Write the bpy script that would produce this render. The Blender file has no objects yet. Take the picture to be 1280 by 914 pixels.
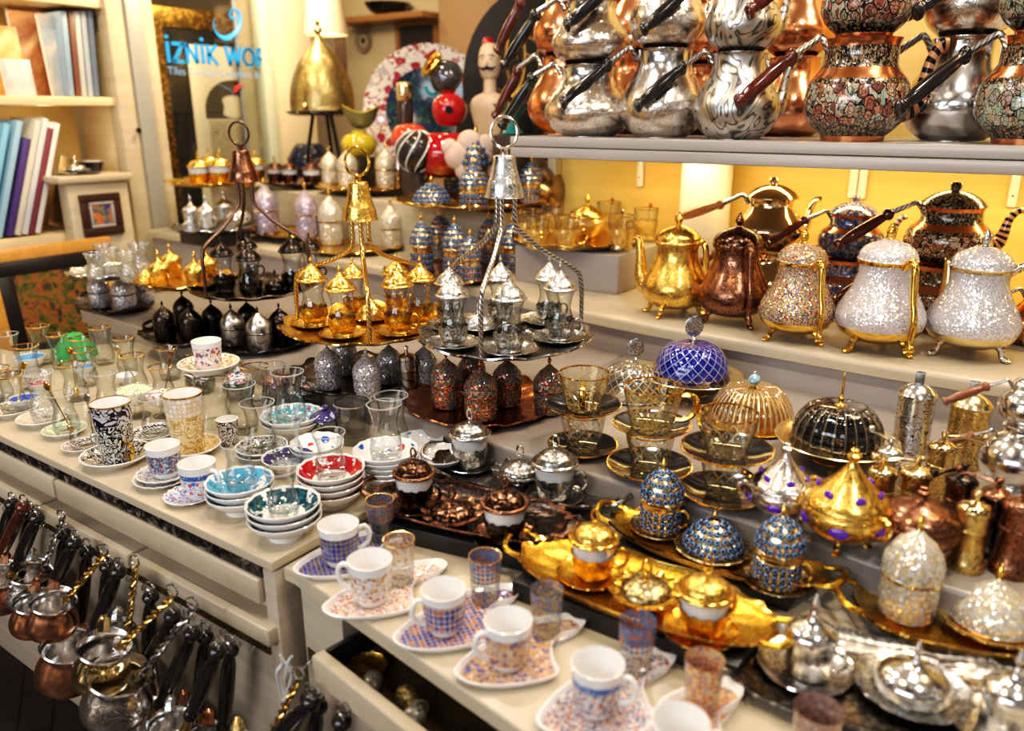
import bpy, bmesh, math, random
from mathutils import Vector, Matrix
RND = random.Random(11)
SC = bpy.context.scene
COL = SC.collection
PI = math.pi; TAU = 2*PI
# ------------------------------------------------------------------ camera
FPX = 1000.0; PITCH = math.radians(17.5); YAW = math.radians(35); EYE = 1.6
def ray(px, py):
    x = (px-640)/FPX; y = (457-py)/FPX
    f = math.cos(PITCH)+y*math.sin(PITCH); u = -math.sin(PITCH)+y*math.cos(PITCH)
    return (-f*math.sin(YAW)+x*math.cos(YAW), f*math.cos(YAW)+x*math.sin(YAW), u)
def at(px, py, z):
    d = ray(px, py); t = (z-EYE)/d[2]; return Vector((d[0]*t, d[1]*t, z))
def aty(px, py, Y):
    d = ray(px, py); t = Y/d[1]; return Vector((d[0]*t, Y, EYE+d[2]*t))
def atx(px, py, X):
    d = ray(px, py); t = X/d[0]; return Vector((X, d[1]*t, EYE+d[2]*t))
def atd(px, py, t):
    d = ray(px, py); return Vector((d[0]*t, d[1]*t, EYE+d[2]*t))
def depth(p):
    g = -p[0]*math.sin(YAW)+p[1]*math.cos(YAW); return g*math.cos(PITCH)-(p[2]-EYE)*math.sin(PITCH)
# ------------------------------------------------------------------ node helpers
class NT:
    def __init__(s, name):
        s.m = bpy.data.materials.new(name); s.m.use_nodes = True
        s.t = s.m.node_tree; s.t.nodes.clear()
        s.out = s.t.nodes.new('ShaderNodeOutputMaterial'); s.tc = None
    def n(s, kind, ins=None, **pr):
        nd = s.t.nodes.new('ShaderNode'+kind)
        for k, v in pr.items(): setattr(nd, k, v)
        for k, v in (ins or {}).items(): s.put(nd.inputs[k], v)
        return nd
    def put(s, sock, v):
        if isinstance(v, bpy.types.NodeSocket): s.t.links.new(v, sock)
        elif isinstance(v, (tuple, list)) and sock.type == 'RGBA' and len(v) == 3: sock.default_value = (*v, 1)
        else: sock.default_value = v
    def co(s, which='Object'):
        if s.tc is None: s.tc = s.n('TexCoord')
        return s.tc.outputs[which]
    def math(s, op, a, b=0.0, c=None):
        nd = s.n('Math', operation=op); s.put(nd.inputs[0], a); s.put(nd.inputs[1], b)
        if c is not None: s.put(nd.inputs[2], c)
        return nd.outputs[0]
    def mix(s, f, a, b):
        nd = s.n('Mix', data_type='RGBA'); s.put(nd.inputs[0], f); s.put(nd.inputs[6], a); s.put(nd.inputs[7], b)
        return nd.outputs[2]
    def ramp(s, f, stops, interp='LINEAR'):
        nd = s.n('ValToRGB', {'Fac': f}); e = nd.color_ramp; e.interpolation = interp
        while len(e.elements) < len(stops): e.elements.new(.5)
        for i, (p, c) in enumerate(stops):
            e.elements[i].position = p; e.elements[i].color = (*c, 1)
        return nd.outputs[0]
    def noise(s, scale, co=None, detail=2.0, dist=0.0):
        return s.n('TexNoise', {'Vector': co or s.co(), 'Scale': scale, 'Detail': detail, 'Distortion': dist}).outputs[0]
    def vor(s, scale, co=None, rnd=1.0, **pr):
        return s.n('TexVoronoi', {'Vector': co or s.co(), 'Scale': scale, 'Randomness': rnd}, **pr)
    def bump(s, h, strength=.5, dist=.002, normal=None):
        i = {'Height': h, 'Strength': strength, 'Distance': dist}
        if normal is not None: i['Normal'] = normal
        return s.n('Bump', i).outputs[0]
    def bsdf(s, color, metallic=0.0, rough=.4, normal=None, **ex):
        i = {'Base Color': color, 'Metallic': metallic, 'Roughness': rough}
        if normal is not None: i['Normal'] = normal
        for k, v in ex.items(): i[k.replace('_', ' ')] = v
        nd = s.n('BsdfPrincipled', i); s.t.links.new(nd.outputs[0], s.out.inputs[0]); return s.m
    def end(s, sock): s.t.links.new(sock, s.out.inputs[0]); return s.m
MATS = {}
def cached(fn):
    def w(name, *a, **k):
        if name not in MATS: MATS[name] = fn(name, *a, **k)
        return MATS[name]
    return w
@cached
def plain(name, col, rough=.4, metallic=0.0, **ex): return NT(name).bsdf(col, metallic, rough, **ex)
@cached
def painted_wood(name, c1, c2, rough=.35, scale=3):
    t = NT(name); mp = t.n('Mapping', {'Vector': t.co(), 'Scale': (1, 1, 12)}).outputs[0]
    n = t.noise(scale, mp, 4, .6); n2 = t.noise(40, None, 3)
    c = t.mix(t.math('MULTIPLY', n2, .35), t.ramp(n, [(.3, c1), (.7, c2)]), c2)
    return t.bsdf(c, 0, rough, t.bump(n2, .08, .002))
@cached
def wood(name, c1, c2, rough=.25, axis=(1, 1, .15), scale=60):
    t = NT(name); mp = t.n('Mapping', {'Vector': t.co(), 'Scale': axis}).outputs[0]
    return t.bsdf(t.ramp(t.noise(scale, mp, 4, 1.5), [(.3, c1), (.7, c2)]), 0, rough, Coat_Weight=.4, Coat_Roughness=.1)
@cached
def metal(name, col, rough=.22, pat=None, scale=60, dark=.25, depth=.0004, strength=.42):
    t = NT(name); nrm = None; c = col; dk = tuple(v*dark for v in col)
    if pat == 'engrave':
        n = t.noise(scale, None, 1.5, 1.6)
        l = t.math('ABSOLUTE', t.math('SUBTRACT', t.math('FRACT', t.math('MULTIPLY', n, 7)), .5))
        g = t.n('MapRange', {'Value': l, 'From Min': .03, 'From Max': .2}).outputs[0]
        c = t.mix(g, dk, col); nrm = t.bump(g, strength, depth)
    elif pat == 'hammer':
        v = t.vor(scale, feature='SMOOTH_F1'); d = v.outputs['Distance']
        nrm = t.bump(d, strength, depth*2); c = t.mix(t.math('MULTIPLY', d, 1.3), col, dk)
    elif pat == 'filigree':
        v = t.vor(scale); d = v.outputs['Distance']; n = t.noise(scale*1.7, None, 2, 1)
        g = t.math('ADD', d, t.math('MULTIPLY', n, .7)); g2 = t.n('MapRange', {'Value': g, 'From Min': .45, 'From Max': .95}).outputs[0]
        c = t.mix(g2, col, dk); nrm = t.bump(g2, -strength, depth*1.5)
    elif pat == 'rope':
        w = t.n('TexWave', {'Vector': t.co('UV'), 'Scale': scale, 'Distortion': 0.0}, bands_direction='DIAGONAL').outputs[1]
        c = t.mix(w, dk, col); nrm = t.bump(w, strength, depth)
    else:
        n = t.noise(35, None, 3); nrm = t.bump(n, .12, .001)
        c = t.mix(t.math('MULTIPLY', t.noise(12, None, 3), .35), col, dk)
    return t.bsdf(c, 1.0, rough, nrm)
@cached
def rhine(name, cols, scale=270, metallic=.4, rough=.15, jit=.6):
    t = NT(name); v = t.vor(scale*1.45, t.co('UV'), .12); cc = v.outputs['Color']
    sep = t.n('SeparateColor', {'Color': cc}); st = [(i/len(cols), c) for i, c in enumerate(cols)]
    col = t.ramp(sep.outputs[0], st, 'CONSTANT')
    gap = t.n('MapRange', {'Value': v.outputs['Distance'], 'From Min': .4, 'From Max': .6}).outputs[0]
    col = t.mix(gap, col, tuple(x*.35 for x in cols[0]))
    o = t.n('VectorMath', {0: cc, 1: (.5, .5, .5)}, operation='SUBTRACT').outputs[0]
    o = t.n('VectorMath', {0: o}, operation='SCALE'); o.inputs['Scale'].default_value = jit
    g = t.n('NewGeometry').outputs['Normal']
    nn = t.n('VectorMath', {0: o.outputs[0], 1: g}, operation='ADD').outputs[0]
    nn = t.n('VectorMath', {0: nn}, operation='NORMALIZE').outputs[0]
    return t.bsdf(col, metallic, rough, nn, Specular_IOR_Level=1.0)
@cached
def glass(name, tint=(.95, .97, .97), edge=(.1, .12, .12), lo=.05, hi=.6, rough=.02, pat=None, scale=90, pcol=(.9, .9, .9), pmix=.5):
    t = NT(name); nrm = None; pf = None
    if pat == 'cut':
        mp = t.n('Mapping', {'Vector': t.co('UV'), 'Rotation': (0, 0, PI/4)}).outputs[0]
        v = t.vor(scale, mp, 0.0, distance='CHEBYCHEV').outputs['Distance']; pf = t.math('GREATER_THAN', v, .43); nrm = t.bump(v, .6, .003)
    elif pat == 'crackle':
        v = t.vor(scale, None, 1.0, feature='DISTANCE_TO_EDGE').outputs['Distance']; pf = t.math('LESS_THAN', v, .07); nrm = t.bump(v, .9, .003)
    elif pat == 'gilt':
        n = t.noise(scale, None, 1, 1.5); pf = t.math('LESS_THAN', t.math('ABSOLUTE', t.math('SUBTRACT', n, .5)), .035 if pmix < .99 else .075)
    elif pat == 'ribs':
        w = t.n('TexWave', {'Vector': t.co('UV'), 'Scale': scale}, bands_direction='X').outputs[1]; pf = t.math('GREATER_THAN', w, .8); nrm = t.bump(w, .7, .003)
    lw = {'Blend': .35}
    if nrm is not None: lw['Normal'] = nrm
    f = t.math('POWER', t.n('LayerWeight', lw).outputs['Facing'], 1.5)
    tr = t.n('BsdfTransparent', {'Color': t.mix(f, tint, edge)})
    gi = {'Color': (1, 1, 1), 'Roughness': rough}
    if nrm is not None: gi['Normal'] = nrm
    gl = t.n('BsdfGlossy', gi)
    fac = t.n('MapRange', {'Value': f, 'To Min': lo, 'To Max': hi}).outputs[0]
    sh = t.n('MixShader', {0: fac, 1: tr.outputs[0], 2: gl.outputs[0]}).outputs[0]
    if pf is not None:
        pb = t.n('BsdfPrincipled', {'Base Color': pcol, 'Metallic': .6, 'Roughness': .25})
        sh = t.n('MixShader', {0: t.math('MULTIPLY', pf, pmix), 1: sh, 2: pb.outputs[0]}).outputs[0]
    return t.end(sh)
@cached
def painted(name, base, cols, scale=90, kind='floral', rough=.12, co='Object', dens=.42, glassy=False, coat=.3):
    scale *= 1.35; t = NT(name); c3 = t.co(co); n = t.noise(scale*.8, c3, 2)
    st = [(i/len(cols), c) for i, c in enumerate(cols)]
    if kind in ('floral', 'dots', 'diamond'):
        wob = t.n('VectorMath', {0: c3, 1: (0, 0, 0)}, operation='ADD')
        if kind == 'floral':
            wv = t.n('VectorMath', {0: t.n('TexNoise', {'Vector': c3, 'Scale': scale*1.5, 'Detail': 1.0}).outputs['Color']}, operation='SCALE'); wv.inputs['Scale'].default_value = .55/scale
            t.put(wob.inputs[1], wv.outputs[0])
        pr = {'distance': 'MANHATTAN'} if kind == 'diamond' else {}
        v = t.vor(scale, wob.outputs[0], 0.0 if kind != 'floral' else .85, **pr)
        sep = t.n('SeparateColor', {'Color': v.outputs['Color']}); d = v.outputs['Distance']
        pc = t.ramp(sep.outputs[0], st, 'CONSTANT')
        inn = t.math('LESS_THAN', d, dens*.38); pc = t.mix(inn, pc, t.ramp(sep.outputs[1], st[::-1] and [(i/len(cols), c) for i, c in enumerate(cols[::-1])], 'CONSTANT'))
        f = t.math('LESS_THAN', d, dens)
        if kind == 'floral':
            vine = t.math('LESS_THAN', t.math('ABSOLUTE', t.math('SUBTRACT', t.noise(scale*.7, c3, 2, .8), .5)), .018)
            c0 = t.mix(vine, base, cols[0])
        else: c0 = base
        v2 = t.vor(scale*2.3, c3, .6 if kind == 'floral' else 0.0); s2 = t.n('SeparateColor', {'Color': v2.outputs['Color']})
        c0 = t.mix(t.math('LESS_THAN', v2.outputs['Distance'], .3), c0, t.ramp(s2.outputs[2], st, 'CONSTANT'))
        c = t.mix(f, c0, pc)
    elif kind == 'lace':
        l = t.math('ABSOLUTE', t.math('SUBTRACT', t.math('FRACT', t.math('MULTIPLY', t.noise(scale*.5, c3, 2, 1.2), 5)), .5))
        f = t.math('LESS_THAN', l, dens*.5); c = t.mix(f, base, cols[0])
        if len(cols) > 1: c = t.mix(t.math('LESS_THAN', t.vor(scale*.7, c3).outputs['Distance'], .22), c, cols[1])
    elif kind == 'strokes':
        v = t.vor(scale, c3, .8); sep = t.n('SeparateColor', {'Color': v.outputs['Color']})
        c = t.mix(t.math('LESS_THAN', v.outputs['Distance'], dens), base, t.ramp(sep.outputs[0], st, 'CONSTANT'))
    elif kind == 'splash':
        f = t.math('GREATER_THAN', t.noise(scale*.8, c3, 1, .5), .64); c = t.mix(f, base, cols[0])
        l = t.math('LESS_THAN', t.math('ABSOLUTE', t.math('SUBTRACT', t.noise(scale*1.6, c3, 2, .5), .5)), .025); c = t.mix(l, c, cols[-1])
    if glassy:
        pb = t.n('BsdfPrincipled', {'Base Color': c, 'Roughness': .15})
        gl = t.n('MixShader', {0: .12, 1: t.n('BsdfTransparent', {'Color': (.9, .92, .92)}).outputs[0], 2: t.n('BsdfGlossy', {'Roughness': .02}).outputs[0]})
        return t.end(t.n('MixShader', {0: t.mix(f, (.35,)*3, (.9,)*3), 1: gl.outputs[0], 2: pb.outputs[0]}).outputs[0])
    return t.bsdf(c, 0, rough, Coat_Weight=coat, Coat_Roughness=.05)
@cached
def enamel(name, base, cols, line, scale=55):
    "raised floral enamel on copper: petals with dark outlines"
    t = NT(name); c3 = t.co('UV'); n = t.n('TexNoise', {'Vector': c3, 'Scale': scale*1.2, 'Detail': 1.0}).outputs['Color']
    wv = t.n('VectorMath', {0: n}, operation='SCALE'); wv.inputs['Scale'].default_value = .5/scale
    cc = t.n('VectorMath', {0: c3, 1: wv.outputs[0]}, operation='ADD').outputs[0]
    v = t.vor(scale, cc, .8); d = v.outputs['Distance']; sep = t.n('SeparateColor', {'Color': v.outputs['Color']})
    st = [(i/len(cols), c) for i, c in enumerate(cols)]
    pet = t.mix(t.math('LESS_THAN', t.math('FRACT', t.math('MULTIPLY', d, 7)), .42), t.ramp(sep.outputs[0], st, 'CONSTANT'), t.ramp(sep.outputs[1], st, 'CONSTANT'))
    v2 = t.vor(scale*3.1, c3, .9, feature='DISTANCE_TO_EDGE').outputs['Distance']; ln = t.math('LESS_THAN', v2, .07)
    s3 = t.n('SeparateColor', {'Color': t.vor(scale*3.1, c3, .9).outputs['Color']})
    pet = t.mix(t.math('MULTIPLY', ln, .75), pet, line)
    bg = t.mix(t.math('GREATER_THAN', s3.outputs[0], .45), base, t.ramp(s3.outputs[1], st, 'CONSTANT')); bg = t.mix(t.math('MULTIPLY', ln, t.math('GREATER_THAN', s3.outputs[2], .35)), bg, line)
    f = t.math('LESS_THAN', d, .5); out = t.math('MULTIPLY', t.math('GREATER_THAN', d, .43), f)
    c = t.mix(out, t.mix(f, bg, pet), line)
    return t.bsdf(c, .2, .2, t.bump(v2, .25, .001), Coat_Weight=.7, Coat_Roughness=.05)
@cached
def emit(name, col, st):
    t = NT(name); return t.end(t.n('Emission', {'Color': (*col, 1), 'Strength': st}).outputs[0])
@cached
def artwork(name, cols, scale=14, co='Object'):
    t = NT(name); n = t.noise(scale, t.co(co), 5, .8); k = len(cols)-1
    return t.bsdf(t.ramp(n, [(.3+.4*i/k, c) for i, c in enumerate(cols)]), 0, .4)
# ------------------------------------------------------------------ mesh builder
def sm(p, n=4, closed=False):
    "Catmull-Rom through the points (tuples of any length)"
    out = []; L = len(p)
    rng = range(L) if closed else range(L-1)
    for i in rng:
        g = lambda j: p[j % L] if closed else p[min(max(j, 0), L-1)]
        a, b, c, d = g(i-1), g(i), g(i+1), g(i+2)
        for k in range(n):
            t = k/n
            out.append(tuple(.5*((2*b[q])+(-a[q]+c[q])*t+(2*a[q]-5*b[q]+4*c[q]-d[q])*t*t+(-a[q]+3*b[q]-3*c[q]+d[q])*t**3) for q in range(len(b))))
    if not closed: out.append(tuple(p[-1]))
    return out
class MB:
    def __init__(s): s.v = []; s.f = []; s.mi = []; s.uv = []; s.mats = []; s.x = Matrix.Identity(4)
    def mid(s, m):
        if m not in s.mats: s.mats.append(m)
        return s.mats.index(m)
    def add(s, vs, fs, m, uvs=None, X=None):
        o = len(s.v); X = s.x @ X if X is not None else s.x
        s.v += [tuple(X @ Vector(p)) for p in vs]
        for k, f in enumerate(fs):
            s.f.append(tuple(i+o for i in f)); s.mi.append(s.mid(m[k] if isinstance(m, list) else m))
            s.uv.append(uvs[k] if uvs else [(vs[i][0], vs[i][1]) for i in f])
        return s
    def lathe(s, prof, m, seg=28, wave=None, X=None, flute=None):
        "prof: (r, z[, material of the strip ending here]); wave=(n, dr, dz, power)"
        rm = max(p[0] for p in prof); vs = []; rows = []; arc = 0; arcs = []
        for i, p in enumerate(prof):
            if i: arc += math.hypot(p[0]-prof[i-1][0], p[1]-prof[i-1][1])
            arcs.append(arc)
            if p[0] < 1e-5: rows.append([len(vs)]); vs.append((0, 0, p[1])); continue
            row = []
            for k in range(seg):
                a = TAU*k/seg; r = p[0]; z = p[1]
                if wave:
                    w = (p[0]/rm)**wave[3]; cs = math.cos(wave[0]*a); r *= 1+wave[1]*cs*w; z += wave[2]*cs*w
                if flute: r *= 1+flute[1]*abs(math.cos(flute[0]*a/2))
                row.append(len(vs)); vs.append((r*math.cos(a), r*math.sin(a), z))
            rows.append(row)
        fs = []; ms = []; uvs = []
        for i in range(1, len(prof)):
            A, B = rows[i-1], rows[i]; mm = prof[i][2] if len(prof[i]) > 2 else m
            if len(A) == 1 and len(B) == 1: continue
            for k in range(seg):
                k2 = (k+1) % seg; u0 = k/seg*TAU*rm; u1 = (k+1)/seg*TAU*rm
                if len(A) == 1: fs.append((A[0], B[k2], B[k])); uvs.append([(u0, arcs[i-1]), (u1, arcs[i]), (u0, arcs[i])])
                elif len(B) == 1: fs.append((A[k], A[k2], B[0])); uvs.append([(u0, arcs[i-1]), (u1, arcs[i-1]), (u0, arcs[i])])
                else: fs.append((A[k], A[k2], B[k2], B[k])); uvs.append([(u0, arcs[i-1]), (u1, arcs[i-1]), (u1, arcs[i]), (u0, arcs[i])])
                ms.append(mm)
        return s.add(vs, fs, ms, uvs, X)
    def tube(s, pts, rad, m, seg=10, smooth=4, caps=True, closed=False, flat=1.0, X=None):
        if not isinstance(rad, (list, tuple)): rad = [rad]*len(pts)
        q = [(*p, r) for p, r in zip(pts, rad)]
        if smooth > 1: q = sm(q, smooth, closed)
        P = [Vector(p[:3]) for p in q]; n = len(P); vs = []; fs = []; uvs = []
        up = None; ln = 0; lens = []
        for i in range(n):
            a = P[i-1] if (i or closed) else P[i]; b = P[(i+1) % n] if (i < n-1 or closed) else P[i]
            d = (b-a).normalized() if (b-a).length > 1e-9 else Vector((0, 0, 1))
            if up is None: up = d.orthogonal().normalized() if abs(d.z) > .9 else (Vector((0, 0, 1))-d*d.z).normalized()
            up = (up-d*up.dot(d)); up = up.normalized() if up.length > 1e-6 else d.orthogonal().normalized()
            sd = d.cross(up)
            if i: ln += (P[i]-P[i-1]).length
            lens.append(ln)
            for k in range(seg):
                t = TAU*k/seg; vs.append(tuple(P[i]+(up*math.cos(t)*flat+sd*math.sin(t))*q[i][3]))
        R0 = max(p[3] for p in q)
        for i in range(n if closed else n-1):
            j = (i+1) % n
            for k in range(seg):
                k2 = (k+1) % seg; fs.append((i*seg+k, i*seg+k2, j*seg+k2, j*seg+k))
                u0, u1 = k/seg*TAU*R0, (k+1)/seg*TAU*R0; l1 = lens[j] if j else ln
                uvs.append([(u0, lens[i]), (u1, lens[i]), (u1, l1), (u0, l1)])
        if caps and not closed:
            for ring in (list(range(seg))[::-1], [(n-1)*seg+k for k in range(seg)]):
                fs.append(tuple(ring)); uvs.append([(0, 0)]*seg)
        return s.add(vs, fs, m, uvs, X)
    def sphere(s, c, r, m, seg=14, sc=(1, 1, 1), X=None):
        k = max(6, seg//2); pr = [(math.sin(PI*i/k)*r, -math.cos(PI*i/k)*r) for i in range(k+1)]; pr[0] = (0, -r); pr[-1] = (0, r)
        T = Matrix.Translation(c) @ Matrix.Diagonal((*sc, 1))
        return s.lathe(pr, m, seg, X=(X @ T if X is not None else T))
    def box(s, a, b, m, bev=.003, X=None, seg=2):
        bm = bmesh.new(); bmesh.ops.create_cube(bm, size=1)
        for v in bm.verts: v.co = Vector([(a[i]+b[i])/2+v.co[i]*(b[i]-a[i]) for i in range(3)])
        if bev: bmesh.ops.bevel(bm, geom=bm.edges[:], offset=bev, segments=seg, affect='EDGES', profile=.5)
        vs = [tuple(v.co) for v in bm.verts]; bm.verts.index_update(); fs = [tuple(v.index for v in f.verts) for f in bm.faces]; bm.free()
        return s.add(vs, fs, m, None, X)
    def prism(s, poly, z0, z1, m, bev=.004, X=None, side=None):
        "extruded outline (counter-clockwise, 2-D) with rounded upper edge"
        n = len(poly); nr = []
        for i in range(n):
            a, b, c = Vector(poly[i-1]), Vector(poly[i]), Vector(poly[(i+1) % n])
            e = ((b-a).normalized()+(c-b).normalized()); e = e.normalized() if e.length > 1e-6 else (c-b).normalized()
            nr.append(Vector((e.y, -e.x)))
        rows = [(0, z0)]+[(bev*(1-math.cos(t*PI/6)), z1-bev*(1-math.sin(t*PI/6))) for t in range(4)] if bev else [(0, z0), (0, z1)]
        vs = [(*(Vector(poly[i])-nr[i]*o), z) for o, z in rows for i in range(n)]; fs = []
        for r in range(len(rows)-1):
            for i in range(n): j = (i+1) % n; fs.append((r*n+i, r*n+j, (r+1)*n+j, (r+1)*n+i))
        k = len(fs); fs.append(tuple(range(n))[::-1]); fs.append(tuple((len(rows)-1)*n+i for i in range(n)))
        return s.add(vs, fs, [side or m]*k+[m, m], None, X)
    def mesh(s, name, ang=40):
        me = bpy.data.meshes.new(name); me.from_pydata(s.v, [], s.f); me.update()
        for m in s.mats: me.materials.append(m)
        me.polygons.foreach_set('material_index', s.mi); me.polygons.foreach_set('use_smooth', [True]*len(s.f))
        uv = me.uv_layers.new(name='UVMap'); uv.data.foreach_set('uv', [c for f in s.uv for p in f for c in p])
        me.set_sharp_from_angle(angle=math.radians(ang)); me.validate(); me.update(); return me
# ------------------------------------------------------------------ objects
def newobj(name, data, parent=None):
    o = bpy.data.objects.new(name, data); COL.objects.link(o)
    if parent: o.parent = parent
    return o
def tag(o, label=None, cat=None, group=None, kind=None):
    for k, v in (('label', label), ('category', cat), ('group', group), ('kind', kind)):
        if v: o[k] = v
    return o
def struct(name, mb): return tag(newobj(name, mb.mesh(name)), kind='structure')
PROTO = {}
def put(fn, args, loc, label, group=None, rz=0, s=1, rot=None, name=None, cat=None, sz=None):
    "one thing: an empty with its parts (or one mesh); later copies share the mesh data"
    key = (fn.__name__, repr(args))
    if key not in PROTO:
        d = fn(*args); d['parts'] = [(p[0], p[1].mesh(p[0] or d['name']), p[2] if len(p) > 2 else None, p[3] if len(p) > 3 else None) for p in d['parts']]; PROTO[key] = d
    d = PROTO[key]
    if len(d['parts']) == 1: root = newobj(name or d['name'], d['parts'][0][1])
    else:
        root = newobj(name or d['name'], None); root.empty_display_size = .02; made = []
        for pn, me, par, lb in d['parts']:
            o = newobj(pn, me, made[par] if par is not None else root); made.append(o)
            if lb: o['label'] = lb
    root.location = loc; root.rotation_euler = rot or (0, 0, rz); root.scale = (s, s, s*(sz or 1))
    tag(root, label, cat or d['cat'], group); return root
def pw(fn, args, px, py, z, w, label, group=None, **k):
    "stand a thing on the surface at height z under a point of the view, w wide"
    p = at(px, py, z); key = (fn.__name__, repr(args))
    if key not in PROTO: wid = fn(*args)['w']
    else: wid = PROTO[key]['w']
    return put(fn, args, p, label, group, s=w*depth(p)/FPX/wid, **k)
# ------------------------------------------------------------------ palette
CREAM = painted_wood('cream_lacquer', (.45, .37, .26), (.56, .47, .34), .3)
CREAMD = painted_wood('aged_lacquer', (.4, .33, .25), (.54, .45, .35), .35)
WHITE = plain('white_porcelain', (.84, .83, .82), .1, Coat_Weight=.5)
IVORY = plain('ivory_porcelain', (.82, .76, .66), .15, Coat_Weight=.4)
TIERM = painted_wood('shaded_tier_lacquer', (.24, .2, .17), (.34, .29, .25), .25)  # tier tone darkened: shadow between the cups is put into its colour
BLACK = plain('black_gloss', (.008, .008, .01), .12, Coat_Weight=.5)
BLACKM = plain('black_board', (.012, .012, .013), .4)
DKWOOD = wood('black_wood', (.006, .005, .006), (.014, .01, .01), .18)
REDWOOD = wood('dark_red_wood', (.05, .008, .005), (.11, .018, .01), .15)
BRNWOOD = wood('brown_wood', (.16, .045, .018), (.28, .09, .035), .35)
ORWOOD = wood('orange_wood', (.5, .16, .04), (.7, .25, .07), .3)
SIL = metal('silver', (.84, .82, .8), .17)
SILE = metal('engraved_silver', (.76, .76, .76), .27, 'engrave', 42)
SILF = metal('silver_filigree', (.8, .79, .76), .28, 'filigree', 220, .35, .0003, .4)
SILD = metal('dark_silver_filigree', (.66, .64, .6), .28, 'filigree', 190, .25)
PEW = metal('pewter', (.6, .58, .56), .33, 'engrave', 11, .2, .0005, .4)
GOLD = metal('gold', (1.0, .62, .14), .14)
GOLDE = metal('engraved_gold', (1.0, .63, .16), .23, 'engrave', 45, .3)
GOLDF = metal('gold_filigree', (1.0, .56, .075), .31, 'filigree', 240, .5, .0003, .4)
PGOLD = metal('pale_gold', (.95, .75, .42), .2)
PGOLDF = metal('pale_gold_filigree', (1.0, .76, .38), .34, 'filigree', 150, .2)
BRASS = metal('brass', (.78, .56, .22), .24, 'engrave', 70, .3)
BRASSP = metal('polished_brass', (.86, .66, .34), .1)
BRASSD = metal('dull_brass_strip', (.32, .23, .1), .4)
BRZ = metal('bronze', (.3, .14, .085), .22, 'engrave', 45, .25)
BRZF = metal('bronze_filigree', (.36, .19, .12), .24, 'filigree', 150, .12)
DKM = metal('dark_metal', (.12, .095, .085), .26, 'filigree', 150, .3)
DKB = metal('dark_brown_metal', (.2, .13, .11), .3, 'rope', 60, .5)
COP = metal('copper', (.92, .42, .22), .2)
COPH = metal('hammered_copper', (.95, .47, .27), .26, 'hammer', 95, .35)
COPT = metal('copper_tray_metal', (.5, .18, .06), .2, 'engrave', 40, .4)
SILC = metal('silver_copper_engraved', (.84, .77, .71), .2, 'engrave', 42, .55, .0004, .35)
ANT = metal('antique_silver', (.5, .44, .37), .28, 'filigree', 110, .3)
SILR = metal('silver_rope', (.7, .69, .68), .22, 'rope', 60, .3)
GOLDR = metal('gold_rope', (1.0, .66, .22), .2, 'rope', 60, .45)
GLS = glass('clear_glass')
GLSG = glass('gilt_pattern_glass', pat='gilt', scale=75, pcol=(.9, .6, .18), pmix=.85)
GLSX = glass('gold_lattice_glass', pat='cut', scale=70, pcol=(.85, .6, .25), pmix=.5)
GLSK = glass('crackle_glass', pat='crackle', scale=110, pcol=(.9, .88, .84), pmix=.55, hi=.8)
GLSS = glass('smoky_glass', (.55, .57, .57), (.25, .27, .28))
GLSC = glass('clear_cut_glass', (.8, .8, .76), (.4, .4, .38), .12, .8, .04, 'cut', 48, (.85, .82, .72), .7)
GLSR = glass('gold_ribbed_glass', (1, .8, .42), (.7, .42, .1), .15, .8, .04, 'ribs', 22, (.95, .75, .35), .8)
GLSA = glass('amber_filigree_glass', (1, .86, .5), (.95, .62, .16), .14, .7, .08, 'gilt', 200, (1, .68, .2), 1.0)
WINDOW = glass('window_glass', (.96, .97, .96), (.8, .84, .82), .02, .35, .0)
RH_W = rhine('white_rhinestones', [(.98, .93, .92), (.85, .84, 1.0), (1.0, .9, .84), (.75, .7, .76)], 250)
RH_G = rhine('grey_rhinestones', [(.5, .47, .48), (.7, .66, .68), (.34, .33, .36), (.9, .86, .88)], 190)
RH_M = rhine('multicolour_rhinestones', [(.6, .1, .05), (.8, .58, .25), (.08, .14, .45), (.85, .65, .3), (.7, .38, .12), (.8, .72, .6), (.1, .35, .25)], 260)
RH_MD = rhine('multicolour_dark_rhinestones', [(.3, .13, .04), (.5, .28, .1), (.05, .1, .24), (.42, .3, .2), (.45, .06, .04), (.06, .26, .25), (.28, .12, .05)], 190)
RH_C = rhine('champagne_rhinestones', [(.92, .8, .56), (.78, .74, .74), (.85, .66, .36), (.98, .93, .84)], 210)
RH_S = rhine('silver_rhinestones', [(.92, .9, .92), (.76, .78, .95), (1.0, .97, .95), (.66, .64, .68)], 255)
RH_L = rhine('lavender_rhinestones', [(.5, .42, .6), (.62, .5, .55), (.7, .55, .5), (.4, .36, .5)], 240)
BEAD_D = plain('bead_dark_blue', (.015, .035, .11), .08, Coat_Weight=.6)
BEAD_L = plain('bead_pale_blue', (.15, .27, .46), .1)
BEAD_K = plain('bead_black', (.004, .004, .006), .08)
GEM = plain('purple_gem', (.1, .01, .42), .05, Coat_Weight=1.0)
RED = plain('red_glaze', (.42, .008, .012), .08, Coat_Weight=.7)
PAGE = plain('page_edges', (.85, .8, .72), .6)
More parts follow.
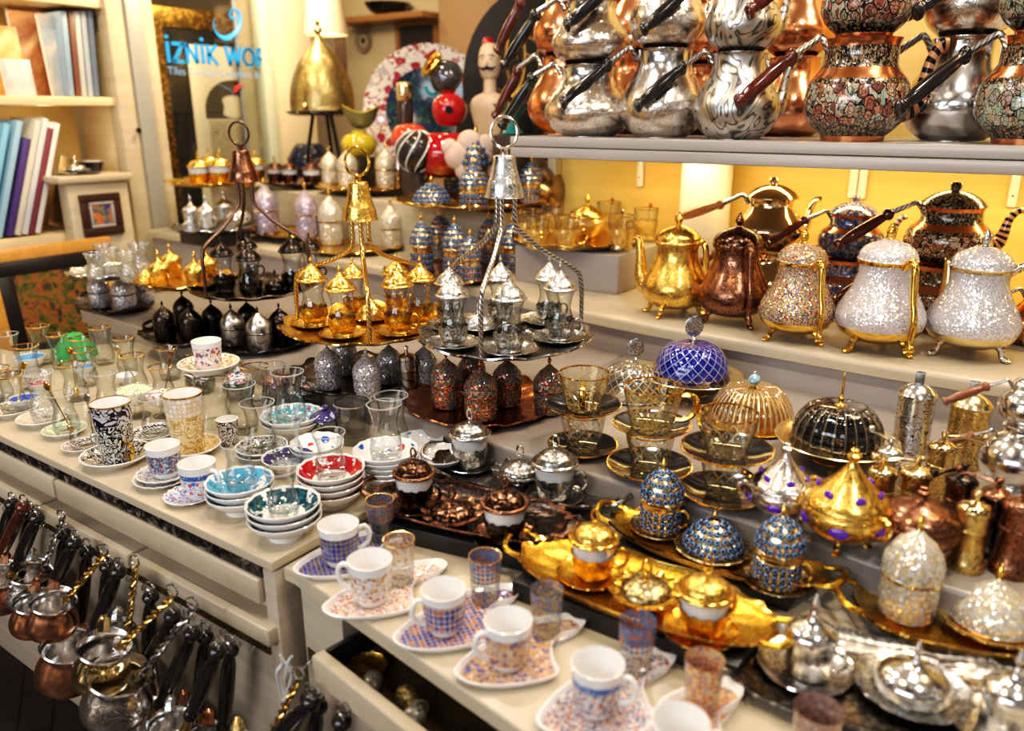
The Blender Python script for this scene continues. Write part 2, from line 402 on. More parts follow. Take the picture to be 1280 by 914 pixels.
# ------------------------------------------------------------------ glass
TUL = [(.0195, 0), (.0245, .003), (.028, .018), (.0262, .036), (.0212, .053), (.0225, .068), (.0295, .09)]
def tea_glass(m='GLS', rim=None):
    g = globals(); b = MB(); pr = sm(TUL, 4)
    b.lathe([(0, 0)]+pr, g[m], 28); b.lathe([(0, .012), (.02, .011), (.0255, .014)], GLS, 28)
    P = [('bowl', b)]
    if rim: P.append(('rim', MB().lathe(sm([(.0288, .0885), (.0302, .089), (.0304, .0912), (.0286, .0915)], 1), g[rim], 28)))
    else: P.append(('rim', MB().lathe([(.029, .089), (.0299, .0893), (.0299, .0907), (.0288, .0908)], plain('glass_edge', (.75, .8, .8), .05, Transmission_Weight=.5), 28)))
    return dict(name='tea_glass', cat='glass', w=.06, parts=P)
def tumbler(m='GLS', top=None, zsplit=.05, r0=.022, r1=.027, h=.07, rim=None, handle=None, solid=False, foot=None):
    g = globals(); b = MB(); rz = lambda z: r0+(r1-r0)*z/h
    b.lathe([(0, 0), (r0*.92, 0), (rz(.002), .003), (rz(zsplit), zsplit, g[m]), (rz(h), h, g[top or m])], g[m], 30)
    if solid: b.lathe([(rz(h), h), (rz(h)-.002, h+.0006), (rz(h)-.0035, h-.004), (r0-.003, .01), (0, .008)], WHITE, 30)
    else: b.lathe([(0, .011), (r0*.85, .0105), (rz(.014)*.96, .016)], GLS, 24)
    P = [('body', b)]
    if rim: P.append(('rim', MB().lathe([(r1-.0008, h-.0015), (r1+.0006, h-.001), (r1+.0004, h+.0012), (r1-.001, h+.001)], g[rim], 30)))
    if handle: P.append(('handle', MB().tube([(r0, 0, .014), (r0+.013, 0, .012), (r0+.018, 0, .024), (r0+.013, 0, .036), (r0+.001, 0, .035)], .0028, g[handle], 8)))
    return dict(name='tumbler', cat='glass', w=r1*2, parts=P)
def goblet_dish(pm='PM_GREEN'):
    g = globals()
    return dict(name='footed_bowl', cat='bowl', w=.07, parts=[('bowl', MB().lathe(sm([(.0, .028), (.02, .03), (.03, .042), (.035, .056)], 3)+[(.035, .058, g[pm]), (.02, .066, g[pm]), (.0, .07, g[pm])], IVORY, 24)),
        ('foot', MB().lathe([(0, 0), (.024, 0), (.024, .003), (.007, .008), (.006, .022), (.012, .03), (0, .03)], GLS, 20))])
# ------------------------------------------------------------------ painted porcelain
B_W = (.82, .81, .8)
PM_STAR = painted('star_tile_blue_yellow', (.46, .3, .08), [(.03, .05, .24), (.12, .13, .2), (.05, .09, .36)], 95, 'dots', co='UV', dens=.47)
PM_TULIP = painted('red_tulip_floral', (.84, .8, .74), [(.6, .28, .1), (.55, .06, .04), (.2, .16, .32), (.78, .5, .25)], 120, 'floral')
PM_ROSE = painted('orange_blue_tile', (.6, .48, .4), [(.03, .06, .3), (.5, .16, .06), (.05, .08, .3)], 90, 'dots', co='UV', dens=.44)
PM_PEACH = painted('peach_arabesque', (.62, .36, .18), [(.1, .13, .36), (.7, .56, .42), (.2, .11, .16)], 85, 'floral', dens=.42)
PM_MULTI = painted('multicolour_arabesque', (.7, .64, .6), [(.06, .08, .2), (.55, .25, .12), (.08, .12, .28), (.4, .06, .05)], 140, 'floral', dens=.45)
PM_YEL = painted('yellow_dotted_glass', (.62, .42, .18), [(.5, .06, .03), (.08, .1, .4), (.75, .55, .3)], 110, 'dots', co='UV', dens=.3)
PM_BAND = painted('blue_band', (.04, .13, .42), [(.7, .7, .75), (.05, .1, .3)], 150, 'dots', dens=.3)
PM_BLUEK = painted('blue_horse_motif', (.82, .82, .84), [(.03, .13, .55), (.06, .25, .65), (.6, .1, .1)], 85, 'floral', dens=.42)
PM_NAVY = painted('navy_red_ornament', (.07, .1, .18), [(.55, .58, .64), (.45, .05, .06), (.3, .36, .45)], 110, 'floral', dens=.34)
PM_GREYL = painted('grey_lace', (.8, .79, .77), [(.22, .25, .32), (.4, .12, .1)], 130, 'lace')
PM_BLKL = painted('black_lace', (.8, .76, .7), [(.01, .01, .012)], 150, 'lace', dens=.62)
PM_SCRIPT = painted('lilac_script', (.62, .58, .62), [(.01, .01, .02)], 70, 'lace', dens=.4)
PM_DAMASK = painted('gold_damask', (.78, .62, .36), [(.5, .3, .1)], 95, 'lace', dens=.42)
PM_OGEE = painted('white_gold_ogee', (.62, .46, .3), [(.84, .8, .74), (.7, .55, .4)], 105, 'diamond', co='UV', dens=.5)
PM_GREEN = painted('green_sprig', (.72, .78, .58), [(.35, .45, .22), (.55, .6, .4)], 110, 'lace', dens=.35)
PM_PCH2 = painted('pale_peach', (.82, .66, .5), [(.84, .8, .74), (.6, .65, .72)], 60, 'splash')
PM_GRID = painted('black_white_grid', (.8, .8, .8), [(.015, .015, .02), (.03, .03, .04)], 110, 'diamond', dens=.75)
PM_REDF = painted('red_carnation', (.84, .8, .75), [(.55, .03, .05), (.05, .25, .12), (.6, .1, .08), (.1, .15, .4)], 75, 'floral', dens=.42)
PM_TURQ = painted('turquoise_floral', (.05, .42, .55), [(.82, .84, .84), (.6, .06, .06), (.8, .82, .84)], 75, 'floral', dens=.4)
PM_LBLUE = painted('light_blue_splash', (.1, .42, .66), [(.8, .82, .84), (.05, .2, .35)], 38, 'splash')
PM_TEAL = painted('dark_teal_splash', (.002, .035, .06), [(.78, .82, .82), (.01, .14, .18)], 38, 'splash')
PM_RED = painted('red_splash', (.42, .006, .012), [(.84, .8, .78), (.3, .0, .01)], 38, 'splash')
PM_INDIGO = painted('indigo_splash', (.05, .045, .16), [(.75, .76, .82), (.1, .1, .25)], 45, 'splash')
PM_STROKE = painted('red_blue_strokes', (.82, .82, .82), [(.02, .08, .6), (.55, .05, .04), (.03, .1, .55), (.82, .82, .82)], 27, 'strokes', dens=.34)
PM_CREAMF = painted('cream_floral', (.84, .78, .66), [(.6, .15, .08), (.2, .35, .2), (.65, .4, .1)], 95, 'floral')
G_STAR = painted('printed_star_glass', (.45, .33, .14), [(.05, .08, .3), (.12, .14, .2), (.35, .12, .05)], 130, 'dots', co='UV', dens=.42, glassy=True)
G_TULIP = painted('printed_tulip_glass', (.8, .72, .6), [(.55, .08, .05), (.55, .3, .12), (.7, .5, .3)], 120, 'floral', dens=.38, glassy=True)
G_ROSE = painted('printed_tile_glass', (.55, .4, .3), [(.05, .12, .4), (.4, .1, .06), (.08, .2, .4)], 110, 'dots', co='UV', dens=.4, glassy=True)
G_PEACH = painted('printed_arabesque_glass', (.6, .42, .26), [(.1, .18, .42), (.5, .35, .2)], 110, 'floral', dens=.4, glassy=True)
G_COPPER = painted('printed_copper_glass', (.36, .24, .2), [(.2, .12, .1), (.5, .36, .3)], 120, 'floral', dens=.4)
def coffee_cup(band='PM_STAR', h0=.012, h1=.05, band2=None, hd=0, gold=False):
    g = globals(); b = MB(); m = g[band]
    rz = lambda z: .0235+.0075*min(1, z/.045)
    pr = [(0, 0), (.02, 0), (.0215, .002), (.0235, .006), (.0268, .012)]
    pr += [(rz(h0)+.002, h0, WHITE)]
    if band2: pr += [(.0296, h1-.009, m), (.0302, h1, g[band2])]
    else: pr += [(.029, (h0+h1)/2, m), (.0302, h1, m)]
    pr += [(.031, .06, WHITE), (.0312, .0622), (.03, .0628), (.029, .06), (.0275, .03), (.022, .008), (0, .006)]
    b.lathe(pr, WHITE, 32)
    h = MB().tube([(.029, 0, .05), (.039, 0, .053), (.046, 0, .042), (.043, 0, .027), (.034, 0, .019), (.026, 0, .016)], [.004, .0036, .0036, .0036, .0036, .0042], WHITE, 10, X=Matrix.Rotation(hd, 4, 'Z'))
    return dict(name='coffee_cup', cat='cup', w=.062, parts=[('body', b), ('handle', h)])
def saucer(rim='PM_GREYL', mid=None, deep=.016, wave=0, under='WHITE', r=.055):
    g = globals(); u = g[under]; R, M = g[rim], g[mid or rim]; k = r/.055
    pr = [(0, .002), (.028, .002), (.029, 0), (.031, 0), (.033, .003), (.046, deep*.6), (.0548, deep), (.055, deep+.0014), (.054, deep+.0022, WHITE), (.0515, deep+.0015, WHITE), (.043, deep*.62+.002, R), (.031, .006, R), (.03, .0052, M), (0, .005, M)]
    pr = [(p[0]*k, *p[1:]) for p in pr]
    return dict(name='saucer', cat='saucer', w=.11*k, parts=[(None, MB().lathe(pr, u, 36, (wave, .02, .0012, 3) if wave else None))])
def footed_dish(rim='PM_TEAL', mid='WHITE', foot=True):
    g = globals(); R, M = g[rim], g[mid]; wv = (14, .012, .0006, 4)
    pr = [(0, .004), (.022, .004), (.026, 0), (.029, .0), (.03, .009), (.044, .0165), (.0545, .0265), (.0595, .034), (.06, .0355), (.0588, .0365, WHITE), (.0555, .0335, WHITE), (.0515, .028, R), (.043, .02, R), (.0335, .0145, R), (.0305, .0132, M), (0, .012, M)]
    return dict(name='saucer', cat='saucer', w=.12, parts=[(None, MB().lathe(pr, WHITE, 56, wv))])
# outline of the wavy coffee plate, traced flat around the cup (metres)
def coffee_plate(pat='PM_PEACH', k=1):
    g = globals()
    ol = [(-.083, -.001), (-.066, -.033), (-.03, -.05), (.008, -.057), (.046, -.058), (.062, -.047), (.064, -.022), (.075, .012), (.098, .032), (.13, .034), (.148, .05), (.142, .072), (.112, .08), (.076, .082), (.048, .08), (.02, .062), (-.018, .05), (-.056, .028)]
    ol = sm([(x*k, y) for x, y in ol], 4, True); ce = Vector((.02, .004)); b = MB(); rows = [(.62, 0), (.9, .002), (1.0, .0105), (1.0, .013), (.965, .0128), (.9, .0065), (.5, .0055)]
    vs = []; n = len(ol)
    for sc, z in rows: vs += [(*(ce+(Vector(p)-ce)*sc), z) for p in ol]
    fs = []; ms = []
    for r in range(len(rows)-1):
        for i in range(n): fs.append((r*n+i, r*n+(i+1) % n, (r+1)*n+(i+1) % n, (r+1)*n+i)); ms.append(g[pat] if r >= 5 else WHITE)
    fs += [tuple(range(n))[::-1], tuple((len(rows)-1)*n+i for i in range(n))]; ms += [WHITE, g[pat]]
    return dict(name='coffee_plate', cat='plate', w=.16, parts=[(None, b.add(vs, fs, ms))])
# ------------------------------------------------------------------ metal coffee things
def finial(b, z, m, s=1.0, r0=.004):
    b.lathe(sm([(r0*s, z), (.0022*s, z+.004*s), (.0045*s, z+.009*s), (.0052*s, z+.013*s), (.003*s, z+.018*s), (.0015*s, z+.022*s)], 2)+[(0, z+.025*s)], m, 12); return b
def ring_finial(b, z, m, s=1.0):
    "little openwork loop standing on a lid"
    b.lathe([(.004*s, z), (.0022*s, z+.004*s), (.003*s, z+.008*s), (0, z+.009*s)], m, 10)
    b.tube([(.0052*s*math.cos(a), 0, z+(.0155+.0085*math.sin(a))*s) for a in [TAU*i/10 for i in range(10)]], .0017*s, m, 6, 2, closed=True); return b
def holder_handle(m, r=.031, z0=.012, z1=.036, hd=0):
    return MB().tube([(r-.003, 0, z1), (r+.006, 0, z1+.006), (r+.015, 0, z1-.002), (r+.014, 0, z1-.014), (r+.005, 0, z0), (r-.004, 0, z0+.002)], [.002, .003, .0026, .003, .0024, .002], m, 8, X=Matrix.Rotation(hd, 4, 'Z'))
def lidded_coffee_cup(holder='SILF', lid='SILF', rim='SIL', hd=0):
    g = globals(); H = MB().lathe(sm([(.016, 0), (.023, .003), (.0255, .008), (.0285, .018), (.0305, .03), (.0312, .037)], 3), g[holder], 32, (12, .0, .0018, 6))
    H.lathe([(0, 0), (.02, 0), (.017, .004)], g[holder], 24)
    C = MB().lathe([(.0, .006), (.022, .006), (.0285, .03), (.031, .055), (.0318, .056), (.03, .056), (.027, .03), (0, .01)], WHITE, 32)
    L = MB().lathe(sm([(.0335, .0545), (.0358, .056), (.0355, .0585), (.033, .0605), (.0295, .0598)], 2), g[rim], 32)
    L.lathe(sm([(.0285, .0595), (.0265, .066), (.019, .0725), (.009, .0755), (.003, .0765)], 3), g[lid], 60, flute=(9, .03))
    F = ring_finial(MB(), .0755, g[rim]); 
    return dict(name='lidded_coffee_cup', cat='cup', w=.07, parts=[('holder', H), ('cup', C), ('lid', L), ('finial', F, 2), ('handle', holder_handle(g[holder], hd=hd))])
def metal_saucer(m='SILF', rim='SIL', r=.05, wav=12):
    g = globals(); return dict(name='saucer', cat='saucer', w=r*2, parts=[(None, MB().lathe([(0, 0), (r*.55, 0), (r*.85, .0035), (r, .008), (r*.985, .0095, g[rim]), (r*.93, .0075, g[rim]), (r*.82, .005), (r*.52, .0025), (0, .0025)], g[m], 48, (wav, .022, .0008, 4)))])
def delight_bowl(m='SILF', rim='SIL', lid='SILF'):
    "shallow lidded bowl for sweets with a scalloped brim"
    g = globals(); b = MB().lathe(sm([(.018, 0), (.024, .004), (.036, .014), (.049, .022)], 3)+[(.0535, .0225, g[rim]), (.053, .0245, g[rim]), (.045, .0235, g[rim]), (.036, .022)], g[m], 84, (12, .06, .0022, 4)); b.lathe([(0, 0), (.02, 0), (.02, .003)], g[m], 20)
    L = MB().lathe(sm([(.0375, .0235), (.034, .029), (.025, .035), (.012, .039), (.004, .0405)], 3), g[lid], 60, flute=(10, .05))
    return dict(name='lidded_sweet_bowl', cat='bowl', w=.106, parts=[('bowl', b), ('lid', L), ('finial', ring_finial(MB(), .0395, g[rim], 1.35), 1)])
def jewelled_cup(stone='RH_W', m='GOLD', handle=True, k=1.0, h=.05):
    "straight cup and onion-dome lid set with stones"
    g = globals(); B = MB().lathe([(0, 0), (.027, 0), (.0295, .002, g[m]), (.032, .006), (.0335, h*.5), (.0335, h)], g[stone], 32)
    L = MB().lathe([(.0335, h+.0005), (.0348, h+.001, g[m]), (.0348, h+.004, g[m])]+sm([(.0342, h+.0045), (.0345, h+.016), (.0315, h+.028), (.022, h+.041), (.011, h+.05), (.0045, h+.057)], 3), g[stone], 32)
    P = [('body', B), ('lid', L), ('finial', finial(MB(), h+.056, g[m], .85), 1)]
    if handle: P.append(('handle', holder_handle(g[m], .034)))
    return dict(name='jewelled_cup', cat='cup', w=.069, parts=P)
def jewelled_dome(stone='RH_W', m='GOLD'):
    g = globals(); b = MB().lathe([(0, 0), (.03, 0), (.034, .003), (.054, .009), (.0555, .0105), (.054, .012), (.043, .009), (0, .008)], g[m], 56, (16, .03, .001, 4))
    L = MB().lathe([(.0425, .009), (.0435, .011, g[m])]+sm([(.0425, .014), (.0405, .024), (.032, .036), (.019, .047), (.0085, .055), (.004, .061)], 3), g[stone], 32)
    return dict(name='jewelled_sweet_dome', cat='bowl', w=.111, parts=[('saucer', b), ('lid', L), ('finial', finial(MB(), .06, g[m], .8), 1)])
def smooth_dome(m='SIL'):
    g = globals(); b = MB().lathe([(0, 0), (.03, 0), (.045, .005), (.066, .013), (.0675, .0145), (.066, .016), (.05, .0085), (0, .007)], g['SILF'] if m in ('SIL', 'SILE') else g[m], 64, (14, .035, .0012, 4))
    L = MB().lathe(sm([(.042, .008), (.0435, .014), (.041, .026), (.03, .036), (.014, .043), (.006, .05), (.0045, .056)], 3), g[m], 36)
    return dict(name='lidded_sweet_bowl', cat='bowl', w=.135, parts=[('saucer', b), ('lid', L), ('finial', finial(MB(), .055, g[m], 1.0), 1)])
def smooth_cup(m='SIL'):
    g = globals(); B = MB().lathe([(0, 0), (.027, 0), (.0305, .003), (.031, .022), (.0325, .046)], g[m], 36)
    L = MB().lathe(sm([(.0325, .0465), (.0345, .048), (.0335, .06), (.026, .068), (.014, .075), (.0075, .083), (.006, .09)], 3), g[m], 36)
    return dict(name='lidded_coffee_cup', cat='cup', w=.069, parts=[('body', B), ('lid', L), ('finial', finial(MB(), .089, g[m], 1.1), 1), ('handle', holder_handle(g[m], .0325))])
def beads(b, rows, m, f=1.0):
    "rows of round eye beads set on a surface of revolution: (r, z, tilt)"
    for r, z, tl in rows:
        n = max(5, int(TAU*r/.0108*f)); 
        for k in range(n):
            a = TAU*k/n; X = Matrix.Rotation(a, 4, 'Z') @ Matrix.Translation((r, 0, z)) @ Matrix.Rotation(PI/2-tl, 4, 'Y')
            b.lathe([(.0049, -.0015), (.0053, .0008, BEAD_D), (.0042, .0022, BEAD_D), (.0037, .0027, BEAD_L), (.0023, .0031, BEAD_L), (0, .0033, BEAD_K)], BEAD_D, 10, X=X)
    return b
def bead_cup(handle=True, m='PGOLD'):
    g = globals(); B = MB().lathe([(0, 0), (.03, 0), (.0325, .003), (.0325, .052)], g[m], 28); beads(B, [(.0325, .009, 0), (.0325, .022, 0), (.0325, .035, 0)], m)
    for z in (.002, .0155, .0285, .0415, .05): B.lathe([(.0325, z-.0012), (.0345, z), (.0325, z+.0012)], g[m], 28)
    L = MB().lathe([(.033, .053), (.035, .0535), (.035, .056)]+sm([(.034, .057), (.033, .07), (.028, .083), (.019, .094), (.009, .102), (.004, .107)], 3), g[m], 28)
    beads(L, [(.0338, .0635, .08), (.0318, .075, .35), (.025, .087, .6), (.016, .0967, .8), (.0075, .103, .9)], m)
    P = [('body', B), ('lid', L), ('finial', finial(MB(), .106, GOLD, .9), 1)]
    if handle: P.append(('handle', holder_handle(GOLD, .034)))
    return dict(name='eye_bead_cup', cat='cup', w=.072, parts=P)
def bead_dome():
    b = MB().lathe([(0, 0), (.03, 0), (.036, .003), (.054, .009), (.056, .0105), (.054, .012), (.043, .009), (0, .008)], PGOLDF, 56, (16, .03, .001, 4))
    L = MB().lathe(sm([(.041, .009), (.0415, .014), (.037, .026), (.027, .038), (.014, .047), (.005, .053)], 3), PGOLD, 28); beads(L, [(.0415, .0145, .1), (.0385, .0235, .4), (.032, .033, .65), (.023, .042, .85), (.0125, .049, .9)], None)
    return dict(name='eye_bead_sweet_dome', cat='bowl', w=.112, parts=[('saucer', b), ('lid', L), ('finial', finial(MB(), .052, GOLD, .8), 1)])
def lidded_tea_glass(m='SILF', lid='SILE', gl='GLS', hd=0):
    g = globals(); pr = sm([(r*1.02, z*1.05+.006) for r, z in TUL], 4)
    G = MB().lathe([(0, .006)]+pr, g[gl], 24)
    H = MB().lathe(sm([(.02, 0), (.024, .003), (.021, .008), (.0265, .014), (.0295, .026), (.029, .036), (.0295, .042)], 3), g[m], 30, (10, 0, .003, 8)); H.lathe([(0, 0), (.022, 0), (.02, .004)], g[m], 20)
    L = MB().lathe(sm([(.0325, .099), (.0345, .1005), (.034, .103), (.031, .1045), (.0285, .111), (.019, .121), (.009, .129), (.0045, .137)], 3), g[lid], 32)
    return dict(name='lidded_tea_glass', cat='glass', w=.069, parts=[('glass', G), ('holder', H), ('lid', L), ('finial', finial(MB(), .136, g[lid], .7), 2), ('handle', holder_handle(g[m], .03, .012, .036, hd))])
def amber_glass():
    return dict(name='filigree_tea_glass', cat='glass', w=.06, parts=[('glass', MB().lathe([(0, .004), (.021, .004), (.024, .03), (.028, .07)], GLS, 20)), ('holder', MB().lathe(sm([(.018, 0), (.026, .004), (.024, .014), (.0275, .03), (.027, .045)], 3), GLSA, 22, (10, 0, .003, 8))),
        ('rim', MB().lathe([(.0278, .069), (.0292, .0695), (.0292, .071), (.0278, .071)], GOLD, 20)), ('handle', holder_handle(GOLD, .028))])
def sugar_bowl():
    return dict(name='sugar_bowl', cat='bowl', w=.1, parts=[('body', MB().lathe(sm([(.02, 0), (.034, .006), (.047, .025), (.05, .045), (.044, .058)], 3), GLSA, 28)), ('foot', MB().lathe([(0, 0), (.03, 0), (.03, .006), (.02, .01)], GOLD, 20)),
        ('lid', MB().lathe(sm([(.046, .058), (.048, .061), (.04, .07), (.022, .08), (.008, .086)], 3), GOLDE, 28)), ('finial', finial(MB(), .085, GOLD, 1.2), 2)])
def spoon(m='GOLD', gem=False, L=.12):
    g = globals(); b = MB().tube([(0, 0, .01), (.001, 0, L*.5), (0, 0, L*.82)], [.0016, .0013, .0018], g[m], 6); b.sphere((0, 0, .006), .009, g[m], 10, (.8, .3, 1.3))
    b.lathe([(0, -.001), (.007, -.001), (.006, .001), (0, .0015)], g[m], 10, X=Matrix.Translation((0, 0, L*.88)) @ Matrix.Rotation(PI/2, 4, 'X') @ Matrix.Diagonal((1, 1.5, 1, 1)))
    P = [('spoon_body', b)]
    if gem: P.append(('gem', MB().sphere((0, -.002, L*.88), .0035, RED, 8)))
    return dict(name='tea_spoon', cat='spoon', w=.016, parts=P)
# ------------------------------------------------------------------ trays
def round_tray(m='GOLDF', rim='GOLD', r=.17, n=14, h=.018, wv=.03):
    g = globals(); return dict(name='round_tray', cat='tray', w=2*r, parts=[(None, MB().lathe([(0, 0), (r*.72, 0), (r*.88, h*.35), (r, h), (r*.992, h+.003, g[rim]), (r*.96, h*.95, g[rim]), (r*.86, h*.45+.003), (r*.7, .004), (0, .004)], g[m], n*8, (n, wv, .004, 6)))])
def hanging_tray(m='SILF', rim='SIL', arm='SILR', bellm='SILE', r=.2, H=.42, a0=0.0):
    g = globals(); T = MB().lathe([(0, 0), (r*.75, 0), (r*.88, .006), (r, .016), (r*.992, .019, g[rim]), (r*.955, .016, g[rim]), (r*.86, .01), (r*.72, .004), (0, .004)], g[m], 112, (14, .03, .004, 6))
    P = [('tray', T)]; zb = H-.082
    for k in range(3):
        a = a0+TAU*k/3; c, s_ = math.cos(a), math.sin(a); zt = zb*.42; zm = zb-.078; pts = [(.022, zb+.02), (.021, zb-.03), (.024, zb-.058), (.042, zm), (r*.46, zm-(zm-zt-.02)*.45), (r*.84, zt+.02), (r*.91, zt-.006), (r*.925, zt-.04), (r*.93, .012)]
        P.append(('arm', MB().tube([(p[0]*c, p[0]*s_, p[1]) for p in pts], [.0052]*8+[.004], g[arm], 10, 4)))
    B = MB().lathe([(0, H), (.02, H), (.0225, H-.004), (.0225, H-.01)]+sm([(.0225, H-.01), (.025, H-.024), (.029, H-.04), (.033, H-.052)], 2)+[(.0345, H-.056), (.0355, H-.062), (.0385, H-.077), (.0405, H-.082), (.0385, H-.083), (.03, H-.06), (0, H-.04)], g[bellm], 32)
    P.append(('bell', B)); R_ = MB().lathe([(.008, H-.002), (.007, H+.012), (.0085, H+.014), (0, H+.016)], g[rim], 12)
    R_.tube([(.026*math.cos(t), 0, H+.043+.03*math.sin(t)) for t in [TAU*i/16-PI/2 for i in range(16)]], .0032, g[rim], 8, 2, closed=True, X=Matrix.Rotation(YAW, 4, 'Z'))
    P.append(('carrying_ring', R_)); return dict(name='hanging_tray', cat='tray', w=2*r, parts=P)
def oval_tray(m='GOLDF', rim='GOLD', L=.3, W=.16, h=.016, handles=True, hm=None, sq=.7):
    g = globals(); n = 96; rows = [(.0, 0), (.7, 0), (.9, .004), (1, h), (.99, h+.003), (.955, h-.001), (.86, .0065), (.68, .0035), (0, .0035)]; vs = []; fs = []; ms = []
    for sc, z in rows:
        for i in range(n):
            a = TAU*i/n; c, s_ = math.cos(a), math.sin(a); w = sc**6; q = 1+.022*math.cos(18*a)*w
            vs.append((L/2*abs(c)**sq*(1 if c > 0 else -1)*max(sc, 1e-4)*q, W/2*abs(s_)**sq*(1 if s_ > 0 else -1)*max(sc, 1e-4)*q, z+.002*math.cos(18*a)*w))
    for r in range(len(rows)-1):
        for i in range(n): fs.append((r*n+i, r*n+(i+1) % n, (r+1)*n+(i+1) % n, (r+1)*n+i)); ms.append(g[rim] if r in (3, 4) else g[m])
    P = [('tray_plate', MB().add(vs, fs, ms))]
    if handles:
        for sg in (-1, 1):
            P.append(('handle', MB().tube([(sg*L*.475, -W*.2, h), (sg*(L*.5+.014), -W*.19, h+.006), (sg*(L*.5+.024), 0, h+.012), (sg*(L*.5+.014), W*.19, h+.006), (sg*L*.475, W*.2, h)], [.004, .0046, .005, .0046, .004], g[hm or m], 8, 5)))
    return dict(name='serving_tray', cat='tray', w=L, parts=P)
# ------------------------------------------------------------------ teapots
def foot_mb(a, m, r=.05, z=.03):
    return MB().tube([(r*.8, 0, z), (r*1.06, 0, z*.75), (r*1.14, 0, z*.3), (r*1.3, 0, .004)], [.009, .0065, .005, .0065], m, 8, X=Matrix.Rotation(a, 4, 'Z')).sphere((r*1.32, 0, .0045), .007, m, 8, (1.2, 1, .6), X=Matrix.Rotation(a, 4, 'Z'))
def ewer(m='GOLDE', stone=None, foot='GOLD', lidm=None, hd=0.0, sp=PI, feet=(.3, 2.4, 4.5), tall=1.0, stonelow=.052):
    "footed pear-shaped coffee pot: body, fluted lid, finial, handle, spout and feet"
    g = globals(); mm = g[m]; st = g[stone] if stone else mm; h = lambda z: .02+(z-.02)*tall
    pr = [(0, .02), (.042, .021)]+[(r, h(z)) for r, z in sm([(.042, .021), (.065, .033), (.0755, .053), (.0745, .07), (.065, .09), (.052, .114), (.0455, .136), (.0465, .152)], 3)]
    pr = [(r, z, mm if z < stonelow else st) for r, z in pr]+[(.0495, h(.153), mm), (.05, h(.157), mm), (.047, h(.158), mm)]
    B = MB().lathe(pr, st, 40); Lm = g[lidm] if lidm else st
    L = MB().lathe([(.0495, h(.157), mm), (.051, h(.16), mm)]+[(r, h(.16)+z) for r, z in sm([(.0495, .002), (.0465, .013), (.036, .024), (.018, .032), (.009, .035)], 3)], Lm, 40, flute=None if stone else (24, .03))
    zt = h(.16)+.034; F = MB().lathe(sm([(.009, zt), (.005, zt+.004), (.0085, zt+.012), (.0075, zt+.019), (.004, zt+.025), (.0025, zt+.03)], 3)+[(0, zt+.032)], g[foot], 14)
    Z = lambda q: h(q); X = Matrix.Rotation(hd, 4, 'Z')
    H = MB().tube([(.045, 0, Z(.15)), (.057, 0, Z(.165)), (.071, 0, Z(.156)), (.075, 0, Z(.13)), (.08, 0, Z(.1)), (.088, 0, Z(.07)), (.085, 0, Z(.04)), (.09, 0, Z(.026))], [.0055, .006, .007, .0065, .006, .0065, .006, .005], g[foot], 10, X=X)
    H.sphere((.062, 0, Z(.165)), .008, g[foot], 8, X=X).sphere((.09, 0, Z(.026)), .007, g[foot], 8, X=X)
    S = MB().tube([(.06, 0, .05), (.088, 0, .056), (.102, 0, Z(.078)), (.105, 0, Z(.115)), (.112, 0, Z(.148)), (.124, 0, Z(.155))], [.022, .021, .016, .0115, .009, .0065], mm, 12, X=Matrix.Rotation(sp, 4, 'Z'))
    P = [('body', B), ('lid', L), ('finial', F, 1), ('handle', H), ('spout', S)]+[('foot', foot_mb(a, g[foot])) for a in feet]
    return dict(name='coffee_pot', cat='teapot', w=.15, parts=P)
def stick_handle(w, d=(-.8, -.2, -.56), r=.0125, L=.12, socket='SIL', p0=(-.06, -.01, .13), rope=True):
    g = globals(); p = Vector(p0); d = Vector(d).normalized(); q = p+Vector((-.035, -.008, .012)); e = q+Vector((-.028, -.006, -.014))
    S = MB().tube([tuple(p), tuple(p+Vector((-.016, -.003, .02))), tuple(q), tuple(e)], [.006, .0055, .0055, .007], SILR if rope else g[socket], 8)
    X = Matrix.Translation(e) @ d.to_track_quat('Z', 'Y').to_matrix().to_4x4()
    W = MB().lathe(sm([(.006, -.004), (r, .002), (r*1.05, .01), (r*.72, .017), (r*.8, .024), (r, L*.45), (r*.95, L*.75), (r*.72, L*.88), (r*1.05, L*.94), (r*.9, L*.99)], 3)+[(0, L)], g[w], 16, X=X)
    return S, W
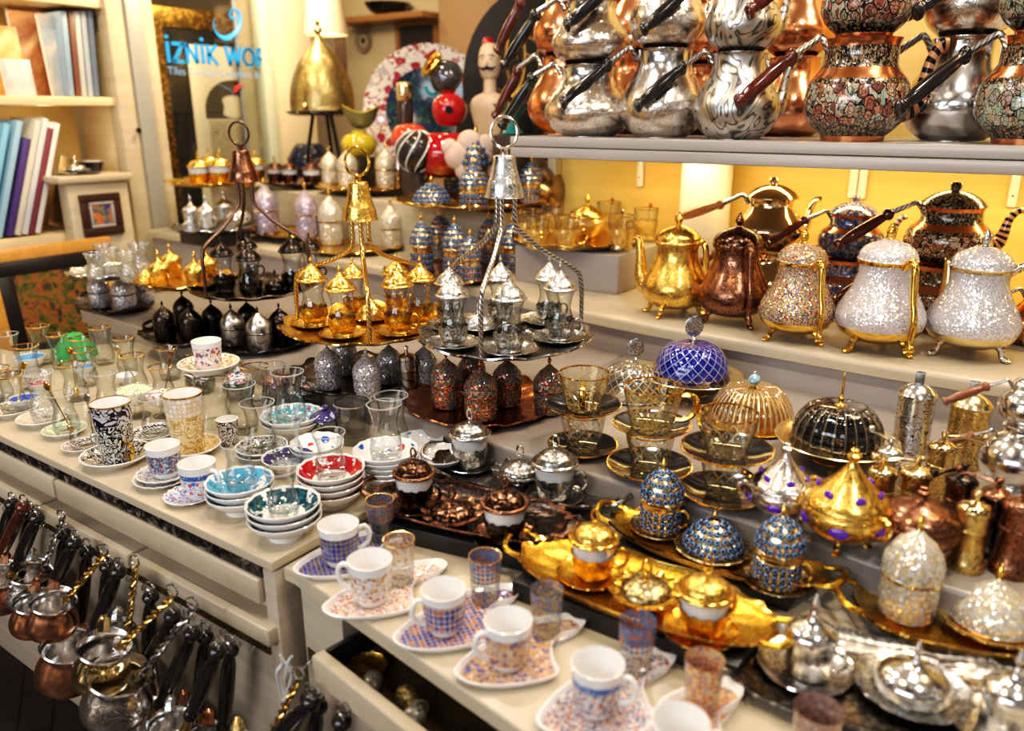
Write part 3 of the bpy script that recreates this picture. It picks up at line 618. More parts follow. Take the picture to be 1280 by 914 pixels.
def kettle(m='SILC', neck='SIL', hand='DKWOOD', upper=False, lidm=None, bands=None, striped=None, hd=(-.8, -.2, -.56), hl=.135, sock='SIL', spout=True, hz=.125):
    "bulbous tea kettle with turned wooden side handle; the upper pot is smaller with a lid"
    g = globals(); mm, nn = g[m], g[neck]
    if bands:
        a, b_, c = g[bands[0]], g[bands[1]], g[bands[2]]
        pr = [(0, 0, b_), (.06, 0, b_), (.062, .008, b_), (.078, .018, c), (.088, .026, c), (.1, .042, a), (.1005, .06, a), (.095, .08, a), (.09, .088, c), (.08, .096, b_), (.074, .103, b_), (.07, .108, c), (.0685, .132, c), (.071, .138, b_), (.073, .143, b_)]
    else: pr = [(r, z, mm if z < .108 else nn) for r, z in [(0, 0), (.058, 0)]+sm([(.058, .001), (.085, .018), (.1, .042), (.098, .062), (.084, .085), (.068, .105), (.061, .12), (.0605, .135), (.063, .141)], 3)]
    k = .86 if upper else 1.0; pr = [(p[0]*k, p[1]*k, *p[2:]) for p in pr]; B = MB().lathe(pr, mm, 48); K = Matrix.Scale(k, 4)
    S, W = stick_handle(hand, hd, L=hl, p0=(-.056*k, -.03, hz*k), socket=sock)
    P = [('body', B), ('handle_socket', S), ('handle', W)]
    if spout:
        sp = MB().tube([(.08, 0, .045), (.11, 0, .055), (.122, 0, .08), (.128, 0, .11), (.142, 0, .132), (.158, 0, .136)], [.021, .019, .013, .01, .009, .0075], g[striped] if striped else mm, 12, X=K @ Matrix.Rotation(.4 if striped else .85, 4, 'Z')); P.append(('spout', sp))
    if upper:
        z = .143*k; lm = g[lidm or m]; L = MB().lathe(sm([(.068*k, z-.002), (.075*k, z), (.074*k, z+.004), (.06*k, z+.016), (.035*k, z+.028), (.012*k, z+.033)], 3)+[(.01, z+.034), (.012, z+.044), (.009, z+.049), (0, z+.05)], lm, 36); P.append(('lid', L))
    return dict(name='tea_kettle', cat='teapot', w=.2*k, parts=P)
EN_COP = plain('copper_band', (.75, .3, .13), .2, 1.0)
EN_BLK = enamel('black_enamel', (.006, .006, .008), [(.5, .4, .25), (.006, .006, .008), (.45, .25, .12), (.006, .006, .008)], (.01, .008, .01), 120)
EN_FLOR = enamel('cream_floral_enamel', (.45, .42, .33), [(.42, .15, .09), (.5, .24, .16), (.26, .36, .28), (.2, .07, .06), (.5, .42, .3)], (.008, .006, .008), 40)
EN_GRN = enamel('green_floral_enamel', (.42, .46, .36), [(.3, .42, .3), (.5, .26, .18), (.36, .34, .3)], (.012, .01, .012), 45)
EN_CRM = enamel('ivory_floral_enamel', (.72, .55, .36), [(.5, .18, .06), (.6, .3, .14), (.7, .52, .34), (.1, .03, .02)], (.015, .008, .006), 42)
EN_BLU = enamel('blue_enamel', (.03, .07, .2), [(.6, .32, .2), (.4, .42, .5), (.03, .07, .2)], (.02, .03, .1), 60)
def stripe_mat(name, c1, c2):
    t = NT(name); w = t.n('TexWave', {'Vector': t.co('UV'), 'Scale': 22.0}, bands_direction='Y').outputs[1]
    return t.bsdf(t.mix(t.math('GREATER_THAN', w, .5), c1, c2), .3, .2)
STRIPE = stripe_mat('copper_black_stripes', (.6, .28, .14), (.008, .008, .015)); STRIPEB = stripe_mat('copper_blue_stripes', (.6, .28, .14), (.02, .05, .16))
def samovar_pot(): 
    B = MB().lathe([(0, 0), (.07, 0), (.075, .01), (.045, .03), (.04, .045)]+sm([(.04, .045), (.085, .07), (.105, .11), (.1, .15), (.075, .185), (.05, .205), (.042, .215)], 4)+[(.055, .222), (.055, .23), (0, .231)], SIL, 44)
    S, W = stick_handle('BRNWOOD', (-.9, -.45, -.38), .014, .135, 'SIL', (-.06, -.01, .185), False)
    return dict(name='tea_kettle', cat='teapot', w=.21, parts=[('body', B), ('handle_socket', S), ('handle', W)])
def samovar_top():
    B = MB().lathe([(0, 0), (.05, 0), (.052, .006), (.042, .012)]+sm([(.042, .012), (.068, .03), (.078, .06), (.07, .09), (.05, .11), (.042, .125)], 4)+[(.05, .13), (.045, .138), (.025, .15), (.008, .155), (.012, .168), (0, .172)], SIL, 40)
    S, W = stick_handle('BRNWOOD', (-.9, -.45, -.5), .014, .13, 'SIL', (-.045, -.01, .115), False)
    return dict(name='teapot', cat='teapot', w=.156, parts=[('body', B), ('handle_socket', S), ('handle', W)])
# ------------------------------------------------------------------ bowls with domes, grinders, tureens
def disc_finial(z, m=None):
    m = m or SILF; b = MB().lathe([(.012, z), (.004, z+.004), (.003, z+.01), (.0055, z+.014), (.002, z+.018), (.002, z+.024)], SIL, 12)
    return b.lathe([(0, -.0015), (.021, -.0012), (.0225, 0), (.021, .0012), (0, .0015)], m, 28, (14, .03, 0, 6), X=Matrix.Translation((0, 0, z+.045)) @ Matrix.Rotation(YAW, 4, 'Z') @ Matrix.Rotation(PI/2, 4, 'X') @ Matrix.Diagonal((1, 1.15, 1, 1)))
def dome_bowl(dm='COBALT', bm='GOLD', fin='disc', flat=.6, ribs=0, plate=True, dk=1.0):
    g = globals(); P = []
    z0 = .052 if plate else .006
    if plate:
        P.append(('bowl', MB().lathe([(0, 0), (.042, 0), (.046, .003), (.042, .008)]+sm([(.042, .008), (.07, .018), (.09, .04), (.096, .049)], 3)+[(.124, .0515, PGOLD), (.126, .053, GOLD), (.124, .0545, PGOLD), (.09, .0525, PGOLD), (.05, .03), (0, .022)], g[bm], 48)))
    else: P.append(('plate', MB().lathe([(0, 0), (.07, 0), (.105, .005), (.107, .0065), (.105, .0075), (0, .004)], g[bm], 44)))
    pr = [(r*dk, z0+z*dk) for r, z in sm([(.088, 0), (.09, .012), (.083, .04), (.067, .064), (flat*.09, .074)], 4)]
    D = MB().lathe(pr+[(flat*.075*dk, pr[-1][1]+.002), (0, pr[-1][1]+.001)], g[dm], 64, flute=(ribs, .035) if ribs else None); P.append(('dome', D)); zt = pr[-1][1]+.001
    if fin == 'disc': P.append(('finial', disc_finial(zt), 1))
    elif fin == 'ball': P.append(('finial', MB().lathe([(.012, zt), (.005, zt+.004), (.004, zt+.008)], GOLD, 12).sphere((0, 0, zt+.019), .0135, PM_TURQ, 14).sphere((0, 0, zt+.036), .004, SIL, 8), 1))
    else: P.append(('finial', MB().lathe(sm([(.014, zt), (.006, zt+.004), (.0045, zt+.01), (.006, zt+.016), (.0028, zt+.022), (.003, zt+.04), (.0018, zt+.065)], 3)+[(0, zt+.075)], GOLD, 12), 1))
    return dict(name='domed_bowl', cat='bowl', w=.25 if plate else .214, parts=P)
def cobalt():
    t = NT('cobalt_cut_glass'); mp = t.n('Mapping', {'Vector': t.co('UV'), 'Rotation': (0, 0, PI/4)}).outputs[0]
    d = t.vor(52, mp, 0.0, distance='CHEBYCHEV').outputs['Distance']; f = t.math('GREATER_THAN', d, .44)
    return t.bsdf(t.mix(f, (.006, .01, .2), (.28, .32, .6)), .1, .08, t.bump(d, .7, .004), Coat_Weight=1.0)
COBALT = cobalt()
def onyx():
    t = NT('black_cut_glass'); w = t.n('TexWave', {'Vector': t.co('UV'), 'Scale': 14.0}, bands_direction='X').outputs[1]
    return t.bsdf(t.mix(t.math('GREATER_THAN', w, .93), (.006, .005, .005), (.12, .1, .08)), .2, .07, t.bump(w, .5, .004), Coat_Weight=1.0)
ONYX = onyx()
def glass_teacup(m='GLSG', hm='GOLD', rim='GOLD', r=.042, h=.062, hd=0):
    g = globals(); b = MB().lathe([(0, 0), (r*.66, 0), (r*.7, .004)]+[(q*r, z*h) for q, z in sm([(.7, .06), (.82, .35), (.94, .75), (1, 1)], 3)], g[m], 36); b.lathe([(0, .009), (r*.6, .008), (r*.72, .012)], GLS, 24)
    R_ = MB().lathe([(r-.0008, h-.0015), (r+.0009, h-.001), (r+.0007, h+.0013), (r-.0012, h+.001)], g[rim], 36)
    H = MB().tube([(r*.95, 0, h*.86), (r+.013, 0, h*.86), (r+.019, 0, h*.72), (r+.015, 0, h*.42), (r+.002, 0, h*.28), (r*.8, 0, h*.27)], [.0045]*6, g[hm], 8, X=Matrix.Rotation(hd, 4, 'Z'))
    return dict(name='glass_teacup', cat='cup', w=2*r, parts=[('bowl', b), ('rim', R_), ('handle', H)])
def rim_saucer(m='BLACK', rim='GOLD', r=.066):
    g = globals(); return dict(name='saucer', cat='saucer', w=2*r, parts=[('dish', MB().lathe([(0, .002), (r*.5, .002), (r*.52, 0), (r*.56, 0), (r*.6, .003), (r*.97, .0125), (r*.97, .0145), (r*.6, .0055), (0, .0045)], g[m], 44)), ('rim', MB().lathe([(r*.965, .0122), (r, .013), (r, .015), (r*.965, .0148)], g[rim], 44))])
def spice_mill(m='SILE', r=.024, h=.11):
    g = globals(); B = MB().lathe([(0, 0), (r*1.08, 0), (r*1.08, .006), (r, .009), (r, h*.72), (r*1.04, h*.725), (r*1.04, h*.76)], g[m], 32)
    C = MB().lathe([(r*1.05, h*.762), (r*1.07, h*.79), (r*.95, h*.83), (r*.6, h*.9), (r*.3, h*.93), (0, h*.935)], SIL if m == 'SILE' else PGOLD, 32)
    return dict(name='spice_mill', cat='grinder', w=r*2.1, parts=[('body', B), ('cap', C), ('spindle', MB().box((-.0055, -.0055, h*.92), (.0055, .0055, h*1.08), metal('steel_spindle', (.3, .32, .34), .35), .001), 1)])
def crank_mill(m='BRASS', cap='BRASSP', r=.02, h=.1, a=0.0, flare=False, arm=True):
    g = globals(); f = 1.22 if flare else 1.05
    B = MB().lathe([(0, 0), (r*f, 0), (r*f, h*.06), (r*f*.95, h*.13), (r, h*.17), (r, h*.55), (r*1.04, h*.56), (r*1.04, h*.59), (r*.98, h*.6), (r*.98, h*.8), (r*1.08, h*.82), (r*1.08, h*.87)], g[m], 28)
    C = MB().lathe(sm([(r*1.06, h*.87), (r*.9, h*.92), (r*.5, h*.95), (r*.3, h*.97)], 2)+[(.004, h*.98), (.004, h*1.05), (.006, h*1.07), (.005, h*1.12), (0, h*1.14)], g[cap], 24)
    P = [('body', B), ('cap', C)]
    if arm: P.append(('crank', MB().tube([(0, 0, h*1.04), (.03, 0, h*1.06), (.055, 0, h*1.02)], [.003, .0026, .003], g[cap], 8, X=Matrix.Rotation(a, 4, 'Z')), 1)); P.append(('knob', MB().lathe(sm([(.003, h*1.03), (.006, h*1.07), (.005, h*1.12)], 2)+[(0, h*1.15)], g[cap], 10, X=Matrix.Rotation(a, 4, 'Z') @ Matrix.Translation((.055, 0, 0))), 1))
    return dict(name='coffee_grinder', cat='grinder', w=r*2.1, parts=P)
def tureen(m='GOLDE', fm='GOLD', gems=True, hd=0.0, lid='cone'):
    g = globals(); mm = g[m]
    B = MB().lathe([(0, .02), (.025, .02)]+sm([(.025, .021), (.05, .032), (.066, .052), (.068, .07), (.064, .078)], 4)+[(.067, .08), (.067, .083)], mm, 44)
    if lid == 'cone': lp = sm([(.066, .083), (.06, .092), (.042, .108), (.024, .126), (.012, .142), (.008, .15)], 4)
    else: lp = sm([(.068, .083), (.064, .092), (.05, .104), (.03, .112), (.012, .117), (.008, .12)], 4)
    L = MB().lathe(lp, mm, 44); zt = lp[-1][1]; F = MB().lathe([(.008, zt), (.006, zt+.004), (.011, zt+.01), (.011, zt+.014), (.005, zt+.018), (.007, zt+.023), (0, zt+.027)], g[fm], 12)
    P = [('body', B), ('lid', L), ('finial', F, 1)]
    for s_ in (0, PI): P.append(('handle', MB().tube([(.06, 0, .074), (.078, 0, .088), (.09, 0, .08), (.086, 0, .062), (.066, 0, .05)], [.004, .005, .005, .005, .004], g[fm], 8, X=Matrix.Rotation(hd+s_, 4, 'Z'))))
    for a in (-1.6, .5, 2.6): P.append(('foot', foot_mb(a, g[fm], .03, .032)))
    if gems:
        for k in range(6):
            X = Matrix.Rotation(TAU*k/6-1.5, 4, 'Z'); P.append(('gem', MB().sphere((.0662, 0, .056), .0125, GEM, 14, (.4, 1.25, .75), X=X)))
            P.append(('gem', MB().sphere((.0475, 0, .105), .008, GEM, 12, (.5, 1.1, .9), X=Matrix.Rotation(TAU*k/6-1.0, 4, 'Z')), 1))
    return dict(name='tureen', cat='tureen', w=.136, parts=P)
# ================================================================== the place
ZL = .95; ZR = .935; ZM = 1.0; ZS = 1.1; ZT = 1.28; ZSH = 1.54
cam_d = bpy.data.cameras.new('camera'); cam = bpy.data.objects.new('camera', cam_d); COL.objects.link(cam); SC.camera = cam
cam.location = (0, 0, EYE); cam.rotation_euler = (PI/2-PITCH, 0, YAW)
cam_d.sensor_width = 36; cam_d.lens = 36*FPX/1280; cam_d.clip_start = .05
cam_d.dof.use_dof = True; cam_d.dof.focus_distance = 1.62; cam_d.dof.aperture_fstop = 2.4
def floor_mat():
    t = NT('dark_floor_boards'); mp = t.n('Mapping', {'Vector': t.co(), 'Rotation': (0, 0, .5)}).outputs[0]
    b = t.n('TexBrick', {'Vector': mp, 'Color1': (.035, .028, .026, 1), 'Color2': (.05, .04, .036, 1), 'Mortar': (.006, .005, .005, 1), 'Scale': 3.0, 'Mortar Size': .01})
    return t.bsdf(t.mix(t.math('MULTIPLY', t.noise(30, mp, 5), .5), b.outputs[0], (.02, .016, .016)), 0, .45)
struct('floor', MB().box((-7, -3, -.05), (3, 6, 0), floor_mat(), 0))
WALLY = painted_wood('yellow_cream_panel', (.66, .42, .12), (.78, .53, .17), .5, 2)
WALLC = plain('cream_wall', (.66, .55, .38), .5)
struct('wall_right', MB().box((-1.5, 2.44, 0), (1.6, 2.52, 2.6), WALLY, .002))
struct('trim_1', MB().box((-1.53, 2.40, 1.0), (-1.5, 2.52, 1.54), CREAM, .002))
c = aty(878, 300, 2.33); struct('column', MB().lathe([(.075, 1.0), (.075, ZSH-.055)], plain('white_pipe', (.62, .58, .5), .35), 36, X=Matrix.Translation((c.x, c.y, 0))))
struct('wall_left', MB().box((-3.95, .2, 0), (-3.85, 2.0, 3.0), plain('yellow_lit_back', (.72, .5, .2), .5), 0))
struct('wall_back', MB().box((-7, 4.2, 0), (.5, 4.3, 3.2), WALLC, 0))
struct('wall_back_left', MB().box((-7.0, 2.0, 0), (-6.9, 4.2, 3.2), WALLC, 0))
struct('ceiling', MB().box((-7, 1.0, 3.2), (1.6, 4.3, 3.25), plain('ceiling_paint', (.6, .55, .48), .6), 0))
# ---- left counter
XR = -.912; FY = .665
root = newobj('display_counter', None); tag(root, 'long cream cabinet along the left with glasses on top and pots hung below', 'counter')
def part(name, mb, par, label=None):
    o = newobj(name, mb.mesh(name), par)
    if label: o['label'] = label
    return o
part('worktop', MB().prism([(-2.95, FY), (XR, FY), (XR, 1.74), (-2.2, 1.76), (-2.2, 1.3), (-2.42, .98), (-2.95, .92)], .934, ZL, CREAM, .004), root)
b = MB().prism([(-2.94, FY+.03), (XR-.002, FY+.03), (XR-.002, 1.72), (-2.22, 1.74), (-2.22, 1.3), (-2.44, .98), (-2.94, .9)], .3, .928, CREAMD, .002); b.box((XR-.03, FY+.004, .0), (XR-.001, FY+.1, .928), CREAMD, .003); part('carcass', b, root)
def glit():
    t = NT('dark_display_slot'); n = t.noise(60, None, 3, 1); return t.bsdf(t.ramp(n, [(.45, (.01, .01, .012)), (.6, (.12, .1, .09)), (.75, (.6, .5, .42))]), .4, .2)
part('display_slot', MB().box((-2.95, FY+.003, .909), (XR-.032, FY+.03, .934), glit(), 0), root, 'dark glazed slot under the worktop')
for x0, x1 in ((-2.95, aty(70, 606, FY).x-.008), (aty(70, 606, FY).x, XR-.034)): part('drawer', MB().box((x0, FY-.004, .862), (x1, FY+.03, .907), CREAM, .005), root)
doors = [aty(52, 618, FY).x, aty(168, 690, FY).x]
for x0, x1 in ((-2.6, doors[0]), (doors[0], doors[1]), (doors[1], XR-.004)):
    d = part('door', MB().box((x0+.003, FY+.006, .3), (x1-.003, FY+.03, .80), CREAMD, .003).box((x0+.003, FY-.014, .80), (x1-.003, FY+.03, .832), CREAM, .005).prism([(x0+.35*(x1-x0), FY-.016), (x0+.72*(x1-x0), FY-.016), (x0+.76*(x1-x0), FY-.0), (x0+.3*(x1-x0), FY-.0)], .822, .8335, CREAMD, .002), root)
    for k in range(5): pass
rail = part('hook_rail', MB().box((-2.6, FY+.0005, .77), (XR-.028, FY+.006, .797), BRASSD, .001), root, 'dull brass strip with hooks')
for k in range(40):
    x = -1.95+k*(XR-.05+1.95)/39; part('hook', MB().tube([(x, FY, .787), (x, FY-.012, .784), (x, FY-.02, .779), (x, FY-.019, .788)], .0015, SIL, 6, 3), rail)
# ---- right counter (turned slightly towards us)
A = Vector((-.886, .684)); Bv = Vector((.3, .5)); dv = (Bv-A).normalized(); nv = Vector((-dv.y, dv.x))
def RQ(u, v): q = A+dv*u+nv*v; return (q.x, q.y)
root = newobj('display_counter', None); tag(root, 'cream cabinet at the lower right with an open drawer under coffee plates', 'counter')
part('worktop', MB().prism([RQ(0, 0), RQ(1.2, 0), RQ(1.2, 1.2), (XR+.004, 1.7), (XR+.004, RQ(0, 0)[1])], .912, ZR, CREAM, .004), root)
part('carcass', MB().prism([RQ(.004, .008), RQ(.112, .008), RQ(.112, .6), (RQ(.004, 0)[0], 1.28)], .3, .912, CREAMD, .001).prism([RQ(.112, .3), RQ(1.2, .3), RQ(1.2, .6), RQ(.112, .6)], .3, .912, plain('dark_inside', (.03, .025, .02), .6), .001).prism([RQ(.112, .012), RQ(1.2, .012), RQ(1.2, .28), RQ(.112, .28)], .3, .825, CREAMD, .001), root)
OUT = -.028
d = part('drawer', MB().prism([RQ(.117, OUT-.02), RQ(1.2, OUT-.02), RQ(1.2, OUT), RQ(.117, OUT)], .83, .872, CREAM, .005), root)
part('drawer_tray', MB().prism([RQ(.122, OUT), RQ(1.2, OUT), RQ(1.2, .25), RQ(.122, .25)], .832, .838, plain('brown_drawer_lining', (.06, .035, .018), .3), 0).prism([RQ(.122, OUT), RQ(.13, OUT), RQ(.13, .25), RQ(.122, .25)], .832, .874, BLACKM, .001), d, 'dark lined inside of the drawer')
rail = part('hook_rail', MB().prism([RQ(.01, .0065), RQ(1.2, .0065), RQ(1.2, .012), RQ(.01, .012)], .775, .8, BRASSD, .001), root, 'dull brass strip with hooks')
for k in range(10):
    q = RQ(.03+k*.05, .006); e = RQ(.03+k*.05, -.016); part('hook', MB().tube([(*q, .79), (*RQ(.03+k*.05, -.008), .787), (*e, .782), (*e, .791)], .0015, SIL, 6, 3), rail)
# ---- tiers
sp = [(-3.42, 2.02), (-2.6, 2.0), (-1.85, 1.95), (-1.4, 1.87), (-.95, 1.79), (-.55, 1.765), (-.2, 1.752), (.1, 1.775), (.5, 1.85)]; spc = [p[:2] for p in sm(sp, 4)]
inn = [(x, y+.022) for x, y in spc]
bk = [(x, y-.002) for x, y in inn if -2.6 <= x <= .5]; fr = [(-2.6, 1.27), (-1.07, 1.15), (-.905, 1.14), (-.79, 1.131), (-.255, 1.109), (-.1, 1.088), (.08, 1.085), (.5, 1.12)]
bl_ = [q for q in bk if q[0] < -.905]; br_ = [q for q in bk if q[0] > -.905]
tm = MB().prism(fr[:3]+[(-.905, 1.8)]+bl_[::-1], .951, ZM, TIERM, .008).prism(fr[2:]+br_[::-1]+[(-.905, 1.8)], .936, ZM, TIERM, .008).prism([(-2.6, 1.285), (-2.27, 1.285), (-2.27, 1.9), (-2.6, 1.98)], .2, .951, TIERM, .002)
root = newobj('display_tier', tm.mesh('display_tier')); tag(root, 'low cream shelf tier holding glass cups, domed bowls and grinders', 'shelf')
root = newobj('display_step', None); tag(root, 'curved cream step in front of the yellow wall carrying footed coffee pots', 'shelf')
part('shelf_top', MB().prism(spc+[(.5, 2.43), (-1.5, 2.43), (-1.56, 2.6), (-3.42, 2.6)], ZS-.03, ZS, CREAM, .012), root)
part('front_panel', MB().prism(inn+[(.5, 2.4), (-3.42, 2.4)], .9, ZS-.03, painted_wood('greyish_panel', (.34, .3, .29), (.44, .4, .37), .3), .001), root)
newobj('display_riser', MB().prism([(-3.42, 2.37), (-2.2, 2.27), (-1.58, 2.2), (-1.58, 2.62), (-3.42, 2.62)], ZS, ZT, CREAM, .006).mesh('display_riser')); tag(bpy.data.objects['display_riser'], 'cream riser at the back of the step under the upper row of trays', 'shelf')
gx = at(756, 375, ZS); gx.y += .075; newobj('display_box', MB().box((gx.x-.36, gx.y, ZS), (gx.x, gx.y+.3, 1.2135), plain('grey_cream_box', (.36, .32, .31), .4), .004).mesh('display_box')); tag(bpy.data.objects['display_box'], 'plain cream box under the gold tray of filigree glasses', 'box')
root = newobj('wall_shelf', None); tag(root, 'thick grey-white wall shelf carrying the row of big tea kettles', 'shelf')
SHM = painted_wood('grey_white_shelf', (.34, .31, .29), (.42, .385, .36), .25)
part('board', MB().box((-1.31, 1.86, ZSH-.026), (.6, 2.44, ZSH), SHM, .004), root); part('board', MB().box((-1.31, 1.86, ZSH-.055), (.6, 2.44, ZSH-.0275), SHM, .004), root)
for px, py in ((801, 222), (1066, 236), (1078, 236), (1264, 258)):
    q = aty(px, py, 2.435); m = MB().box((q.x-.012, 2.425, 1.37), (q.x+.012, 2.44, ZSH-.055), IVORY, .006)
    for dz in (.02, .09): m.lathe([(.003, .0), (.0025, .002), (0, .0022)], SIL, 10, X=Matrix.Translation((q.x, 2.425, 1.38+dz)) @ Matrix.Rotation(PI/2, 4, 'X'))
    part('bracket', m, root)
# ------------------------------------------------------------------ kettles on the wall shelf
def shelf_kettle(px, Y, w, lab, lo, up, rz=0, f=1.36):
    q = aty(px, 175, Y); q.z = ZSH; s = w*depth(q)/FPX/.2; g = 'kettles on the wall shelf'
    put(kettle, lo, q, lab % 'lower', g, rz, s, sz=f)
    if up: put(kettle, up, q+Vector((0, 0, .1425*s*f)), lab % 'upper', g, rz, s, sz=f)
hdA = (-.62, -.55, -.5); hdB = (-.55, -.15, -.75)
shelf_kettle(735, 1.99, 110, '%s copper-tinged silver kettle at the left end of the wall shelf', ('SILC', 'SIL', 'DKWOOD', False, None, None, None, hdB), ('SILC', 'SIL', 'DKWOOD', True, 'COP', None, None, hdB), 0, 1.06)
shelf_kettle(826, 2.0, 106, '%s bright silver kettle second from left, black handle slanting over its left neighbour', ('SILC', 'SIL', 'DKWOOD', False, None, None, None, hdA), ('SILC', 'SIL', 'DKWOOD', True, None, None, None, hdA))
shelf_kettle(917, 1.97, 104, '%s dull pewter kettle engraved with large scrolls', ('PEW', 'PEW', 'DKWOOD', False, None, None, None, hdA), ('PEW', 'PEW', 'DKWOOD', True, None, None, None, hdA))
fl = ('EN_FLOR', 'EN_COP', 'EN_BLK'); fg = ('EN_GRN', 'EN_COP', 'EN_BLK')
shelf_kettle(1064, 1.98, 122, '%s black and copper kettle with cream flower band and striped spout', ('COP', 'COP', 'REDWOOD', False, None, fl, 'STRIPE', hdA), ('COP', 'COP', 'REDWOOD', True, None, fl, 'STRIPE', hdA))
shelf_kettle(1189, 2.13, 124, '%s smooth silver kettle between the two flower-banded kettles', ('SIL', 'SIL', 'DKWOOD', False, None, None, None, hdB), ('SILC', 'SIL', 'DKWOOD', True, None, None, None, hdA))
shelf_kettle(1284, 1.98, 130, '%s green and cream flowered kettle cut by the right edge', ('COP', 'COP', 'DKWOOD', False, None, fg, 'STRIPE', hdA, .15), ('COP', 'COP', 'DKWOOD', True, None, fg, 'STRIPE', hdA, .15))
for px, Y, w, hw, lab in ((705, 2.25, 92, 'REDWOOD', '%s polished copper kettle behind the left end kettle'), (790, 2.28, 96, 'REDWOOD', '%s polished copper kettle half hidden behind the bright silver kettle'), (872, 2.3, 84, 'DKWOOD', '%s copper kettle behind the gap left of the pewter kettle'), (984, 2.27, 96, 'REDWOOD', '%s hammered copper kettle between pewter and black flowered kettles')):
    shelf_kettle(px, Y, w, lab, ('COP', 'COP', hw, False, None, None, None, hdB, .12, 'BRASS'), ('COP', 'COP', hw, True, 'COP', None, None, hdB, .12, 'BRASS'))
# ------------------------------------------------------------------ pots on the step
g = 'coffee pots on the step'
h2 = -YAW*0
pw(ewer, ('GOLDE', None, 'GOLD', 'GOLDE', -.2, PI-.25, (-2.9, -1.7, .3, 1.6), 1.05), 842, 393, ZS, 82, 'engraved gold coffee pot with long curved spout at the left', g)
pw(ewer, ('BRZ', None, 'BRZ', 'BRZF', -.85, 2.0, (-2.4, -.6, 1.5), 1.05), 914, 403, ZS, 88, 'dark bronze footed coffee pot with fluted lid', g)
pw(ewer, ('GOLD', 'RH_M', 'GOLD', None, -.75, 1.9, (-2.3, -.4, 1.5), 1.04), 992, 424, ZS, 90, 'gold coffee pot covered in multicoloured rhinestones', g)
pw(ewer, ('GOLD', 'RH_W', 'GOLD', None, -.75, 1.9, (-2.2, -.4, 1.5), 1.04), 1094, 437, ZS, 103, 'white rhinestone coffee pot with gold lid band and gold handle', g)
pw(ewer, ('PGOLD', 'RH_S', 'SIL', None, .1, 2.15, (-2.5, -.3, 1.5)), 1208, 444, ZS, 105, 'silver rhinestone coffee pot at the right end of the row', g)
def step_kettle(px, Y, w, lab, lo, up, rz=0, f=1.0):
    q = aty(px, 390, Y); q.z = ZS; s = w*depth(q)/FPX/.2; put(kettle, lo, q, lab % 'lower', 'tea kettles at the back of the step', rz, s, sz=1.05)
    if up: put(kettle, up, q+Vector((0, 0, .1425*s*1.05)), lab % 'upper', 'tea kettles at the back of the step', rz, s*f, sz=1.0)
step_kettle(952, 2.18, 92, '%s polished brass kettle in front of the white pipe', ('BRASSP', 'BRASSP', 'BRNWOOD', False, None, None, None, (-.8, -.1, -.5)), ('BRASSP', 'BRASSP', 'ORWOOD', True, None, None, None, (-.85, .05, -.32)), 0, 1.05)
bl = ('EN_BLU', 'EN_COP', 'EN_BLU')
step_kettle(1052, 2.2, 88, '%s blue enamelled copper kettle behind the rhinestone pots', ('COP', 'COP', 'REDWOOD', False, None, bl, 'STRIPEB', hdA), ('COP', 'COP', 'REDWOOD', True, 'EN_BLU', bl, 'STRIPEB', hdA), 0, 1.0)
bk = ('EN_CRM', 'EN_COP', 'EN_BLK')
step_kettle(1170, 2.14, 108, '%s black kettle with ivory flower band on the step', ('COP', 'COP', 'REDWOOD', False, None, bk, 'STRIPE', hdA), ('COP', 'COP', 'REDWOOD', True, 'EN_BLK', bk, 'STRIPE', hdA), 0, 1.05)
step_kettle(1310, 2.12, 90, '%s copper kettle at the right edge behind the samovar pot', ('COP', 'BRASSP', 'BRNWOOD', False), None)
# ------------------------------------------------------------------ gold tray of filigree glasses
tp = at(727, 305, 1.214); tp.x -= .02
put(round_tray, ('GOLDF', 'GOLD', .2, 14, .02, .02), tp, 'gold tray of filigree glasses below the wall shelf', sz=1)
g = 'filigree glasses on the gold tray'; z = 1.219
pw(sugar_bowl, (), 733, 300, z, 50, 'gold lidded sugar bowl in the middle of the filigree glasses')
for i, (px, py, w) in enumerate(((661, 302, 33), (708, 312, 35), (775, 312, 36), (690, 292, 32), (806, 300, 33), (760, 291, 32), (672, 311, 33))):
    pw(amber_glass, (), px, py, z, w, ['leftmost filigree tea glass on the gold tray', 'gold-handled filigree tea glass just left of the sugar bowl', 'filigree tea glass just right of the sugar bowl', 'filigree tea glass behind the bell of the silver hanging tray', 'filigree tea glass above the gold spout', 'filigree tea glass behind the sugar bowl', 'filigree tea glass at the front left of the gold tray'][i], g, rz=-.5+i)
for i, (px, py, dx) in enumerate(((690, 292, 0), (775, 312, .01), (760, 291, .1), (806, 300, .12))):
    put(spoon, ('PGOLD', True, .115), at(px, py, z)+Vector((0, 0, .008)), ['red-gemmed tea spoon standing in the glass behind the silver bell', 'red-gemmed tea spoon in the glass right of the sugar bowl', 'tea spoon leaning in the rear glass of the gold tray', 'tea spoon leaning in the glass above the gold spout'][i], 'spoons in the filigree glasses', rot=(.12, dx, .5))
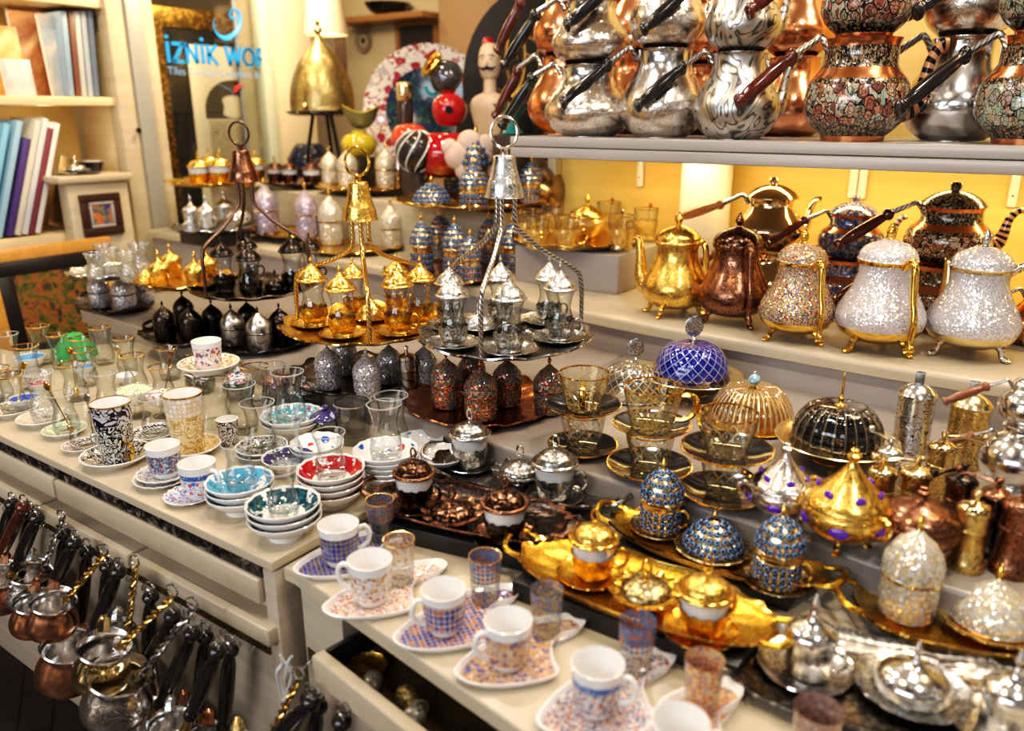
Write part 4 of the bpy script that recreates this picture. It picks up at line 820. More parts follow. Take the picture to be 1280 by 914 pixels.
# ------------------------------------------------------------------ hanging trays
def stand(cpx, cpy, z, r, H, m, rim, arm, bm, a0, lab): 
    q = at(cpx, cpy, z); put(hanging_tray, (m, rim, arm, bm, r, H, a0), q, lab); return z+.0045
z = stand(631, 427, 1.136, .185, .385, 'SILD', 'SIL', 'SILR', 'SILE', -1.22, 'silver hanging tray with engraved bell top, ring and twisted arms')
tg = 'lidded tea glasses on the silver hanging tray'
for px, py, w, hd, lab in ((636, 440, 46, .3, 'front middle'), (567, 432, 43, 2.5, 'front left'), (699, 425, 44, .5, 'right'), (626, 404, 38, 2, 'rear middle'), (686, 404, 38, 1, 'rear right'), (563, 410, 38, 2.5, 'rear left')):
    pw(metal_saucer, ('SILF', 'SIL'), px, py, z, w*1.6, lab+' silver saucer on the silver hanging tray', 'saucers on the silver hanging tray')
    pw(lidded_tea_glass, ('SILF', 'SILE', 'GLS', hd), px, py-1, z+.003, w, lab+' silver-lidded tea glass on the silver hanging tray', tg)
pw(smooth_dome, ('SILE',), 598, 412, z, 62, 'small silver sweet bowl in the middle of the silver hanging tray')
z = stand(458, 411, 1.121, .195, .335, 'GOLDF', 'GOLD', 'GOLDR', 'GOLDE', -.74, 'gold hanging tray with bell top and three twisted arms')
tg = 'lidded tea glasses on the gold hanging tray'
for px, py, w, hd, lab in ((394, 407, 39, 2.6, 'front left'), (429, 420, 40, 2.2, 'front'), (499, 417, 41, .4, 'front right'), (527, 405, 38, 1.0, 'far right'), (444, 394, 33, 2, 'rear left'), (497, 392, 34, 1, 'rear right')):
    pw(metal_saucer, ('GOLDF', 'GOLD'), px, py, z, w*1.5, lab+' gold saucer on the gold hanging tray', 'saucers on the gold hanging tray')
    pw(lidded_tea_glass, ('GOLDF', 'GOLDE', 'GLS', hd), px, py-1, z+.003, w, lab+' gold-lidded tea glass on the gold hanging tray', tg)
pw(jewelled_dome, ('GOLDE', 'GOLD'), 464, 400, z, 48, 'gold sweet dome in the middle of the gold hanging tray')
z = stand(318, 364, 1.121, .175, .385, 'DKM', 'DKB', 'DKB', 'BRZ', -1.5, 'dark bronze hanging tray with bell top and plain arms')
tg = 'lidded tea glasses on the dark hanging tray'
for px, py, w, hd, lab in ((282, 364, 31, 2.6, 'left'), (315, 372, 33, 2.2, 'front'), (368, 362, 33, .4, 'right'), (312, 350, 28, 1.0, 'rear'), (390, 352, 28, 1, 'rear right')):
    pw(lidded_tea_glass, ('DKM', 'DKM', 'GLS', hd), px, py, z+.001, w, lab+' dark-lidded tea glass on the dark hanging tray', tg)
pw(smooth_dome, ('DKM',), 345, 362, z, 44, 'small dark sweet bowl between glasses on the dark hanging tray')
# lower trays under the hanging trays
q = at(602, 508, ZM); put(round_tray, ('COPT', 'COPT', .165, 16), q, 'copper-coloured scalloped tray under the multicoloured jars')
g = 'multicoloured rhinestone cups under the silver hanging tray'
for px, py, w, lab in ((559, 508, 40, 'left'), (601, 523, 42, 'front'), (634, 505, 37, 'middle rear'), (590, 492, 35, 'far rear'), (686, 515, 40, 'right')):
    pw(jewelled_cup, ('RH_MD', 'COPT', False), px, py, ZM+.0045, w, lab+' dark multicoloured rhinestone cup under the silver hanging tray', g)
q = at(446, 474, ZM); put(round_tray, ('DKM', 'DKM', .16, 14), q, 'dark scalloped tray under the grey rhinestone jars')
g = 'grey rhinestone cups under the gold hanging tray'
for px, py, w, lab in ((412, 485, 34, 'left'), (460, 496, 35, 'front'), (432, 467, 31, 'rear left'), (488, 478, 31, 'middle rear'), (531, 483, 33, 'right')):
    pw(jewelled_cup, ('RH_G', 'RH_G', False), px, py, ZM+.0045, w, lab+' grey rhinestone cup under the gold hanging tray', g)
pw(crank_mill, ('PEW', 'SIL', .02, .1, 0, False, False), 510, 492, ZM+.004, 23, 'small pewter grinder standing between the two hanging trays')
q = at(322, 428, ZM); put(round_tray, ('DKM', 'DKM', .165, 14), q, 'dark scalloped tray under the pewter cups of the dark hanging tray')
for i, (px, py, w, m) in enumerate(((293, 431, 29, 'PEW'), (326, 438, 31, 'PEW'), (352, 428, 28, 'DKM'), (312, 418, 26, 'DKM'), (378, 430, 27, 'DKM'))):
    pw(jewelled_cup, (m, 'DKM', False), px, py, ZM+.0045, w, ['left pewter cup under the dark hanging tray', 'front pewter cup under the dark hanging tray', 'blackened cup right of the pewter cups', 'blackened cup behind the pewter cups', 'blackened cup at the right under the dark hanging tray'][i], 'metal cups under the dark hanging tray')
# left of the hanging trays
q = at(236, 356, 1.121); put(round_tray, ('GOLDF', 'GOLD', .135, 12), q, 'gold tray of pointed gold pots left of the dark hanging tray')
for i, (px, py, w) in enumerate(((202, 357, 27), (216, 346, 26), (247, 360, 28), (262, 350, 26))):
    pw(smooth_cup, ('GOLDE',), px, py, 1.126, w, ['front left pointed gold pot on the left gold tray', 'rear left pointed gold pot on the left gold tray', 'front right pointed gold pot on the left gold tray', 'rear right pointed gold pot on the left gold tray'][i], 'pointed gold pots')
pw(jewelled_dome, ('GOLDE', 'GOLD'), 183, 355, 1.124, 34, 'low gold sweet dome on the left end of the gold tray')
q = at(140, 345, 1.121); put(round_tray, ('SILF', 'SIL', .125, 12), q, 'silver tray of clear glasses at the far left of the trays')
for i, (px, py, w) in enumerate(((122, 352, 24), (141, 346, 24), (163, 352, 25), (178, 342, 25), (132, 338, 22))):
    pw(lidded_tea_glass if i == 9 else tea_glass, ('GLSK', None), px, py, 1.126, w, ['front left ribbed glass on the far left silver tray', 'middle ribbed glass on the far left silver tray', 'front right ribbed glass on the far left silver tray', 'rear right ribbed glass on the far left silver tray', 'rear left ribbed glass on the far left silver tray'][i], 'ribbed glasses on the silver tray')
pw(metal_saucer, ('SILF', 'SIL'), 108, 348, 1.1245, 26, 'small silver saucer at the left end of the silver tray')
q = at(142, 384, ZM); put(oval_tray, ('DKM', 'DKM', .3, .2), q, 'black tray of grey cups at the far left of the tier', rz=-.1)
for i, (px, py, w) in enumerate(((127, 384, 26), (158, 388, 28), (182, 380, 25))):
    pw(jewelled_cup, ('RH_G', 'DKM', False, 1.0, .05), px, py, ZM+.004, w, ['left grey cup on the black tray at far left', 'middle grey cup on the black tray at far left', 'right grey cup on the black tray at far left'][i], 'grey cups on the black tray')
q = at(226, 424, ZM); put(oval_tray, ('DKM', 'DKM', .26, .18), q, 'black tray of black jars in front of the left gold tray', rz=-.1)
for i, (px, py, w) in enumerate(((208, 424, 27), (241, 427, 28), (232, 408, 25), (268, 420, 26))):
    pw(jewelled_cup, ('DKM', 'DKM', False), px, py, ZM+.004, w, ['left black jar under the left gold tray', 'front black jar under the left gold tray', 'rear black jar under the left gold tray', 'right black jar under the left gold tray'][i], 'black jars', sz=1.0)
# ------------------------------------------------------------------ upper row at the back
def tier(cpx, cpy, z, r, m, rim, lab): q = at(cpx, cpy, z); put(round_tray, (m, rim, r, 14), q, lab); return z+.0045
z = tier(590, 255, ZT+.015, .27, 'GOLDF', 'GOLD', 'gold scalloped tray of eye-bead pots at the back')
g = 'eye-bead pots on the back gold tray'
for fn, px, py, w, lab, sz in ((bead_cup, 596, 250, 38, 'tall eye-bead pot at the back of the gold tray', 1.35), (bead_cup, 527, 245, 29, 'left rear eye-bead pot on the back gold tray', 1.0), (bead_cup, 569, 240, 29, 'eye-bead pot left of the tall one on the back tray', 1.0), (bead_cup, 592, 262, 36, 'front middle eye-bead pot on the back gold tray', 1.0), (bead_cup, 664, 255, 31, 'right eye-bead pot behind the silver bell', 1.1), (bead_dome, 540, 258, 60, 'low eye-bead sweet dome at the left of the back gold tray', 1.0)):
    pw(fn, () if fn is bead_dome else (False,), px, py, z, w, lab, g, sz=sz)
z = tier(560, 345, ZS, .21, 'COPT', 'GOLD', 'dark gold tray of tall eye-bead jars on the step')
for i, (px, py, w) in enumerate(((528, 338, 30), (569, 343, 31), (550, 322, 26), (612, 330, 28), (640, 338, 29), (588, 352, 28))):
    pw(bead_cup, (False,), px, py, z, w, ['left tall eye-bead jar below the back gold tray', 'front tall eye-bead jar below the back gold tray', 'rear tall eye-bead jar below the back gold tray', 'tall eye-bead jar behind the arms of the silver hanging tray', 'right tall eye-bead jar below the silver bell', 'tall eye-bead jar right of the front one'][i], 'tall eye-bead jars', sz=1.35)
z = tier(468, 237, ZT+.012, .24, 'GOLDF', 'GOLD', 'gold tray of champagne glitter pots behind the gold hanging tray')
for i, (px, py, w) in enumerate(((414, 232, 23), (436, 236, 26), (466, 224, 25), (484, 236, 27), (526, 230, 29))):
    pw(jewelled_cup, ('RH_C', 'GOLD', True), px, py, z, w, ['leftmost glitter pot on the back tray', 'second glitter pot from left on the back tray', 'rear glitter pot behind the ring of the gold hanging tray', 'glitter pot right of the gold bell', 'rightmost glitter pot beside the eye-bead dome'][i], 'champagne glitter pots', sz=1.15)
z = tier(440, 312, ZS, .2, 'GOLDF', 'GOLD', 'gold tray of dull glitter pots on the step behind the gold hanging tray')
for i, (px, py, w) in enumerate(((415, 306, 31), (450, 305, 28), (490, 312, 28), (385, 297, 30), (335, 293, 31))):
    pw(jewelled_cup, ('RH_C' if i < 3 else 'RH_L', 'GOLD', False), px, py, z-.003 if i < 3 else ZS+.03, w, ['dull glitter pot left of the gold arm', 'dull glitter pot behind the gold bell', 'dull glitter pot right of the gold bell arm', 'lavender banded pot right of the dark bell', 'lavender banded pot behind the arms of the dark hanging tray'][i], 'glitter pots on the step', sz=1.25)
put(oval_tray, ('GOLDF', 'GOLD', .4, .2, .016, False), at(352, 293, ZS+.024), 'gold tray of lavender banded pots behind the dark hanging tray', rz=-.1)
newobj('display_block', MB().box((-.19, -.08, 0), (.19, .08, .022), BLACKM, .003).mesh('display_block')).location = at(352, 293, ZS); tag(bpy.data.objects['display_block'], 'flat black block under the tray of lavender pots', 'block')
z = tier(376, 231, ZT+.012, .18, 'BRZF', 'BRZ', 'bronze tray of small bronze cups right of the dark bell')
for i, (px, py, w) in enumerate(((363, 230, 23), (391, 232, 25), (345, 229, 23), (404, 222, 22))):
    pw(lidded_coffee_cup, ('BRZF', 'BRZF', 'BRZ', 2), px, py, z, w, ['bronze lidded cup just right of the dark bell', 'front bronze lidded cup on the back bronze tray', 'bronze lidded cup behind the dark bell', 'rear bronze lidded cup beside the glitter pots'][i], 'bronze cups at the back')
z = tier(268, 231, ZT+.022, .2, 'GOLDF', 'GOLD', 'gold tray of white-banded gold cups at the back left')
for i, (px, py, w) in enumerate(((251, 232, 29), (277, 232, 31), (308, 233, 31), (264, 224, 26), (321, 226, 26))):
    pw(lidded_coffee_cup, ('GOLDF', 'GOLDE', 'GOLD', 2), px, py, z, w, ['leftmost white-banded gold cup at the back left', 'second white-banded gold cup at the back left', 'white-banded gold cup left of the dark bell', 'rear white-banded gold cup between the first two', 'rear white-banded gold cup beside the dark bell'][i], 'white-banded gold cups at the back')
q = at(268, 288, ZS+.052); put(round_tray, ('SILF', 'SIL', .17, 14), q, 'silver tray of silver cups on a black block at the back left')
newobj('display_block', MB().box((-.12, -.08, 0), (.12, .08, .051), BLACKM, .003).mesh('display_block')).location = (q.x, q.y, ZS); tag(bpy.data.objects['display_block.001'], 'black block under the silver tray at the back left', 'block')
for i, (px, py, w) in enumerate(((241, 281, 22), (260, 285, 25), (283, 277, 24))):
    pw(smooth_cup, ('SILE',), px, py, ZS+.057, w, ['left silver cup on the back left silver tray', 'front silver cup on the back left silver tray', 'rear silver cup on the back left silver tray'][i], 'silver cups at the back left')
pw(tureen, ('SIL', 'SIL', False, 0, 'low'), 300, 288, ZS+.055, 30, 'round polished silver pot left of the dark arm')
# ------------------------------------------------------------------ middle tier: glass cups, domes, grinders, tureens
g = 'black gold-rimmed saucers'; z = ZM
def cupstack(lx, ly, lw, lsw, ux, uy, uw, usw, pm, um, hl, hu, lab, dark=True):
    p = at(lx, ly, z); d = depth(p)/FPX
    put(rim_saucer, ('BLACK', 'GOLD'), p, 'black gold-rimmed saucer at the bottom of the '+lab, g, s=lsw*d/.132)
    s = lw*d/.084; put(glass_teacup, (pm, 'GOLD', 'GOLD', .042, .062, hl), p+Vector((0, 0, .006)), 'lower glass teacup of the '+lab, 'gold-rimmed glass teacups', s=s, sz=1.12)
    zt = z+.006+.062*s*1.12+.002; q = Vector((p.x, p.y, zt))
    put(rim_saucer, ('BLACK' if dark else 'GLSS', 'GOLD'), q, ('black' if dark else 'clear')+' gold-rimmed saucer between the two cups of the '+lab, g, s=usw*d*.97/.132)
    put(glass_teacup, (um, 'GOLD', 'GOLD', .042, .062, hu), q+Vector((0, 0, .006)), 'upper glass teacup of the '+lab, 'gold-rimmed glass teacups', s=uw*d*.97/.084)
cupstack(728, 563, 57, 88, 730, 510, 63, 96, 'GLSX', 'GLSG', 2.6, -1.1, 'left pair of stacked glass cups')
cupstack(811, 590, 60, 106, 808, 533, 74, 99, 'GLSX', 'GLSG', 2.7, .3, 'middle pair of stacked glass cups', False)
cupstack(903, 622, 60, 108, 903, 560, 73, 116, 'GLSX', 'GLSX', -.4, 2.7, 'right pair of stacked glass cups')
g = 'domed bowls'
pw(dome_bowl, ('COBALT', 'GOLD', 'disc', .6), 862, 492, z, 126, 'gold bowl with cobalt blue cut-glass dome and disc finial', g, rz=0)
pw(dome_bowl, ('GLSC', 'SILF', 'disc', .5, 0, False, 1.05), 792, 492, z, 98, 'clear cut-glass dome with silver disc finial behind the cups', g)
pw(dome_bowl, ('GLSR', 'GOLDF', 'ball', .65, 0, False, 1.05), 938, 528, z, 116, 'gold ribbed glass dome with floral ball finial', g)
pw(dome_bowl, ('ONYX', 'GOLD', 'spire', .6, 26), 1042, 576, z, 146, 'gold bowl with ribbed black dome and tall gold spire', g)
pw(spice_mill, ('SILE', .024, .11), 1136, 562, z, 44, 'tall silver mill with square spindle beside the black dome', 'tall mills', sz=.98)
pw(spice_mill, ('BRASS', .024, .11), 1201, 580, z, 46, 'tall brass mill behind the brown wooden handles', 'tall mills', sz=1.0)
q = at(1262, 622, z); s = 84*depth(q)/FPX/.21
put(samovar_pot, (), q, 'lower big silver kettle with brown wooden handle at the right edge', 'stacked silver kettles', s=s*1.03); put(samovar_top, (), q+Vector((0, 0, .231*s*1.03)), 'upper silver teapot stacked on the big kettle at the right edge', 'stacked silver kettles', s=s*1.03)
g = 'small crank grinders'
for px, py, w, m, cp, a, fl, arm, lab, h in ((1094, 654, 34, 'BRASS', 'BRASSP', .6, False, True, 'gold crank grinder behind the gold tureen', 1), (1135, 655, 38, 'BRASS', 'PGOLD', -2.7, False, True, 'brass crank grinder behind the copper tureen', .9), (1168, 622, 33, 'BRASS', 'BRASSP', .35, False, True, 'brass crank grinder in front of the tall brass mill', 1), (1104, 622, 30, 'SILE', 'SIL', 2.4, False, True, 'silver capped crank grinder beside the black dome bowl', 1), (1190, 668, 36, 'BRZ', 'DKM', -2.2, False, True, 'dark bronze crank grinder right of the copper tureen', 1),
        (1205, 708, 39, 'BRASS', 'BRASSP', -2, True, False, 'gold flared grinder at the front of the grinders', 1.0), (1261, 714, 44, 'BRZ', 'BRZ', 2.5, True, False, 'brown bronze grinder at the right edge', 1.0), (1232, 690, 36, 'DKM', 'BRZ', 2.9, True, True, 'blackened grinder between the gold and brown grinders', 1.05)):
    pw(crank_mill, (m, cp, .02, .1, a, fl, arm), px, py, z, w, lab, g, sz=h)
g = 'footed tureens'
pw(tureen, ('SILC', 'SIL', True, .6), 974, 651, z, 82, 'silver tureen with purple gems and pointed lid', g)
pw(tureen, ('GOLDE', 'GOLD', True, 2.5), 1052, 684, z, 104, 'gold tureen with purple gems and pointed lid', g)
pw(tureen, ('BRZ', 'BRZ', False, .5, 'low'), 1141, 697, z, 92, 'round copper tureen with low fluted lid', g)
# ------------------------------------------------------------------ trays at the front right
def tray_at(p0, p1, z, W, m, rim, lab, ext=0, h=True, board=False, sq=.7, hm=None):
    a, b = at(*p0, z), at(*p1, z); c = (a+b)/2; L = (b-a).length+ext; an = math.atan2(b.y-a.y, b.x-a.x)
    put(oval_tray, (m, rim, round(L, 3), W, .016, h, hm, sq), Vector((c.x, c.y, z)), lab, rz=an, cat='tray'); return c, an, z+.0036
def board(c, an, L, W, z, lab):
    o = newobj('display_board', MB().box((-L/2, -W/2, 0), (L/2, W/2, z-ZR), BLACKM, .002).mesh('display_board')); o.location = (c.x, c.y, ZR); o.rotation_euler = (0, 0, an); tag(o, lab, 'board')
zt = ZR+.03
c, an, z = tray_at((486, 624), (690, 668), zt, .155, 'DKM', 'BRZ', 'dark bronze tray with two cups and a sweet bowl', .04, True, hm='BRZ', sq=.55); board(c, an, .3, .15, zt, 'black board under the dark bronze tray')
g = 'cups on the bronze tray'
for px, py, w, hd, lab in ((519, 632, 54, .2, 'left bronze lidded coffee cup on the dark tray'), (631, 674, 60, .4, 'right bronze lidded coffee cup on the dark tray')):
    pw(metal_saucer, ('BRZF', 'BRZ'), px, py+1, z, w*1.36, 'bronze saucer under the '+lab[:5].strip()+' bronze cup', 'saucers on the bronze tray'); pw(lidded_coffee_cup, ('DKM', 'BRZF', 'BRZ', hd), px, py-1, z+.003, w, lab, g)
pw(delight_bowl, ('BRZF', 'BRZ', 'BRZF'), 566, 654, z, 76, 'bronze scalloped sweet bowl between the two bronze cups')
c, an, z = tray_at((556, 578), (762, 630), ZR+.02, .17, 'SILF', 'SIL', 'silver engraved tray with two white-banded cups', .03, True, sq=.75); board(c, an, .25, .12, ZR+.02, 'black board under the silver engraved tray')
for px, py, w, hd, lab in ((588, 582, 52, 2.6, 'left silver lidded coffee cup with white band'), (693, 622, 58, .5, 'right silver lidded coffee cup with white band')):
    pw(metal_saucer, ('SILF', 'SIL'), px, py+1, z, w*1.28, 'silver saucer under the '+lab[:5].strip()+' white-banded cup', 'saucers on the silver tray'); pw(lidded_coffee_cup, ('SILF', 'SILF', 'SIL', hd), px, py-1, z+.003, w, lab, 'cups on the silver tray')
pw(delight_bowl, ('SILF', 'SIL', 'SILF'), 650, 601, z, 70, 'silver scalloped sweet bowl between the silver cups')
zt = ZR+.03
c, an, z = tray_at((672, 700), (945, 798), zt, .15, 'GOLDF', 'GOLD', 'bright gold tray with two white-banded gold cups', .05, True, sq=.8); board(c, an, .33, .135, zt, 'black board under the bright gold tray')
for px, py, w, hd, lab in ((741, 718, 63, .5, 'left gold lidded coffee cup with white band'), (878, 789, 71, 1.0, 'right gold lidded coffee cup with white band')):
    pw(metal_saucer, ('GOLDF', 'GOLD'), px-4, py+3, z, w*1.33, 'gold saucer under the '+lab[:5].strip()+' gold cup', 'saucers on the gold tray'); pw(lidded_coffee_cup, ('GOLDF', 'GOLDE', 'GOLD', hd), px, py, z+.003, w, lab, 'cups on the gold tray')
pw(delight_bowl, ('GOLDF', 'GOLD', 'PGOLDF'), 806, 754, z, 88, 'gold scalloped sweet bowl between the two gold cups')
c, an, z = tray_at((776, 657), (1018, 731), ZR+.02, .135, 'GOLDF', 'GOLD', 'gold tray with three blue eye-bead pots', .03, True, sq=.8); board(c, an, .27, .12, ZR+.02, 'black board under the gold tray of eye-bead pots')
pw(metal_saucer, ('PGOLDF', 'PGOLDF'), 824, 662, z, 74, 'gold saucer under the left eye-bead pot', 'saucers under eye-bead pots'); pw(bead_cup, (True,), 825, 659, z+.003, 53, 'tall blue eye-bead pot at the left of the gold tray', 'eye-bead pots on the front gold tray')
pw(metal_saucer, ('PGOLDF', 'PGOLDF'), 970, 729, z, 84, 'gold saucer under the right eye-bead pot', 'saucers under eye-bead pots'); pw(bead_cup, (True,), 970, 726, z+.003, 60, 'tall blue eye-bead pot at the right of the gold tray', 'eye-bead pots on the front gold tray')
pw(bead_dome, (), 890, 690, z, 93, 'low blue eye-bead sweet dome between the two tall pots', 'eye-bead pots on the front gold tray')
c, an, z = tray_at((1075, 760), (1330, 800), ZR+.012, .17, 'GOLDF', 'GOLD', 'gold tray with glittering white pots at the right edge', .02, True, sq=.7)
pw(jewelled_cup, ('RH_C', 'GOLD', False), 1131, 768, z, 71, 'glittering white rhinestone pot on the right gold tray', None, sz=1.08); pw(jewelled_dome, ('RH_C', 'GOLD'), 1237, 783, z, 124, 'low glittering white sweet dome on the right gold tray')
c, an, z = tray_at((940, 836), (1300, 905), ZR+.001, .19, 'ANT', 'SILD', 'dull silver tray at the lower right corner', .06, True, hm='SILD', sq=.7)
pw(metal_saucer, ('SILF', 'SIL', .058), 1006, 836, z, 119, 'silver saucer under the tall silver pot in front', 'silver saucers in the lower right'); pw(smooth_cup, ('SIL',), 1009, 838, z+.003, 62, 'smooth silver lidded pot at the left of the front tray', 'smooth silver pots', sz=1.05)
pw(smooth_dome, ('SIL',), 1138, 868, z, 136, 'low smooth silver sweet dome in the middle of the front tray', 'smooth silver pots')
pw(metal_saucer, ('SILF', 'SIL', .058), 1252, 912, z, 124, 'silver saucer under the pot at the lower right corner', 'silver saucers in the lower right'); pw(smooth_cup, ('SIL',), 1255, 914, z+.003, 68, 'smooth silver lidded pot at the lower right corner', 'smooth silver pots', sz=1.05)
# ------------------------------------------------------------------ wavy coffee plates with cups and small glasses
CUPS = [((426, 702), 52, 'PM_STAR', None, .9, 'blue and yellow star-tile'), ((465, 750), 57, 'PM_TULIP', None, -2.6, 'red tulip patterned'), ((556, 787), 58, 'PM_ROSE', None, -2.1, 'blue and orange tile patterned'), ((635, 829), 62, 'PM_PEACH', None, -2.1, 'peach arabesque patterned'), ((745, 887), 68, 'PM_MULTI', 'PM_BAND', .2, 'blue-banded multicoloured'), ((846, 962), 73, 'PM_YEL', None, .4, 'plain white topped')]
GL = [((477, 673), 36, 'G_STAR'), ((501, 727), 40, 'G_TULIP'), ((607, 750), 42, 'G_ROSE'), ((683, 791), 43, 'G_PEACH'), ((794, 836), 48, 'G_ROSE'), ((876, 886), 50, 'PM_YEL')]
PLA = ['PM_STAR', 'PM_TULIP', 'PM_ROSE', 'PM_PEACH', 'PM_MULTI', 'PM_YEL']
for i, ((bp, w, pm, b2, hd, lab), (gp, gw, gm)) in enumerate(zip(CUPS, GL)):
    z = ZR+.0005; p = at(*bp, z+.006); q = at(*gp, z+.006); an = math.atan2(q.y-p.y, q.x-p.x)-math.atan2(.052, .085); sc = min(1.12, max(.85, (q-p).length/.1))
    pl = put(coffee_plate, (PLA[i],), Vector((p.x, p.y, z+.0004*i)), lab+' wavy porcelain plate under a coffee cup', 'wavy coffee plates', rz=an, s=sc)
    put(coffee_cup, (pm, .012, .05, b2, hd), p+Vector((0, 0, .0005)), lab+' porcelain coffee cup on its wavy plate', 'porcelain coffee cups', s=w*depth(p)/FPX/.062*.97, sz=1.04)
    put(tumbler, ('GLS' if i < 5 else gm, gm, .034, .0185, .022, .066, 'PGOLD' if i < 3 else None), q+Vector((0, 0, .0008)), 'small printed glass beside the '+lab+' cup', 'small printed glasses', s=gw*depth(q)/FPX/.044*.97)
p = at(1014, 958, ZR); put(tumbler, ('G_COPPER', 'G_COPPER', .03, .0185, .022, .066), p+Vector((0, 0, .0003)), 'small copper-toned printed glass at the bottom edge', None, s=60*depth(p)/FPX/.044*.97)
for i, (u, v, m, a) in enumerate(((.2, .0, 'GLSK', .3), (.25, .008, 'GLSG', 1.2), (.3, .0, 'GLSK', -.4), (.36, .006, 'GLS', .9), (.165, .01, 'GOLD', .2))):
    q = RQ(u, v)
    if i < 4: put(tea_glass, (m, None), (*q, .8535), ['left glass', 'second glass', 'third glass', 'right glass'][i]+' lying in the open drawer', 'glasses lying in the open drawer', rot=(PI/2, 0, a), s=.5)
    else: put(metal_saucer, ('GOLDF', 'GOLD', .03), (*q, .8385), 'small gold dish lying in the open drawer', None)
# ------------------------------------------------------------------ left counter: saucers, cups and tea glasses
def stack(cpx, cpy, w, n, fn, args, lab, col, dz=.0095, topz=None):
    "n dishes nested on each other; cpx, cpy is the foot of the lowest"
    p = at(cpx, cpy, ZL); d = depth(p)/FPX; s = w*d/(.12 if fn is footed_dish else .11)
    for k in range(n):
        a = args if k == n-1 else args
        nm = ['bottom', 'second', 'third', 'fourth', 'fifth', 'sixth'][k] if k < n-1 else 'top'
        put(fn, a, p+Vector((RND.uniform(-.0015, .0015), RND.uniform(-.0015, .0015), k*dz*s)), f'{nm} dish of the {lab}', col, rz=RND.uniform(0, 6), s=s)
    return p+Vector((0, 0, (n-1)*dz*s+(.0125 if fn is footed_dish else .0055)*s)), d
def glass_on(p, w, d, lab, m='GLS', rim=None, g='tea glasses on dish stacks', sz=1.0): return put(tea_glass, (m, rim), p, lab, g, s=w*d/.06, sz=sz)
p, d = stack(358, 669, 91, 3, footed_dish, ('PM_TEAL', 'WHITE'), 'dark teal stack nearest the corner', 'dark teal dishes', .0125); glass_on(p, 43, d*.95, 'tea glass on the dark teal dishes')
p, d = stack(303, 637, 83, 3, footed_dish, ('PM_LBLUE', 'PM_LBLUE'), 'light blue stack', 'light blue dishes', .0115); glass_on(p+Vector((-.008, .01, 0)), 43, d*.95, 'tea glass on the light blue dishes')
p, d = stack(417, 630, 83, 4, footed_dish, ('PM_RED', 'WHITE'), 'bright red stack', 'bright red dishes', .0125); glass_on(p, 43, d*.95, 'tea glass on the bright red dishes')
p, d = stack(485, 606, 80, 5, footed_dish, ('PM_STROKE', 'WHITE'), 'white stack with red and blue strokes', 'stroke-painted dishes', .0095); glass_on(p, 44, d*.97, 'large clear tea glass on the stroke-painted dishes', sz=1.15)
p, d = stack(366, 545, 76, 2, footed_dish, ('PM_TURQ', 'PM_TURQ'), 'turquoise floral pair', 'turquoise floral dishes', .0115); glass_on(p, 40, d, 'tall tea glass on the turquoise floral dishes', sz=1.15)
p, d = stack(328, 572, 64, 2, saucer, ('PM_BLKL', 'PM_BLKL'), 'black and white lace pair', 'lace saucers', .012); glass_on(p, 42, d, 'tea glass on the black and white lace saucers')
p, d = stack(362, 588, 66, 1, footed_dish, ('PM_INDIGO', 'WHITE'), 'indigo dish beside the light blue stack', 'indigo dishes', .0115); glass_on(p, 40, d, 'tea glass on the indigo dish behind the teal stack')
p, d = stack(398, 575, 66, 2, footed_dish, ('PM_STROKE', 'WHITE'), 'small stroke-painted pair behind the red stack', 'stroke-painted dishes', .0095)
pw(footed_dish, ('PM_STROKE', 'WHITE'), 552, 585, ZL, 66, 'stroke-painted dish at the right behind the tall glass', 'stroke-painted dishes'); pw(footed_dish, ('PM_STROKE', 'WHITE'), 525, 565, ZL, 60, 'stroke-painted dish leaning behind the clear tea glass', 'stroke-painted dishes')
pw(tea_glass, ('GLS', None), 492, 560, ZL, 42, 'clear tea glass behind the stroke-painted stack', None, sz=1.1)
pw(tumbler, ('GLSS', None, .05, .024, .027, .06, 'SIL'), 443, 551, ZL, 46, 'smoky grey tumbler in front of the grey rhinestone cups')
# front cups
p = at(204, 604, ZL); d = depth(p)/FPX
put(saucer, ('PM_GREYL', 'WHITE', .014, 18), p, 'plain grey-edged saucer under the navy cup', 'grey lace saucers', s=68*d/.11); put(saucer, ('PM_GREYL', 'PM_GREYL', .014, 18), p+Vector((.003, .003, .0098)), 'grey lace saucer right under the navy cup', 'grey lace saucers', s=66*d/.11); put(coffee_cup, ('PM_NAVY', .012, .048, 'PM_NAVY', 2.9), p+Vector((.004, .006, .0155)), 'navy and white ornamented coffee cup', 'cups on the left counter', s=41*d/.062)
p = at(238, 624, ZL); d = depth(p)/FPX
put(saucer, ('PM_BLUEK', 'PM_BLUEK', .012, 18), p, 'blue painted saucer under the horse-patterned cup', None, s=62*d/.11); put(coffee_cup, ('PM_BLUEK', .012, .048, 'PM_BAND', .2), p+Vector((.014, .012, .0065)), 'white coffee cup with a blue horse motif', 'cups on the left counter', s=45*d/.062, sz=1.0)
pw(saucer, ('PM_BLKL', 'PM_BLKL'), 147, 578, ZL, 84, 'black lace saucer under the tall black lace tumbler'); pw(tumbler, ('PM_BLKL', 'PM_SCRIPT', .062, .021, .027, .09, 'GOLD', 'GOLD', True), 149, 577, ZL+.006, 47, 'tall black and white lace tumbler with gold rim')
pw(saucer, ('PM_DAMASK', 'PM_DAMASK'), 240, 566, ZL, 72, 'gold damask saucer under the tall gold tumbler'); pw(tumbler, ('PM_DAMASK', 'PM_OGEE', .06, .022, .027, .09, 'GOLD', None, True), 237, 564, ZL+.006, 46, 'tall gold tumbler with white lattice top')
